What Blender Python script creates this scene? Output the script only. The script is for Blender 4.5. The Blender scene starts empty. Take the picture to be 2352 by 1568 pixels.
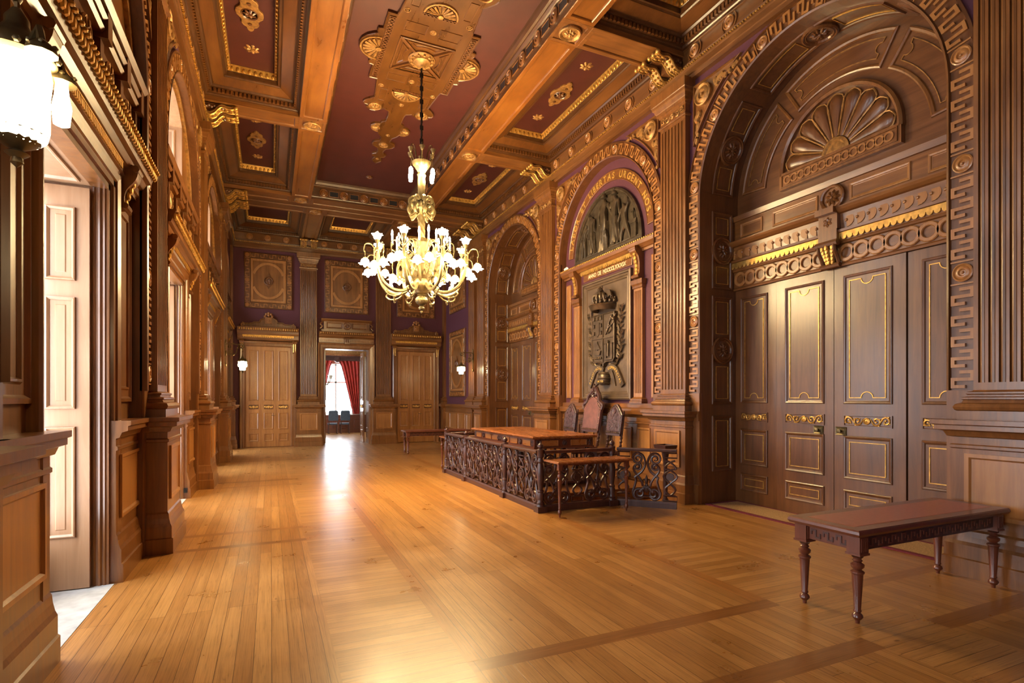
import bpy, bmesh, math, random
from mathutils import Vector, Matrix
PI = math.pi
random.seed(7)
SC = bpy.context.scene
COL = SC.collection

# ------------------------------------------------------------------ materials
def new_mat(name):
    m = bpy.data.materials.new(name); m.use_nodes = True
    nt = m.node_tree; nt.nodes.clear()
    out = nt.nodes.new('ShaderNodeOutputMaterial')
    b = nt.nodes.new('ShaderNodeBsdfPrincipled')
    nt.links.new(b.outputs['BSDF'], out.inputs['Surface'])
    return m, nt, b

def N(nt, t, **kw):
    n = nt.nodes.new(t)
    for k, v in kw.items():
        if k in n.inputs.keys() if hasattr(n.inputs, 'keys') else False:
            n.inputs[k].default_value = v
        else:
            setattr(n, k, v)
    return n

def ramp(nt, fac, stops):
    r = nt.nodes.new('ShaderNodeValToRGB')
    el = r.color_ramp.elements
    el[0].position, el[0].color = stops[0][0], (*stops[0][1], 1)
    el[1].position, el[1].color = stops[-1][0], (*stops[-1][1], 1)
    for p, c in stops[1:-1]:
        e = el.new(p); e.color = (*c, 1)
    nt.links.new(fac, r.inputs['Fac'])
    return r.outputs['Color']

def wood(name, dark, mid, light, axis='z', rough=.35, fine=15., coat=.4, bump=.08, gloss_var=.12):
    m, nt, b = new_mat(name)
    tc = N(nt, 'ShaderNodeTexCoord')
    mp = N(nt, 'ShaderNodeMapping')
    s = {'z': (fine, fine, 1.1), 'y': (fine, 1.1, fine), 'x': (1.1, fine, fine)}[axis]
    mp.inputs['Scale'].default_value = s
    nt.links.new(tc.outputs['Object'], mp.inputs['Vector'])
    n1 = N(nt, 'ShaderNodeTexNoise'); n1.inputs['Scale'].default_value = 1.0
    n1.inputs['Detail'].default_value = 4; n1.inputs['Roughness'].default_value = .65
    n1.inputs['Distortion'].default_value = .6
    nt.links.new(mp.outputs['Vector'], n1.inputs['Vector'])
    n2 = N(nt, 'ShaderNodeTexNoise'); n2.inputs['Scale'].default_value = 1.7; n2.inputs['Detail'].default_value = 2
    nt.links.new(tc.outputs['Object'], n2.inputs['Vector'])
    mx = N(nt, 'ShaderNodeMix'); mx.data_type = 'FLOAT'; mx.inputs[0].default_value = .35
    nt.links.new(n1.outputs['Fac'], mx.inputs[2]); nt.links.new(n2.outputs['Fac'], mx.inputs[3])
    col = ramp(nt, mx.outputs[0], [(.26, dark), (.5, mid), (.76, light)])
    nt.links.new(col, b.inputs['Base Color'])
    mr = N(nt, 'ShaderNodeMapRange'); mr.inputs[3].default_value = rough - gloss_var; mr.inputs[4].default_value = rough + gloss_var
    nt.links.new(n1.outputs['Fac'], mr.inputs[0]); nt.links.new(mr.outputs[0], b.inputs['Roughness'])
    b.inputs['Coat Weight'].default_value = coat; b.inputs['Coat Roughness'].default_value = .22
    if bump:
        bp = N(nt, 'ShaderNodeBump'); bp.inputs['Strength'].default_value = bump; bp.inputs['Distance'].default_value = .01
        nt.links.new(n1.outputs['Fac'], bp.inputs['Height']); nt.links.new(bp.outputs['Normal'], b.inputs['Normal'])
    return m

def plain(name, col, rough=.5, metal=0., var=.25, scale=6., coat=0., bump=0.):
    m, nt, b = new_mat(name)
    tc = N(nt, 'ShaderNodeTexCoord')
    n1 = N(nt, 'ShaderNodeTexNoise'); n1.inputs['Scale'].default_value = scale; n1.inputs['Detail'].default_value = 3
    nt.links.new(tc.outputs['Object'], n1.inputs['Vector'])
    lo = tuple(c * (1 - var) for c in col); hi = tuple(min(1, c * (1 + var)) for c in col)
    nt.links.new(ramp(nt, n1.outputs['Fac'], [(.3, lo), (.7, hi)]), b.inputs['Base Color'])
    b.inputs['Roughness'].default_value = rough; b.inputs['Metallic'].default_value = metal
    b.inputs['Coat Weight'].default_value = coat; b.inputs['Coat Roughness'].default_value = .15
    if bump:
        bp = N(nt, 'ShaderNodeBump'); bp.inputs['Strength'].default_value = bump; bp.inputs['Distance'].default_value = .01
        nt.links.new(n1.outputs['Fac'], bp.inputs['Height']); nt.links.new(bp.outputs['Normal'], b.inputs['Normal'])
    return m

def emit(name, col, strength):
    m, nt, b = new_mat(name)
    b.inputs['Base Color'].default_value = (.8, .75, .65, 1)
    b.inputs['Emission Color'].default_value = (*col, 1); b.inputs['Emission Strength'].default_value = strength
    b.inputs['Roughness'].default_value = .3
    return m

def planks(name, along, dark, mid, light, wdt=.105, ln=4.2, rough=.29):
    """floor boards running along world axis 'x' or 'y'"""
    m, nt, b = new_mat(name)
    tc = N(nt, 'ShaderNodeTexCoord')
    mp = N(nt, 'ShaderNodeMapping')
    if along == 'y':
        mp.inputs['Rotation'].default_value = (0, 0, PI / 2)
    nt.links.new(tc.outputs['Object'], mp.inputs['Vector'])
    br = N(nt, 'ShaderNodeTexBrick')
    br.inputs['Scale'].default_value = 1.0
    br.inputs['Brick Width'].default_value = ln; br.inputs['Row Height'].default_value = wdt
    br.inputs['Mortar Size'].default_value = .0022; br.inputs['Mortar Smooth'].default_value = .3
    br.inputs['Color1'].default_value = (0, 0, 0, 1); br.inputs['Color2'].default_value = (1, 1, 1, 1)
    br.inputs['Mortar'].default_value = (.5, .5, .5, 1); br.offset = .37; br.offset_frequency = 3
    nt.links.new(mp.outputs['Vector'], br.inputs['Vector'])
    # per-board shift of the grain
    sep = N(nt, 'ShaderNodeSeparateXYZ'); nt.links.new(mp.outputs['Vector'], sep.inputs[0])
    fl = N(nt, 'ShaderNodeMath', operation='DIVIDE'); fl.inputs[1].default_value = wdt
    nt.links.new(sep.outputs['Y'], fl.inputs[0])
    f2 = N(nt, 'ShaderNodeMath', operation='FLOOR'); nt.links.new(fl.outputs[0], f2.inputs[0])
    f3 = N(nt, 'ShaderNodeMath', operation='MULTIPLY'); f3.inputs[1].default_value = 3.71
    nt.links.new(f2.outputs[0], f3.inputs[0])
    cmb = N(nt, 'ShaderNodeCombineXYZ')
    m1 = N(nt, 'ShaderNodeMath', operation='MULTIPLY'); m1.inputs[1].default_value = .42; nt.links.new(sep.outputs['X'], m1.inputs[0])
    m2 = N(nt, 'ShaderNodeMath', operation='MULTIPLY'); m2.inputs[1].default_value = 24.; nt.links.new(sep.outputs['Y'], m2.inputs[0])
    nt.links.new(m1.outputs[0], cmb.inputs[0]); nt.links.new(m2.outputs[0], cmb.inputs[1]); nt.links.new(f3.outputs[0], cmb.inputs[2])
    n1 = N(nt, 'ShaderNodeTexNoise'); n1.inputs['Scale'].default_value = 1.; n1.inputs['Detail'].default_value = 3; n1.inputs['Distortion'].default_value = .7
    nt.links.new(cmb.outputs[0], n1.inputs['Vector'])
    w = N(nt, 'ShaderNodeMath', operation='MULTIPLY'); w.inputs[1].default_value = 15.
    nt.links.new(n1.outputs['Fac'], w.inputs[0])
    w2 = N(nt, 'ShaderNodeMath', operation='FRACT'); nt.links.new(w.outputs[0], w2.inputs[0])
    base = ramp(nt, br.outputs['Color'], [(0., dark), (.5, mid), (1., light)])
    g = ramp(nt, w2.outputs[0], [(0., (.42, .36, .3)), (.12, (.85, .82, .78)), (.3, (1, 1, 1)), (.8, (1., 1., 1.)), (1., (.75, .7, .65))])
    mul = N(nt, 'ShaderNodeMix'); mul.data_type = 'RGBA'; mul.blend_type = 'MULTIPLY'; mul.inputs[0].default_value = .62
    nt.links.new(base, mul.inputs[6]); nt.links.new(g, mul.inputs[7])
    # knots
    vo = N(nt, 'ShaderNodeTexVoronoi'); vo.inputs['Scale'].default_value = 1.
    mpk = N(nt, 'ShaderNodeMapping'); mpk.inputs['Scale'].default_value = (1.7, 4.0, 1)
    nt.links.new(mp.outputs['Vector'], mpk.inputs['Vector']); nt.links.new(mpk.outputs[0], vo.inputs['Vector'])
    kn = ramp(nt, vo.outputs['Distance'], [(0., (.2, .12, .08)), (.03, (.4, .28, .2)), (.06, (1, 1, 1))])
    mk = N(nt, 'ShaderNodeMix'); mk.data_type = 'RGBA'; mk.blend_type = 'MULTIPLY'; mk.inputs[0].default_value = .8
    nt.links.new(mul.outputs[2], mk.inputs[6]); nt.links.new(kn, mk.inputs[7])
    seam = ramp(nt, br.outputs['Fac'], [(0., (1, 1, 1)), (1., (.28, .2, .15))])
    ms = N(nt, 'ShaderNodeMix'); ms.data_type = 'RGBA'; ms.blend_type = 'MULTIPLY'; ms.inputs[0].default_value = 1.
    nt.links.new(mk.outputs[2], ms.inputs[6]); nt.links.new(seam, ms.inputs[7])
    # fine streaks along the board and worn, paler patches
    cm2 = N(nt, 'ShaderNodeCombineXYZ')
    a1 = N(nt, 'ShaderNodeMath', operation='MULTIPLY'); a1.inputs[1].default_value = 1.6; nt.links.new(sep.outputs['X'], a1.inputs[0])
    a2 = N(nt, 'ShaderNodeMath', operation='MULTIPLY'); a2.inputs[1].default_value = 70.; nt.links.new(sep.outputs['Y'], a2.inputs[0])
    nt.links.new(a1.outputs[0], cm2.inputs[0]); nt.links.new(a2.outputs[0], cm2.inputs[1]); nt.links.new(f3.outputs[0], cm2.inputs[2])
    n4 = N(nt, 'ShaderNodeTexNoise'); n4.inputs['Scale'].default_value = 1.; n4.inputs['Detail'].default_value = 3; n4.inputs['Roughness'].default_value = .7
    nt.links.new(cm2.outputs[0], n4.inputs['Vector'])
    st = ramp(nt, n4.outputs['Fac'], [(.3, (.66, .58, .48)), (.48, (.95, .93, .9)), (.7, (1.12, 1.1, 1.06))])
    m4 = N(nt, 'ShaderNodeMix'); m4.data_type = 'RGBA'; m4.blend_type = 'MULTIPLY'; m4.inputs[0].default_value = .8
    nt.links.new(ms.outputs[2], m4.inputs[6]); nt.links.new(st, m4.inputs[7])
    n5 = N(nt, 'ShaderNodeTexNoise'); n5.inputs['Scale'].default_value = 1.9; n5.inputs['Detail'].default_value = 5; n5.inputs['Roughness'].default_value = .65
    nt.links.new(tc.outputs['Object'], n5.inputs['Vector'])
    wr_ = ramp(nt, n5.outputs['Fac'], [(.3, (.80, .76, .70)), (.5, (1, 1, 1)), (.7, (1.16, 1.2, 1.3))])
    m5 = N(nt, 'ShaderNodeMix'); m5.data_type = 'RGBA'; m5.blend_type = 'MULTIPLY'; m5.inputs[0].default_value = .75
    nt.links.new(m4.outputs[2], m5.inputs[6]); nt.links.new(wr_, m5.inputs[7])
    nt.links.new(m5.outputs[2], b.inputs['Base Color'])
    mr = N(nt, 'ShaderNodeMapRange'); mr.inputs[1].default_value = 0.; mr.inputs[2].default_value = 1.
    mr.inputs[3].default_value = rough - .1; mr.inputs[4].default_value = rough + .14
    nt.links.new(n5.outputs['Fac'], mr.inputs[0]); nt.links.new(mr.outputs[0], b.inputs['Roughness'])
    bp = N(nt, 'ShaderNodeBump'); bp.inputs['Strength'].default_value = .12; bp.inputs['Distance'].default_value = .004; bp.invert = True
    nt.links.new(br.outputs['Fac'], bp.inputs['Height']); nt.links.new(bp.outputs['Normal'], b.inputs['Normal'])
    return m

OD, OM, OL = (.078, .025, .0055), (.18, .065, .0145), (.295, .120, .030)
M = {}
M['oak'] = wood('oak', OD, OM, OL, 'z')
M['oak_y'] = wood('oak grain along the wall', OD, OM, OL, 'y')
M['oak_x'] = wood('oak grain across', OD, OM, OL, 'x')
M['oak_dark'] = wood('dark oak', (.058, .019, .005), (.128, .045, .012), (.195, .076, .021), 'z')
M['oak_dark_y'] = wood('dark oak along', (.058, .019, .005), (.128, .045, .012), (.195, .076, .021), 'y')
M['coffer'] = wood('dark coffer oak', (.030, .010, .003), (.068, .024, .006), (.11, .042, .011), 'y', fine=10)
M['coffer_mid'] = wood('brown coffer oak', (.065, .021, .005), (.125, .043, .009), (.19, .072, .016), 'y', rough=.32, fine=8)
M['entab'] = wood('frieze oak', (.07, .024, .006), (.145, .053, .013), (.22, .088, .024), 'y', fine=12)
M['entab_x'] = wood('frieze oak across', (.07, .024, .006), (.145, .053, .013), (.22, .088, .024), 'x', fine=12)
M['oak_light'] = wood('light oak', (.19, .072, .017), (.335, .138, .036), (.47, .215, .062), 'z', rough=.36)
M['oak_pale'] = wood('pale oak shutter', (.23, .118, .056), (.32, .172, .086), (.40, .235, .128), 'z', rough=.42)
M['beam'] = wood('beam veneer', (.105, .031, .0045), (.20, .066, .0095), (.29, .108, .017), 'y', rough=.32, fine=6)
M['gilt'] = plain('gilding', (.60, .33, .075), .38, .65, .3, 18)
M['gilt_dull'] = plain('dull gilding', (.34, .165, .045), .45, .4, .4, 20)
M['purple'] = plain('purple wall cloth', (.088, .020, .034), .72, 0, .12, 40, bump=.05)
M['ceil_red'] = plain('oxblood ceiling', (.060, .0090, .0048), .6, 0, .12, 3)
M['bronze'] = plain('dark bronze', (.12, .088, .054), .33, .65, .35, 9, bump=.1)
M['bronze_mid'] = plain('brown bronze', (.115, .074, .042), .38, .5, .35, 9, bump=.1)
M['bronze_plate'] = plain('bronze plate', (.15, .094, .054), .42, .35, .25, 3)
M['mahogany'] = wood('mahogany', (.028, .009, .007), (.058, .018, .013), (.095, .031, .022), 'z', rough=.4, coat=.25, bump=.02)
M['mahogany_top'] = wood('polished mahogany top', (.16, .045, .013), (.26, .080, .022), (.34, .12, .036), 'y', rough=.28, coat=.35, bump=.02, fine=18)
M['mahogany_red'] = wood('red mahogany', (.085, .021, .010), (.135, .035, .016), (.185, .052, .024), 'z', rough=.33, coat=.3, bump=.03)
M['burl'] = wood('burr veneer', (.22, .07, .014), (.36, .13, .03), (.5, .2, .05), 'y', rough=.3, fine=8)
M['leather_red'] = plain('red leather inset', (.31, .080, .050), .34, 0, .12, 30, coat=.1)
M['leather'] = plain('embossed leather', (.075, .034, .034), .34, 0, .55, 26, bump=.5)
M['leather_smooth'] = plain('worn leather', (.16, .062, .052), .36, 0, .25, 9)
M['brass'] = plain('brass', (.145, .107, .048), .42, .7, .4, 12)
M['brass_dark'] = plain('tarnished brass', (.16, .11, .05), .4, .85, .45, 14)
M['iron'] = plain('black iron', (.02, .018, .016), .45, .6, .3, 10)
M['lamp'] = emit('lit lamp glass', (1., .74, .37), 66.)
M['lamp_small'] = emit('lit small bulb', (1., .76, .40), 20.)
M['lamp_core'] = emit('lit lantern glass', (1., .80, .46), 10.)
M['floor_y'] = planks('pine boards lengthwise', 'y', (.34, .150, .037), (.40, .186, .049), (.46, .226, .064))
M['floor_x'] = planks('pine boards crosswise', 'x', (.35, .157, .039), (.405, .192, .052), (.465, .232, .068), wdt=.095, ln=60.)
M['floor_strip'] = planks('darker floor strip', 'x', (.23, .088, .020), (.27, .106, .025), (.31, .125, .031), wdt=.4, ln=3.4)
M['floor_strip_y'] = planks('darker floor strip lengthwise', 'y', (.30, .115, .024), (.36, .145, .032), (.42, .175, .042), wdt=.2, ln=3.8)
M['stone'] = plain('grey stone sill', (.46, .46, .44), .6, 0, .2, 9)
M['paint_white'] = plain('white window paint', (.75, .75, .72), .45, 0, .05, 5)
M['rug'] = plain('coir mat', (.42, .25, .10), .95, 0, .3, 60, bump=.4)
M['rug_red'] = plain('dark red binding', (.14, .012, .02), .85, 0, .2, 60)
M['curtain'] = plain('red curtain', (.42, .035, .022), .7, 0, .25, 5)
M['blue_leather'] = plain('blue leather', (.03, .05, .075), .45, 0, .2, 12)
M['plaster'] = plain('far room plaster', (.5, .45, .36), .7, 0, .2, 18, bump=.3)
M['black'] = plain('black inlay', (.012, .012, .016), .3, 0, .3, 10)
M['socket'] = plain('black plastic', (.01, .01, .01), .4, 0, .1, 5)
M['paper'] = plain('white paper', (.85, .83, .78), .8, 0, .05, 20)
M['letter'] = plain('gold lettering', (.70, .42, .10), .35, .55, .15, 14)
M['shell'] = plain('outer masonry', (.3, .28, .25), .9, 0, .1, 3)

def glass_mat():
    m = bpy.data.materials.new('window glass'); m.use_nodes = True
    nt = m.node_tree; nt.nodes.clear()
    out = nt.nodes.new('ShaderNodeOutputMaterial')
    t = nt.nodes.new('ShaderNodeBsdfTransparent'); g = nt.nodes.new('ShaderNodeBsdfGlossy')
    g.inputs['Roughness'].default_value = .02
    mx = nt.nodes.new('ShaderNodeMixShader'); mx.inputs[0].default_value = .06
    nt.links.new(t.outputs[0], mx.inputs[1]); nt.links.new(g.outputs[0], mx.inputs[2])
    nt.links.new(mx.outputs[0], out.inputs['Surface'])
    return m
M['glass'] = glass_mat()

# ------------------------------------------------------------------ mesh builder
def IDT(s, t, n): return (s, t, n)

class MB:
    def __init__(self, T=IDT):
        self.v = []; self.f = []; self.mi = []; self.T = T; self.cur = 0
    def add(self, pts, faces, T=None):
        T = T or self.T
        b = len(self.v)
        self.v += [T(*p) for p in pts]
        for f in faces:
            self.f.append([i + b for i in f]); self.mi.append(self.cur)
        return self
    def box(self, s0, s1, t0, t1, n0, n1, T=None):
        return self.add([(s0, t0, n0), (s1, t0, n0), (s1, t1, n0), (s0, t1, n0), (s0, t0, n1), (s1, t0, n1), (s1, t1, n1), (s0, t1, n1)],
                        [(0, 1, 2, 3), (4, 5, 6, 7), (0, 1, 5, 4), (1, 2, 6, 5), (2, 3, 7, 6), (3, 0, 4, 7)], T)
    def quad(self, a, b, c, d, T=None):
        return self.add([a, b, c, d], [(0, 1, 2, 3)], T)
    def rings(self, outline, prof, closed=True, cap=False, cap0=False, T=None, ends=False):
        """offset copies of a 2-D outline (positive offset = to the left of travel) at heights n"""
        n = len(outline); P = [Vector(p) for p in outline]; mit = []
        for i in range(n):
            d0 = (P[i] - P[i - 1]) if (closed or i > 0) else None
            d1 = (P[(i + 1) % n] - P[i]) if (closed or i < n - 1) else None
            if d0 is None or d0.length < 1e-9: d0 = d1
            if d1 is None or d1.length < 1e-9: d1 = d0
            a = Vector((-d0.y, d0.x)).normalized(); c = Vector((-d1.y, d1.x)).normalized()
            m = a + c
            if m.length < 1e-6: m = a
            m.normalize(); k = max(.35, m.dot(a)); mit.append(m / k)
        pts = []; fs = []
        for off, h in prof:
            for i in range(n):
                q = P[i] + mit[i] * off
                pts.append((q.x, q.y, h))
        for k in range(len(prof) - 1):
            for i in range(n if closed else n - 1):
                j = (i + 1) % n
                fs.append((k * n + i, k * n + j, (k + 1) * n + j, (k + 1) * n + i))
        L = len(prof) - 1
        if cap: fs.append(tuple(range(L * n, L * n + n)))
        if cap0: fs.append(tuple(range(n)))
        if ends and not closed:
            fs.append(tuple(k * n for k in range(len(prof)))); fs.append(tuple(k * n + n - 1 for k in range(len(prof))))
        return self.add(pts, fs, T)
    def rect(self, s0, s1, t0, t1, prof, cap=True, cap0=False, T=None):
        return self.rings([(s0, t0), (s1, t0), (s1, t1), (s0, t1)], prof, True, cap, cap0, T)
    def stack(self, c, hw, d, prof, n0=.002, T=None, l=None, r=None):
        """rect rings in plan for wall frame (s, z, n): prof [(out, z)]"""
        T = T or self.T
        l = hw if l is None else l; r = hw if r is None else r
        pts = []; fs = []
        for o, z in prof:
            pts += [(c - l - o, z, n0), (c + r + o, z, n0), (c + r + o, z, d + o), (c - l - o, z, d + o)]
        for k in range(len(prof) - 1):
            for i in range(4):
                j = (i + 1) % 4
                fs.append((k * 4 + i, k * 4 + j, k * 4 + 4 + j, k * 4 + 4 + i))
        e = (len(prof) - 1) * 4
        fs += [(0, 1, 2, 3), (e, e + 1, e + 2, e + 3)]
        return self.add(pts, fs, T)
    def extr(self, poly, s0, s1, T=None):
        """closed profile [(t, n)] swept along s"""
        k = len(poly)
        pts = [(s0, t, n) for t, n in poly] + [(s1, t, n) for t, n in poly]
        fs = [(i, (i + 1) % k, k + (i + 1) % k, k + i) for i in range(k)] + [tuple(range(k)), tuple(range(k, 2 * k))]
        return self.add(pts, fs, T)
    def prism(self, poly, n0, n1, T=None):
        k = len(poly)
        pts = [(a, b, n0) for a, b in poly] + [(a, b, n1) for a, b in poly]
        fs = [(i, (i + 1) % k, k + (i + 1) % k, k + i) for i in range(k)] + [tuple(range(k)), tuple(range(k, 2 * k))]
        return self.add(pts, fs, T)
    def lathe(self, prof, c=(0, 0, 0), seg=12, axis='n', T=None, a0=0, a1=2 * PI, lobes=0, lobe_amp=0.):
        """prof [(r, h)] about an axis of the local frame: 's', 't' or 'n'"""
        full = abs(a1 - a0 - 2 * PI) < 1e-6
        m = seg if full else seg + 1
        pts = []; fs = []
        for r, h in prof:
            for i in range(m):
                a = a0 + (a1 - a0) * i / seg
                rr = r * (1 + lobe_amp * math.cos(lobes * a)) if lobes else r
                x, y = rr * math.cos(a), rr * math.sin(a)
                if axis == 'n': p = (c[0] + x, c[1] + y, c[2] + h)
                elif axis == 't': p = (c[0] + x, c[1] + h, c[2] + y)
                else: p = (c[0] + h, c[1] + x, c[2] + y)
                pts.append(p)
        for k in range(len(prof) - 1):
            for i in range(m if full else m - 1):
                j = (i + 1) % m
                fs.append((k * m + i, k * m + j, (k + 1) * m + j, (k + 1) * m + i))
        ring = abs(prof[0][1] - prof[-1][1]) < 1e-6 and prof[-1][0] > 1e-5
        if prof[0][0] > 1e-5 and full and not ring: fs.append(tuple(range(m)))
        if prof[-1][0] > 1e-5 and full and not ring: fs.append(tuple(range((len(prof) - 1) * m, len(prof) * m)))
        return self.add(pts, fs, T)
    def tube(self, path, r, seg=6, T=None, flat=1., closed=False, up=None):
        """round tube; r number or list; flat scales the second axis"""
        P = [Vector(p) for p in path]; n = len(P)
        R = r if isinstance(r, (list, tuple)) else [r] * n
        pts = []; fs = []; last = None
        for i in range(n):
            t = (P[min(i + 1, n - 1)] - P[max(i - 1, 0)])
            if closed: t = P[(i + 1) % n] - P[i - 1]
            if t.length < 1e-9: t = Vector((0, 0, 1))
            t.normalize()
            if up is not None:
                a = Vector(up).cross(t)
                if a.length < 1e-6: a = last or t.orthogonal()
            elif last is None: a = t.orthogonal()
            else:
                a = last - t * last.dot(t)
                if a.length < 1e-6: a = t.orthogonal()
            a.normalize(); last = a; b = t.cross(a)
            for k in range(seg):
                w = 2 * PI * k / seg
                q = P[i] + a * (math.cos(w) * R[i]) + b * (math.sin(w) * R[i] * flat)
                pts.append(tuple(q))
        for i in range(n if closed else n - 1):
            j2 = (i + 1) % n
            for k in range(seg):
                j = (k + 1) % seg
                fs.append((i * seg + k, i * seg + j, j2 * seg + j, j2 * seg + k))
        if not closed:
            fs += [tuple(range(seg)), tuple(range((n - 1) * seg, n * seg))]
        return self.add(pts, fs, T)
    def ball(self, c, r, seg=8, rg=5, T=None, sc=(1, 1, 1)):
        pts = [(c[0], c[1], c[2] - r * sc[2])]; fs = []
        for i in range(1, rg):
            ph = -PI / 2 + PI * i / rg
            for k in range(seg):
                a = 2 * PI * k / seg
                pts.append((c[0] + r * sc[0] * math.cos(ph) * math.cos(a), c[1] + r * sc[1] * math.cos(ph) * math.sin(a), c[2] + r * sc[2] * math.sin(ph)))
        pts.append((c[0], c[1], c[2] + r * sc[2])); e = len(pts) - 1
        for k in range(seg):
            j = (k + 1) % seg
            fs.append((0, 1 + j, 1 + k)); fs.append((e, 1 + (rg - 2) * seg + k, 1 + (rg - 2) * seg + j))
            for i in range(rg - 2):
                fs.append((1 + i * seg + k, 1 + i * seg + j, 1 + (i + 1) * seg + j, 1 + (i + 1) * seg + k))
        return self.add(pts, fs, T)
    def rosette(self, s, t, n, r, petals=8, T=None, dish=True):
        """moulded disc with a petalled flower in it"""
        if dish:
            self.lathe([(r, 0), (r, .25 * r), (.9 * r, .32 * r), (.78 * r, .25 * r), (.74 * r, .1 * r), (0, .1 * r)], (s, t, n), 20, T=T)
            q = .66 * r; b = .1 * r
        else:
            q = r; b = 0
        pts = []; fs = []; m = petals * 4
        for i in range(m):
            a = 2 * PI * i / m
            k = abs(math.sin(petals * a / 2))
            pts.append((s + q * (.55 + .45 * k) * math.cos(a), t + q * (.55 + .45 * k) * math.sin(a), n + b))
        for i in range(m):
            a = 2 * PI * i / m
            k = abs(math.sin(petals * a / 2))
            pts.append((s + q * .55 * math.cos(a), t + q * .55 * math.sin(a), n + b + r * (.10 + .16 * k)))
        pts.append((s, t, n + b + .12 * r))
        for i in range(m):
            j = (i + 1) % m
            fs += [(i, j, m + j, m + i), (m + i, m + j, 2 * m)]
        self.add(pts, fs, T)
        self.ball((s, t, n + b + .16 * r), .2 * q, 8, 4, T)
        return self
    def build(self, name, mats, parent=None, smooth=False, kind=None, recalc=True):
        me = bpy.data.meshes.new(name)
        off = Vector((0, 0, 0)); p = parent
        while p is not None:
            off += p.location; p = p.parent
        me.from_pydata([tuple(Vector(q) - off) for q in self.v], [], self.f)
        if not isinstance(mats, (list, tuple)): mats = [mats]
        for m in mats: me.materials.append(m)
        if len(mats) > 1: me.polygons.foreach_set('material_index', self.mi)
        if recalc:
            bm = bmesh.new(); bm.from_mesh(me)
            bmesh.ops.recalc_face_normals(bm, faces=bm.faces)
            bm.to_mesh(me); bm.free()
        if smooth:
            for pl in me.polygons: pl.use_smooth = True
            try: me.set_sharp_from_angle(angle=math.radians(40))
            except Exception: pass
        me.update()
        o = bpy.data.objects.new(name, me); COL.objects.link(o)
        o.parent = parent
        if kind: o['kind'] = kind
        return o

def thing(name, loc, label, cat, group=None, kind=None, rz=0):
    o = bpy.data.objects.new(name, None); COL.objects.link(o)
    o.location = loc; o.rotation_euler = (0, 0, rz); o.empty_display_size = .1
    return tag(o, label, cat, group, kind)
def tag(o, label=None, cat=None, group=None, kind=None):
    if label: o['label'] = label
    if cat: o['category'] = cat
    if group: o['group'] = group
    if kind: o['kind'] = kind
    return o
def copy_tree(o, parent=None):
    c = o.copy(); COL.objects.link(c); c.parent = parent
    for ch in list(o.children): copy_tree(ch, c)
    return c

def arc(cx, cy, r, a0, a1, n):
    return [(cx + r * math.cos(a0 + (a1 - a0) * i / n), cy + r * math.sin(a0 + (a1 - a0) * i / n)) for i in range(n + 1)]
def spiral(cx, cy, r0, r1, a0, turns, n=20):
    return [(cx + (r0 + (r1 - r0) * i / n) * math.cos(a0 + 2 * PI * turns * i / n), cy + (r0 + (r1 - r0) * i / n) * math.sin(a0 + 2 * PI * turns * i / n)) for i in range(n + 1)]
def smooth_path(pts, n=6):
    """Catmull-Rom through points of any dimension"""
    P = [Vector(p) for p in pts]; out = []
    for i in range(len(P) - 1):
        p0 = P[max(i - 1, 0)]; p1 = P[i]; p2 = P[i + 1]; p3 = P[min(i + 2, len(P) - 1)]
        for k in range(n):
            t = k / n
            out.append(tuple(.5 * ((2 * p1) + (p2 - p0) * t + (2 * p0 - 5 * p1 + 4 * p2 - p3) * t * t + (3 * p1 - p0 - 3 * p2 + p3) * t ** 3)))
    out.append(tuple(P[-1]))
    return out
# ------------------------------------------------------------------ the room's measures (metres; x right, y away from the camera, z up)
XR, XL, YB, YF = 6.14, -1.22, 20.2, -2.3
XC = 2.42
RP = [2.57, 7.04, 11.53, 16.0]          # pilasters of the right wall
LP = [2.40, 7.20, 11.70, 16.17]         # pilasters of the left wall
RC = [4.80, 9.28, 13.77]                # arches of the right wall
LC = [5.06, 9.52, 14.02]                # arches of the left wall
ZS = 4.75                               # springing of the arches
RI = 1.68                               # inner radius, right arches
LI = 1.62
BW = .27
ZT = 6.74                               # underside of the entablature
ZB = 7.15                               # underside of the ceiling beams
ZC = 7.62                               # the red ceiling
ND = .75                                # depth of the right niches
LN = .11                                # depth of the left arch recesses
LT = .74                                # depth of the left reveals

def TR(s, t, n): return (XR - n, s, t)
def TL(s, t, n): return (XL + n, s, t)
def TB(s, t, n): return (s, YB - n, t)
def TP(s, t, n): return (s, t, n)        # plan
def TCL(s, t, n): return (s, t, ZC - n)  # hanging from the ceiling

# ------------------------------------------------------------------ ornament
def ribbon(mb, pts, w, n0, h, T, maxlen=None):
    if maxlen:
        q = [pts[0]]
        for a, b in zip(pts, pts[1:]):
            L = math.hypot(b[0] - a[0], b[1] - a[1]); k = max(1, int(math.ceil(L / maxlen)))
            q += [(a[0] + (b[0] - a[0]) * i / k, a[1] + (b[1] - a[1]) * i / k) for i in range(1, k + 1)]
        pts = q
    mb.rings(pts, [(-w / 2, n0), (-w / 2, n0 + h), (w / 2, n0 + h), (w / 2, n0)], False, T=T, ends=True)

KEY = [(.13, .62), (.13, .06), (.48, .06), (.48, .94), (.83, .94), (.83, .36)]
def fret(mb, a0, a1, b0, b1, n0, h, T, unit=.34, maxlen=None, wf=.17):
    L = a1 - a0
    k = max(1, round(L / unit)); u = L / k
    for i in range(k):
        pts = [(a0 + (i + p) * u, b0 + (b1 - b0) * q) for p, q in KEY]
        ribbon(mb, pts, (b1 - b0) * wf, n0, h, T, maxlen)

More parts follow.
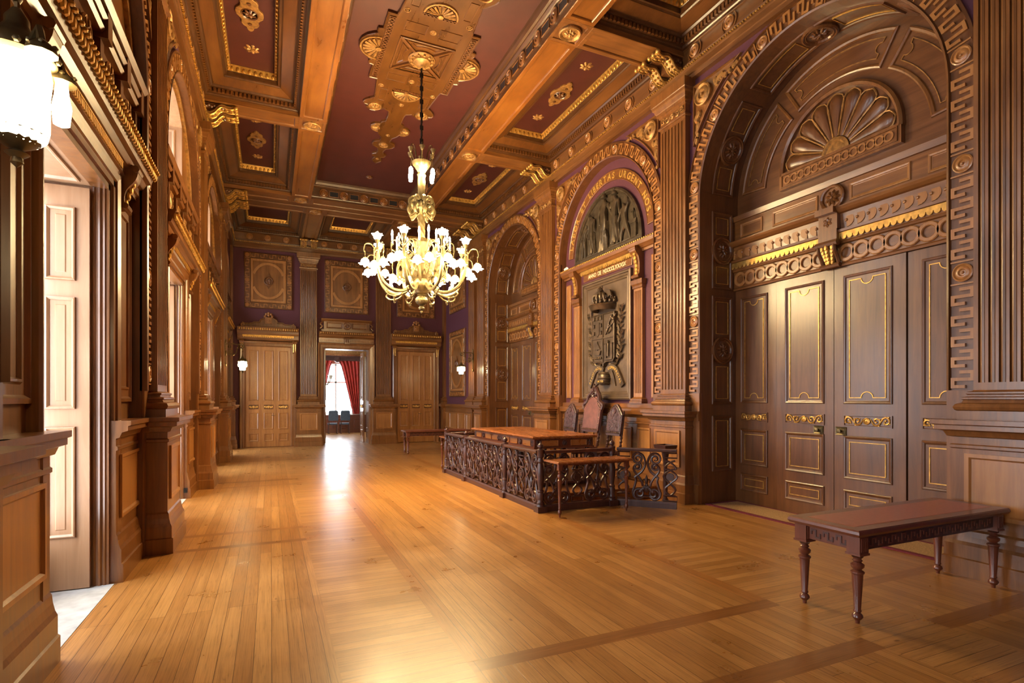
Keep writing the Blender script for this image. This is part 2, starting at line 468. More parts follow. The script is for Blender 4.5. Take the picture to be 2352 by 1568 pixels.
def roundel(mb, s, t, n, r, T):
    mb.lathe([(r, 0), (r, .3 * r), (.88 * r, .36 * r), (.74 * r, .22 * r), (.6 * r, .34 * r), (.42 * r, .36 * r), (.3 * r, .2 * r), (.16 * r, .22 * r), (.1 * r, .42 * r), (0, .46 * r)], (s, t, n), 18, T=T)

def arch_map(c, r0, zc, z0, T):
    """(a along the arch, b outwards, n) for a band of centre radius r0: left leg up, over, right leg down"""
    L = zc - z0
    def f(a, b, n):
        if a < L: return T(c - r0 - b, z0 + a, n)
        if a < L + PI * r0:
            ph = PI - (a - L) / r0
            return T(c + (r0 + b) * math.cos(ph), zc + (r0 + b) * math.sin(ph), n)
        return T(c + r0 + b, zc - (a - L - PI * r0), n)
    return f, 2 * L + PI * r0

def arch_path(c, r, zc, z0, n=40, z1=None):
    return [(c - r, z0)] + [(c - r * math.cos(PI * i / n), zc + r * math.sin(PI * i / n)) for i in range(n + 1)] + [(c + r, z0 if z1 is None else z1)]

def arch_wall(mb, T, s0, s1, z0, z1, c, r, zc, n, seg=40):
    """flat wall with an arched hole"""
    mb.quad((s0, z0, n), (c - r, z0, n), (c - r, z1, n), (s0, z1, n), T)
    mb.quad((c + r, z0, n), (s1, z0, n), (s1, z1, n), (c + r, z1, n), T)
    for i in range(seg):
        a, b = PI * i / seg, PI * (i + 1) / seg
        p = (c - r * math.cos(a), zc + r * math.sin(a)); q = (c - r * math.cos(b), zc + r * math.sin(b))
        mb.quad((p[0], p[1], n), (q[0], q[1], n), (q[0], z1, n), (p[0], z1, n), T)

TRIM = [0]
def trim(label, cat='trim'):
    TRIM[0] += 1
    return thing('trim_%d' % TRIM[0], (0, 0, 0), label, cat, kind='structure')

def arch_surround(T, c, ri, zc, z0, root, right=True, skip=0.):
    """meander band round an arch, with roundels and carved spandrels"""
    rm = ri + BW / 2
    m = MB(T)
    m.rings(arch_path(c, rm, zc, z0, 48), [(-BW / 2, -.02), (-BW / 2, .045), (-.112, .055), (-.104, .022), (.104, .022), (.112, .055), (BW / 2, .045), (BW / 2, -.02)], False)
    m.build('band', M['oak_dark'], root, smooth=False)
    f, L = arch_map(c, rm, zc, z0, T)
    # roundels: measured from the springing
    leg = zc - z0
    pos = []
    k = 5; st = PI * rm / (k + .42)
    for i in range(-3, k + 4):
        a = leg + st * (i + .21)
        if .12 < a < L - .12: pos.append(a)
    pos = [a for a in pos if a <= L / 2 + .01]; pos += [L - a for a in pos if a < L / 2 - .01]
    pos.sort()
    fm = MB(f)
    lo = skip
    pos = [a for a in pos if a > skip]
    for a in pos + [L]:
        hi = a - .115 if a < L else L
        if hi - lo > .12: fret(fm, lo + .01, hi - .01, -.092, .092, .02, .028, f, .215, .07)
        lo = a + .115
    fm.build('meander', M['oak_light'], root)
    for a in pos:
        q = MB(f); roundel(q, a, 0, .02, .088, f)
        for d in (-.108, .108):
            q.box(a + d - .007, a + d + .007, -.1, .1, .02, .045)
        q.build('roundel', M['oak_light'], root, smooth=True)

def spandrels(T, c, ro, zc, half, root):
    for sg in (-1, 1):
        m = MB(T); g = MB(T)
        # triangle between the arch, the pilaster and the entablature
        edge = half - .42; top = ZT - .17
        pts = []
        a0 = math.acos(min(1, edge / (ro + .07)))
        a1 = math.asin(min(1, (top - zc) / (ro + .07)))
        for i in range(13):
            a = a0 + (a1 - a0) * i / 12
            pts.append((c + sg * (ro + .07) * math.cos(a), zc + (ro + .07) * math.sin(a)))
        pts.append((c + sg * edge, top))
        if sg > 0: pts.reverse()
        m.rings(pts, [(0, 0), (0, .05), (.018, .055), (.03, .02)], True, True)
        m.build('spandrel', M['oak'], root)
        cs, ct = c + sg * (edge - .21), top - .22
        roundel(g, cs, ct, .02, .17, T)
        for k in range(26):       # leafy carving in the two points
            u = random.random()
            if k % 2: s = cs - sg * (.24 + .5 * u); t = top - .06 - .13 * (1 - u) * random.random() - .02
            else: s = c + sg * (edge - .05 - .10 * (1 - u) * random.random()); t = ct - .24 - .5 * u
            g.ball((s, t, .03), .03 + .025 * (1 - u), 6, 4, T, (1, 1.2, .7))
        g.build('spandrel_carving', M['gilt_dull'], root, smooth=True)

# ------------------------------------------------------------------ pilasters
PED = [(.06, 0), (.06, .16), (.045, .17), (.045, .29), (.03, .32), (.018, .37), (.012, .42), (0, .44), (0, 1.18), (.015, 1.19), (.015, 1.215), (0, 1.225), (0, 1.29),
       (.03, 1.30), (.05, 1.345), (.1, 1.36), (.1, 1.40), (.125, 1.41), (.125, 1.45)]
BASE = [(.09, 1.45), (.09, 1.535), (.105, 1.545), (.115, 1.57), (.1, 1.60), (.065, 1.61), (.055, 1.635), (.068, 1.645), (.068, 1.66), (.03, 1.67), (.03, 1.685), (.042, 1.695), (.042, 1.71), (.008, 1.72), (0, 1.73)]
CAP = [(0, 6.17), (.025, 6.18), (.03, 6.2), (.025, 6.22), (0, 6.23), (0, 6.36), (.018, 6.37), (.022, 6.4), (.045, 6.41), (.05, 6.45), (.06, 6.46), (.075, 6.51), (.1, 6.53), (.105, 6.57), (.115, 6.58), (.12, 6.72)]

def shaft(T, c, hw, d, nf, z0=1.73, z1=6.17):
    """reeded pilaster shaft, the section swept upwards"""
    m = MB(T)
    w = 2 * hw; st = (w - .05) / nf; prof = [(c - hw, .002), (c - hw, d)]
    for i in range(nf):
        a = c - hw + .025 + st * i
        x0, x1 = a + st * .16, a + st * .84
        prof += [(x0, d), (x0 + .003, d - .028)]
        for k in range(1, 4):
            ph = PI * k / 4
            prof.append(((x0 + x1) / 2 - (x1 - x0) / 2 * .86 * math.cos(ph), d - .028 + .024 * math.sin(ph)))
        prof += [(x1 - .003, d - .028), (x1, d)]
    prof += [(c + hw, d), (c + hw, .002)]
    zb, zt = z0 + .07, z1 - .05
    k = len(prof)
    pts = [(s, zb, n) for s, n in prof] + [(s, zt, n) for s, n in prof]
    m.add(pts, [(i, i + 1, k + i + 1, k + i) for i in range(k - 1)])
    m.box(c - hw, c + hw, z0 - .01, zb, .002, d); m.box(c - hw, c + hw, zt, z1 + .01, .002, d)
    return m

def scroll_band(mb, c, w, z, h, n, T, k=2):
    """a centre disc and linked leafy scrolls to both sides"""
    mb.lathe([(h * .36, 0), (h * .36, .10 * h), (h * .28, .14 * h), (h * .2, .06 * h), (h * .1, .08 * h), (0, .16 * h)], (c, z, n), 12, T=T)
    for sg in (-1, 1):
        L = w / 2 - h * .45
        for i in range(k):
            up = 1 if i % 2 == 0 else -1
            x = c + sg * (h * .45 + L * (i + .55) / k); r = min(h * .44, L / k * .46)
            p = [(x + sg * q, y) for q, y in spiral(0, 0, r, r * .22, -up * PI / 2, .95 * up, 14)]
            p = [(a, z + b) for a, b in p]
            lead = [(x - sg * L / k * .62, z + up * h * .22), (x - sg * L / k * .32, z - up * h * .30)]
            pts = lead + p
            mb.tube([(a, b, n + .004) for a, b in pts], [h * .05, h * .10] + [h * .13 - h * .06 * q / 14 for q in range(15)], 5, T, flat=.8)
            mb.ball((p[-1][0], p[-1][1], n + .006), h * .12, 6, 4, T, (1, 1, .7))
            for q, e in ((1, .9), (5, .8), (9, .7)):
                an = math.atan2(p[q][1] - z, p[q][0] - x)
                mb.ball((p[q][0] + math.cos(an) * h * .10, p[q][1] + math.sin(an) * h * .08, n + .004), h * .12 * e, 5, 4, T, (1.3, 1, .6))

def pilaster(T, c, label, root_loc, hw=.30, d=.10, nf=7, ped=(.42, .21), pedpanel=True, group='fluted pilasters', l=None, r=None):
    root = thing('pilaster', root_loc, label, 'pilaster', group)
    l = ped[0] if l is None else l; r = ped[0] if r is None else r
    m = MB(T); m.stack(c, ped[0], ped[1], PED, l=l, r=r); p = m.build('pedestal', M['oak'], root)
    if pedpanel:
        m = MB(T); m.rect(c - l + .11, c + r - .11, .56, 1.14, [(0, ped[1] - .005), (0, ped[1] + .022), (.035, ped[1] + .022), (.05, ped[1] + .006), (.065, ped[1] + .006)], True)
        m.build('pedestal_panel', M['oak_light'], p)
    m = MB(T); m.stack(c, hw, d, BASE); m.build('base', M['oak'], root)
    shaft(T, c, hw, d, nf).build('shaft', M['oak'], root)
    m = MB(T); m.stack(c, hw, d, CAP); cp = m.build('capital', M['oak'], root)
    m = MB(T); scroll_band(m, c, 2 * hw - .06, 6.295, .13, d, T); m.build('capital_carving', M['gilt_dull'], cp, smooth=True)
    return root

# ------------------------------------------------------------------ corbels under the ceiling beams
def corbel(T, c, label, loc, zt=ZB, depth=.62):
    root = thing('corbel', loc, label, 'bracket', 'gilded corbels under the ceiling beams')
    top, bot = zt - .03, 6.915
    for ds in (-.17, .17):
        ce = c + ds
        # S profile in (n, z)
        S = smooth_path([(.14, bot), (.20, bot - .02), (.27, bot + .02), (.33, bot + .10), (.40, bot + .15), (depth - .1, bot + .13), (depth - .02, bot + .15)], 4)
        poly = S + [(n_ - .01, z_ + .045) for n_, z_ in S[::-1]]
        m = MB(T)
        k = len(poly)
        pts = [(ce - .085, z, n) for n, z in poly] + [(ce + .085, z, n) for n, z in poly]
        m.add(pts, [(i, (i + 1) % k, k + (i + 1) % k, k + i) for i in range(k)] + [tuple(range(k)), tuple(range(k, 2 * k))])
        b = m.build('scroll', M['gilt_dull'], root)
        g = MB(T)
        for e in (-.085, .085):
            g.tube([(ce + e, z - .008, n) for n, z in S], .014, 5)
        for q in range(3, len(S) - 1, 3):
            for e in (-.04, .04):
                g.ball((ce + e, S[q][1] - .006, S[q][0]), .028, 6, 4, sc=(.8, .6, 1.5))
        g.tube([(ce - .11, bot + .16, depth - .02), (ce + .11, bot + .16, depth - .02)], .03, 8)
        for e in (-.1, 0, .1): g.ball((ce + e, bot + .155, depth), .04, 8, 5)
        g.ball((ce, bot - .015, .17), .022, 6, 4)
        g.build('scroll_carving', M['gilt'], b, smooth=True)
    m = MB(T)      # carved cheek between the wall and the scrolls
    m.box(c - .21, c + .21, bot + .18, top, .10, depth - .12); m.box(c - .21, c + .21, bot + .03, bot + .18, .10, .28)
    for e in (-.215, .215):
        for k in range(8):
            m.ball((c + e, bot + .13 + .02 * (k % 2), .13 + k * .045), .03, 6, 4)
    m.build('cheek', M['oak_dark'], root)
    return root

# ------------------------------------------------------------------ carved wall panel
def carved_panel(T, s0, s1, t0, t1, label, loc, group):
    root = thing('carved_panel', loc, label, 'panel', group)
    w = min(.19, (s1 - s0) * .14)
    m = MB(T); m.rect(s0, s1, t0, t1, [(0, -.01), (0, .04), (.02, .05), (.03, .028), (w - .03, .028), (w - .02, .05), (w, .05), (w + .012, .03)], False)
    m.build('frame', M['oak_dark'], root)
    g = MB(T)
    rr = w * .36
    def VT(a, b, n): return T(b, a, n)
    cs = [(s0 + w / 2, t0 + w / 2), (s1 - w / 2, t0 + w / 2), (s0 + w / 2, t1 - w / 2), (s1 - w / 2, t1 - w / 2), (s0 + w / 2, (t0 + t1) / 2), (s1 - w / 2, (t0 + t1) / 2)]
    for a, b in cs: roundel(g, a, b, .025, rr, T)
    tm = (t0 + t1) / 2
    for b in (t0, t1 - w):
        fret(g, s0 + w + .01, s1 - w - .01, b + .035, b + w - .035, .025, .024, T, .3)
        for x in (s0 + w, s1 - w): g.box(x - .008, x + .008, b + .02, b + w - .02, .025, .048)
    for a in (s0, s1 - w):
        for q0, q1 in ((t0 + w, tm - w / 2), (tm + w / 2, t1 - w)):
            fret(g, q0 + .01, q1 - .01, a + .035, a + w - .035, .025, .024, VT, .26)
            for x in (q0, q1): g.box(a + .02, a + w - .02, x - .008, x + .008, .025, .048)
    g.build('meander', M['oak_light'], root)
    f = MB(T)
    i0, i1, j0, j1 = s0 + w, s1 - w, t0 + w, t1 - w
    f.rect(i0, i1, j0, j1, [(.0, .02), (.02, .03), (.02, .06), (.085, .06), (.1, .029)], False)
    f.build('inner_border', M['oak_light'], root)
    f = MB(T); f.box(i0 + .09, i1 - .09, j0 + .09, j1 - .09, .01, .031)
    f.build('field', M['oak'], root)
    f = MB(T)
    cs_, ct_ = (i0 + i1) / 2, (j0 + j1) / 2
    R = (i1 - i0) / 2 - .09
    vs = max(1., min(1.75, ((j1 - j0) / 2 - .16) / (R + .02)))
    for sg in (-1, 1):
        pts = [(cs_ + (R + .02) * math.cos(a), ct_ + sg * vs * (R + .02) * math.sin(a)) for a in [math.radians(22 + 136 * k / 20) for k in range(21)]]
        if sg < 0: pts.reverse()
        f.rings(pts, [(-.045, .03), (-.04, .058), (.04, .058), (.045, .03)], False, ends=True)
    f.build('arched_moulding', M['oak_light'], root)
    q = MB(T)
    q.lathe([(.15, 0), (.15, .03), (.13, .045), (.115, .02), (0, .02)], (cs_, ct_, .03), 20)
    for sg in (-1, 1): q.prism([(cs_ - .09, ct_ + sg * .11), (cs_, ct_ + sg * .27), (cs_ + .09, ct_ + sg * .11)], .03, .055)
    q.rosette(cs_, ct_, .045, .105, 8, dish=False)
    q.build('rosette', M['oak_dark'], root)
    return root
WORLD = 6.2; EXPO = 1.43
# ------------------------------------------------------------------ panelled door leaves
PANM = [(0, 0), (.004, .016), (.012, .02), (.03, .014), (.036, .002), (.05, -.002)]
def notch_line(s0, s1, t0, t1, r):
    """rectangle with a half-round notch at the middle of the top and the bottom"""
    c = (s0 + s1) / 2; p = [(s0, t0)]
    if r:
        p += [(c + r * math.cos(a), t0 + r * math.sin(a)) for a in [PI - PI * k / 8 for k in range(9)]]
    p += [(s1, t0), (s1, t1)]
    if r:
        p += [(c + r * math.cos(a), t1 + r * math.sin(a)) for a in [-PI * k / 8 for k in range(9)]]
    return p + [(s0, t1)]

def panels(T, lst, n, wood, gilt, parent, notch=True):
    """moulded panels [(s0, s1, t0, t1, notched)] on a face at height n, with thin gilt lines"""
    m = MB(T); g = MB(T)
    for s0, s1, t0, t1, nt_ in lst:
        k = min(1., (s1 - s0) / .3)
        m.rect(s0, s1, t0, t1, [(o * k, n + h) for o, h in PANM], True)
        if gilt is not None:
            i = .05 * k + .03
            p = notch_line(s0 + i, s1 - i, t0 + i, t1 - i, min(.075, (s1 - s0) * .16) if nt_ else 0)
            g.rings(p, [(-.005, n - .004), (-.005, n + .008), (.005, n + .008), (.005, n - .004)], True)
    m.build('panel_moulding', wood, parent)
    if gilt is not None: g.build('gilt_line', gilt, parent)

def frieze_ornament(T, s0, s1, t0, t1, n, parent):
    m = MB(T); m.rect(s0, s1, t0, t1, [(0, n), (0, n + .014), (.014, n + .014), (.02, n + .002)], True)
    fr = m.build('frieze_panel', M['oak_dark'], parent)
    m = MB(T); scroll_band(m, (s0 + s1) / 2, s1 - s0 - .04, (t0 + t1) / 2, (t1 - t0) * .8, n + .004, T)
    m.build('frieze_scroll', M['gilt'], fr, smooth=True)

def oak_leaf(T, s0, s1, z0, z1, n0, n1, parent, plate=None, wood='oak', gilt='gilt', mg=(.12, .12)):
    m = MB(T); m.box(s0, s1, z0, z1, n0, n1)
    lf = m.build('door_leaf', M[wood], parent)
    a, b = s0 + mg[0], s1 - mg[1]
    panels(T, [(a, b, 1.58, z1 - .12, True), (a, b, .61, 1.17, False), (a, b, .2, .47, False)], n1, M[wood], M[gilt] if gilt else None, lf)
    frieze_ornament(T, a, b, 1.29, 1.44, n1, lf)
    if plate is not None:
        q = MB(T); q.rect(plate - .075, plate + .075, 1.17, 1.28, [(0, n1 + .001), (.004, n1 + .012), (.02, n1 + .006), (.03, n1 + .014)], True)
        q.lathe([(.018, 0), (.018, .03), (.03, .04), (.03, .05), (0, .055)], (plate, 1.225, n1 + .012), 10)
        q.build('lock_plate', M['brass'], lf)
    return lf

DOORN = [0]
def door(label, loc):
    DOORN[0] += 1
    return thing('door_%d' % DOORN[0], loc, label, 'door', kind='structure')

# ------------------------------------------------------------------ the two great door niches of the right wall
def niche(c, label, gilded=True):
    root = door(label, (XR, c, 0))
    X1 = XR + ND
    def TN(s, t, n): return (X1 - n, s, t)
    gm = M['gilt'] if gilded else M['gilt_dull']
    # backing wall, door head stack
    m = MB(TN)
    for i in range(40):
        a, b = PI * i / 40, PI * (i + 1) / 40
        r = RI
        m.quad((c - r * math.cos(a), 3.3, 0), (c - r * math.cos(b), 3.3, 0), (c - r * math.cos(b), ZS + r * math.sin(b), 0), (c - r * math.cos(a), ZS + r * math.sin(a), 0))
    m.quad((c - RI, -.02, 0), (c + RI, -.02, 0), (c + RI, 3.3, 0), (c - RI, 3.3, 0))
    m.build('niche_back', M['oak_dark_y'], root)
    # door leaves
    zt = 3.37
    e = [c - RI + .005, c - .895, c, c + .895, c + RI - .005]
    oak_leaf(TN, e[0], e[1] - .01, .012, zt, .005, .05, root, None, 'oak_dark', 'gilt', (.11, .15))
    oak_leaf(TN, e[1] + .004, e[2] - .004, .012, zt, .008, .065, root, e[2] - .10, 'oak_dark', 'gilt', (.15, .13))
    oak_leaf(TN, e[2] + .004, e[3] - .004, .012, zt, .008, .065, root, e[2] + .22, 'oak_dark', 'gilt', (.13, .15))
    oak_leaf(TN, e[3] + .01, e[4], .012, zt, .005, .05, root, None, 'oak_dark', 'gilt', (.15, .11))
    # transom: mouldings
    s0, s1 = c - RI, c + RI
    m = MB(TN)
    m.extr([(3.375, 0), (3.375, .09), (3.40, .10), (3.42, .085), (3.66, .085), (3.67, .11), (3.69, .12), (3.70, .13), (3.72, .13), (3.80, .135), (3.81, .16), (3.84, .17), (3.85, .11), (4.05, .13), (4.06, .17), (4.09, .2), (4.12, .22), (4.13, .22), (4.14, .07), (4.47, .07), (4.475, .1), (4.53, .115), (4.55, .12), (4.57, .03), (4.57, 0)], s0, s1)
    tr = m.build('transom', M['oak_y'], root)
    m = MB(TN); g = MB(TN)
    k = 17; p = (s1 - s0 - .1) / k
    for i in range(k):
        x = s0 + .05 + p * (i + .5)
        if abs(x - c) < .13: continue
        m.lathe([(.118, 0), (.118, .022), (.108, .03), (.075, .03), (.066, .02), (.066, 0)], (x, 3.54, .083), 16)
    m.build('guilloche', M['oak_light'], tr)
    m = MB(TN); k = 24; p = (s1 - s0) / k
    for i in range(k):
        x = s0 + p * (i + .5)
        if abs(x - c) < .13: continue
        sg = 1 if x < c else -1
        m.prism([(x + sg * .1 * math.cos(a), 3.95 + .09 * math.sin(a)) for a in [PI / 2 + sg * 0 + PI * q / 8 for q in range(9)]] if sg > 0 else
                [(x + .1 * math.cos(a), 3.95 + .09 * math.sin(a)) for a in [-PI / 2 + PI * q / 8 for q in range(9)]], .10 + .0, .125 + .0)
        m.ball((x, 3.95, .125), .022, 6, 4)
    m.build('scale_band', M['oak_light'], tr)
    k = 44; p = (s1 - s0) / k
    for i in range(k):
        x = s0 + p * (i + .5)
        g.prism([(x - p * .5, 3.80), (x - p * .5, 3.75)] + [(x + p * .46 * math.cos(a), 3.752 + p * .62 * math.sin(a)) for a in [PI + PI * q / 6 for q in range(7)]] + [(x + p * .5, 3.75), (x + p * .5, 3.80)], .135, .15)
    g.build('scalloped_strip', gm, tr)
    # centre break with its bracket and flower
    m = MB(TN)
    for z0, z1, n in ((3.84, 4.07, .19), (4.06, 4.14, .27), (3.68, 3.86, .2)): m.box(c - .13, c + .13, z0, z1, .02, n)
    m.rosette(c, 3.97, .19, .07, 6, dish=False)
    m.build('centre_block', M['oak'], tr)
    m = MB(TN)
    m.tube([(c - .15, 3.68, .2), (c + .15, 3.68, .2)], .045, 8); m.tube([(c - .13, 3.40, .13), (c + .13, 3.40, .13)], .035, 8)
    for e_ in (-.11, .11): m.tube(smooth_path([(c + e_, 3.68, .21), (c + e_, 3.6, .22), (c + e_, 3.5, .16), (c + e_, 3.42, .13)], 3), .022, 6)
    b = m.build('bracket', M['oak_dark'], tr, smooth=True)
    m = MB(TN)
    for q in range(5):
        for e_ in (-1, 0, 1):
            m.ball((c + e_ * (.07 - .008 * q), 3.63 - .045 * q, .2 - .014 * q + (.02 if e_ == 0 else 0)), .035, 6, 4, None, (.8, 1.4, .8))
    m.build('bracket_leaf', M['gilt'], b, smooth=True)
    # frieze panels and rose
    panels(TN, [(c - 1.55, c - 1.13, 4.20, 4.42, False), (c - .95, c - .22, 4.20, 4.42, False), (c + .22, c + .95, 4.20, 4.42, False), (c + 1.13, c + 1.55, 4.20, 4.42, False)], .07, M['oak_light'], None, tr)
    m = MB(TN); m.rosette(c, 4.31, .07, .17, 9); m.build('rose', M['oak'], tr)
    # lunette: fan and panels
    m = MB(TN)
    m.box(c - .84, c + .84, 4.69, 4.93, .0, .07); m.rect(c - .8, c + .8, 4.72, 4.90, [(0, .07), (.0, .085), (.012, .085), (.016, .072)], False)
    m.rings(arch_path(c, .82, 4.93, 4.90, 32), [(-.03, .0), (-.03, .06), (0, .085), (.03, .06), (.03, 0)], False)
    lu = m.build('fan_frame', M['oak'], root)
    m = MB(TN)
    for i in range(14):
        x = c - .70 + 1.4 * i / 13
        m.lathe([(.062, 0), (.062, .014), (.04, .014), (.04, 0)], (x, 4.81, .07), 14)
    m.build('fan_chain', M['oak_light'], lu)
    m = MB(TN); g = MB(TN)
    m.lathe([(.8, -.02), (.8, .012), (0, .012)], (c, 4.93, 0), 32, a0=0, a1=PI)
    m.build('fan_ground', M['oak_dark'], lu)
    m = MB(TN)
    kp = 9
    for i in range(kp):
        a = PI * (i + .5) / kp; ca, sa = math.cos(a), math.sin(a)
        hw = .125
        prof = [(.20, .028), (.32, .045), (.45, .068), (.57, .095), (.66, .105), (.715, .085), (.745, .04)]
        pts = []; ln = []
        for r, w in prof:
            for q in range(5):
                b = PI * q / 4; x = w * math.cos(b)
                pts.append((c + r * ca - x * sa, 4.93 + r * sa + x * ca, .012 + .05 * math.sin(b) * (w / .1) ** .5))
        fs = [(k * 5 + q, k * 5 + q + 1, k * 5 + q + 6, k * 5 + q + 5) for k in range(len(prof) - 1) for q in range(4)]
        m.add(pts, fs)
        out = [(r, w + .012) for r, w in prof] + [(.765, 0)] + [(r, -w - .012) for r, w in prof[::-1]]
        g.tube([(c + r * ca - x * sa, 4.93 + r * sa + x * ca, .03) for r, x in out], .011, 5)
    m.build('fan_petals', M['oak_dark'], lu, smooth=True)
    g.lathe([(.19, .012), (.19, .05), (.15, .06), (.13, .04), (.09, .055), (0, .055)], (c, 4.93, 0), 20, a0=0, a1=PI)
    g.build('fan_outline', M['gilt_dull'], lu, smooth=True)
    m = MB(TN); g = MB(TN)
    for a0, a1 in ((5, 55), (60, 120), (125, 175)):
        A0, A1 = math.radians(a0), math.radians(a1)
        o = arc(c, ZS, 1.58, A0, A1, 20) + arc(c, ZS, 1.13, A1, A0, 20)
        m.rings(o, [(0, -.005), (.004, .022), (.02, .03), (.045, .02), (.055, .0), (.07, -.004)], True)
        rr, ri = 1.47, 1.24
        d = math.radians(5.2)
        ends = []
        ol = arc(c, ZS, rr, A0 + d * .9, A1 - d * .9, 20)
        am = A1 - d; rm = (rr + ri) / 2
        ux, uy = math.cos(am), math.sin(am)
        ol += [(c + rm * ux + .062 * (math.cos(w) * ux + math.sin(w) * uy), ZS + rm * uy + .062 * (math.cos(w) * uy - math.sin(w) * ux)) for w in [PI * q / 8 for q in range(9)]]
        ol += arc(c, ZS, ri, A1 - d * 1.05, A0 + d * 1.05, 20)
        am = A0 + d; ux, uy = math.cos(am), math.sin(am)
        ol += [(c + rm * ux - .062 * (math.cos(w) * ux + math.sin(w) * uy), ZS + rm * uy - .062 * (math.cos(w) * uy - math.sin(w) * ux)) for w in [PI * q / 8 for q in range(9)]]
        g.rings(ol, [(-.005, 0), (-.005, .014), (.005, .014), (.005, 0)], True)
    m.build('lunette_panels', M['oak'], root)
    g.build('lunette_gilt_line', M['gilt_dull'], root)
    # jambs and soffit
    def TQ(a, l, n):
        if l < ZS: return (XR + a, c + RI - n, l)
        if l < ZS + PI * RI:
            ph = (l - ZS) / RI
            return (XR + a, c + (RI - n) * math.cos(ph), ZS + (RI - n) * math.sin(ph))
        return (XR + a, c - RI + n, ZS - (l - ZS - PI * RI))
    LT_ = 2 * ZS + PI * RI
    m = MB(TQ)
    ls = [0, ZS] + [ZS + PI * RI * i / 40 for i in range(1, 41)] + [LT_]
    for l0, l1 in zip(ls, ls[1:]): m.quad((-.0, l0, 0), (ND, l0, 0), (ND, l1, 0), (-.0, l1, 0))
    jb = m.build('jamb_lining', M['oak_dark'], root)
    pl = []
    for side in (0, 1):
        f = (lambda l: l) if side == 0 else (lambda l: LT_ - l)
        for l0, l1, r in ((.5, 1.38, 0), (1.56, 3.27, 1), (3.38, 4.6, 1)):
            pl.append((min(f(l0), f(l1)), max(f(l0), f(l1)), r))
    for a0, a1, r in ((4, 50, 1), (56, 124, 1), (130, 176, 1)):
        pl.append((ZS + RI * math.radians(a0), ZS + RI * math.radians(a1), r))
    m = MB(TQ); g = MB(TQ)
    for l0, l1, r in pl:
        A0, A1 = .2, .62
        lm = (l0 + l1) / 2
        def sub(a, l00, l11, k):
            return [(a, l00 + (l11 - l00) * i / k) for i in range(k + 1)]
        k = max(1, int((l1 - l0) / .12))
        o = sub(A1, l0, l1, k) + sub(A0, l1, l0, k)
        m.rings(o, [(0, 0), (.005, .02), (.015, .024), (.035, .014), (.045, .002), (.06, .0)], True)
        # gilt lines either side of the roundel
        segs = [(l0 + .09, lm - .26), (lm + .26, l1 - .09)] if r else [(l0 + .08, l1 - .08)]
        for q0, q1 in segs:
            if q1 - q0 < .08: continue
            kk = max(1, int((q1 - q0) / .12))
            o = sub(A1 - .085, q0, q1, kk) + sub(A0 + .085, q1, q0, kk)
            g.rings(o, [(-.004, 0), (-.004, .01), (.004, .01), (.004, 0)], True)
    m.build('jamb_panels', M['oak_dark'], jb)
    g.build('jamb_gilt_line', gm, jb)
    for l0, l1, r in pl:
        if r:
            m = MB(TQ); lm = (l0 + l1) / 2
            m.lathe([(.22, 0), (.22, .03), (.2, .045), (.18, .03), (.165, .04), (.15, .02), (0, .018)], (.41, lm, 0), 24)
            m.rosette(.41, lm, .018, .13, 10, dish=False)
            m.build('jamb_roundel', M['oak_dark'], jb)
    return root

# ------------------------------------------------------------------ wall_right
wr = thing('wall_right', (XR, 9, 0), 'right wall of oak and purple cloth with three tall arches', 'wall', kind='structure')
mids = [2.57 + 2.235, 9.285, 13.77]
edges = [2.57, 7.04, 11.53, 16.0]
m = MB(TR)
for c, s0, s1, r in ((RC[0], edges[0], edges[1], RI), (RC[1], edges[1], edges[2], RI), (RC[2], edges[2], edges[3], RI)):
    arch_wall(m, TR, s0, s1, 0, 7.3, c, r, ZS, 0)
m.quad((YF, 0, 0), (edges[0], 0, 0), (edges[0], 7.3, 0), (YF, 7.3, 0))
m.quad((edges[3], 0, 0), (YB, 0, 0), (YB, 7.3, 0), (edges[3], 7.3, 0))
m.build('wall_cloth', M['purple'], wr)
m = MB(); m.box(7.05, 7.15, YF - .3, YB + .4, -.1, 8.6); tag(m.build('wall_outer_right', M['shell']), 'outer masonry behind the right wall', 'wall', kind='structure')

for k, (c, lab) in enumerate(zip(RC, ('meander moulding round the nearest arch on the right wall', 'meander moulding round the arch with the Latin inscription', 'meander moulding round the farthest arch of the right wall'))):
    t = trim(lab, 'arch moulding')
    arch_surround(TR, c, RI, ZS, 1.73, t)
    spandrels(TR, c, RI + BW, ZS, 2.24, t)
    # small plinth under the band
    q = MB(TR)
    for sg in (-1, 1):
        a, b = sorted((c + sg * (RI + .004), c + sg * (RI + .30)))
        q.box(a, b, 0, 1.73, .001, .05); a, b = sorted((c + sg * (RI + .001), c + sg * (RI + .303))); q.box(a, b, 1.3, 1.45, .004, .075); q.box(a, b, .001, .3, .004, .075)
    q.build('band_plinth', M['oak'], t)

niche(RC[0], 'big arched oak door niche with fan, beside the near table on the right')
niche(RC[2], 'arched oak door niche at the far end of the right wall', True)

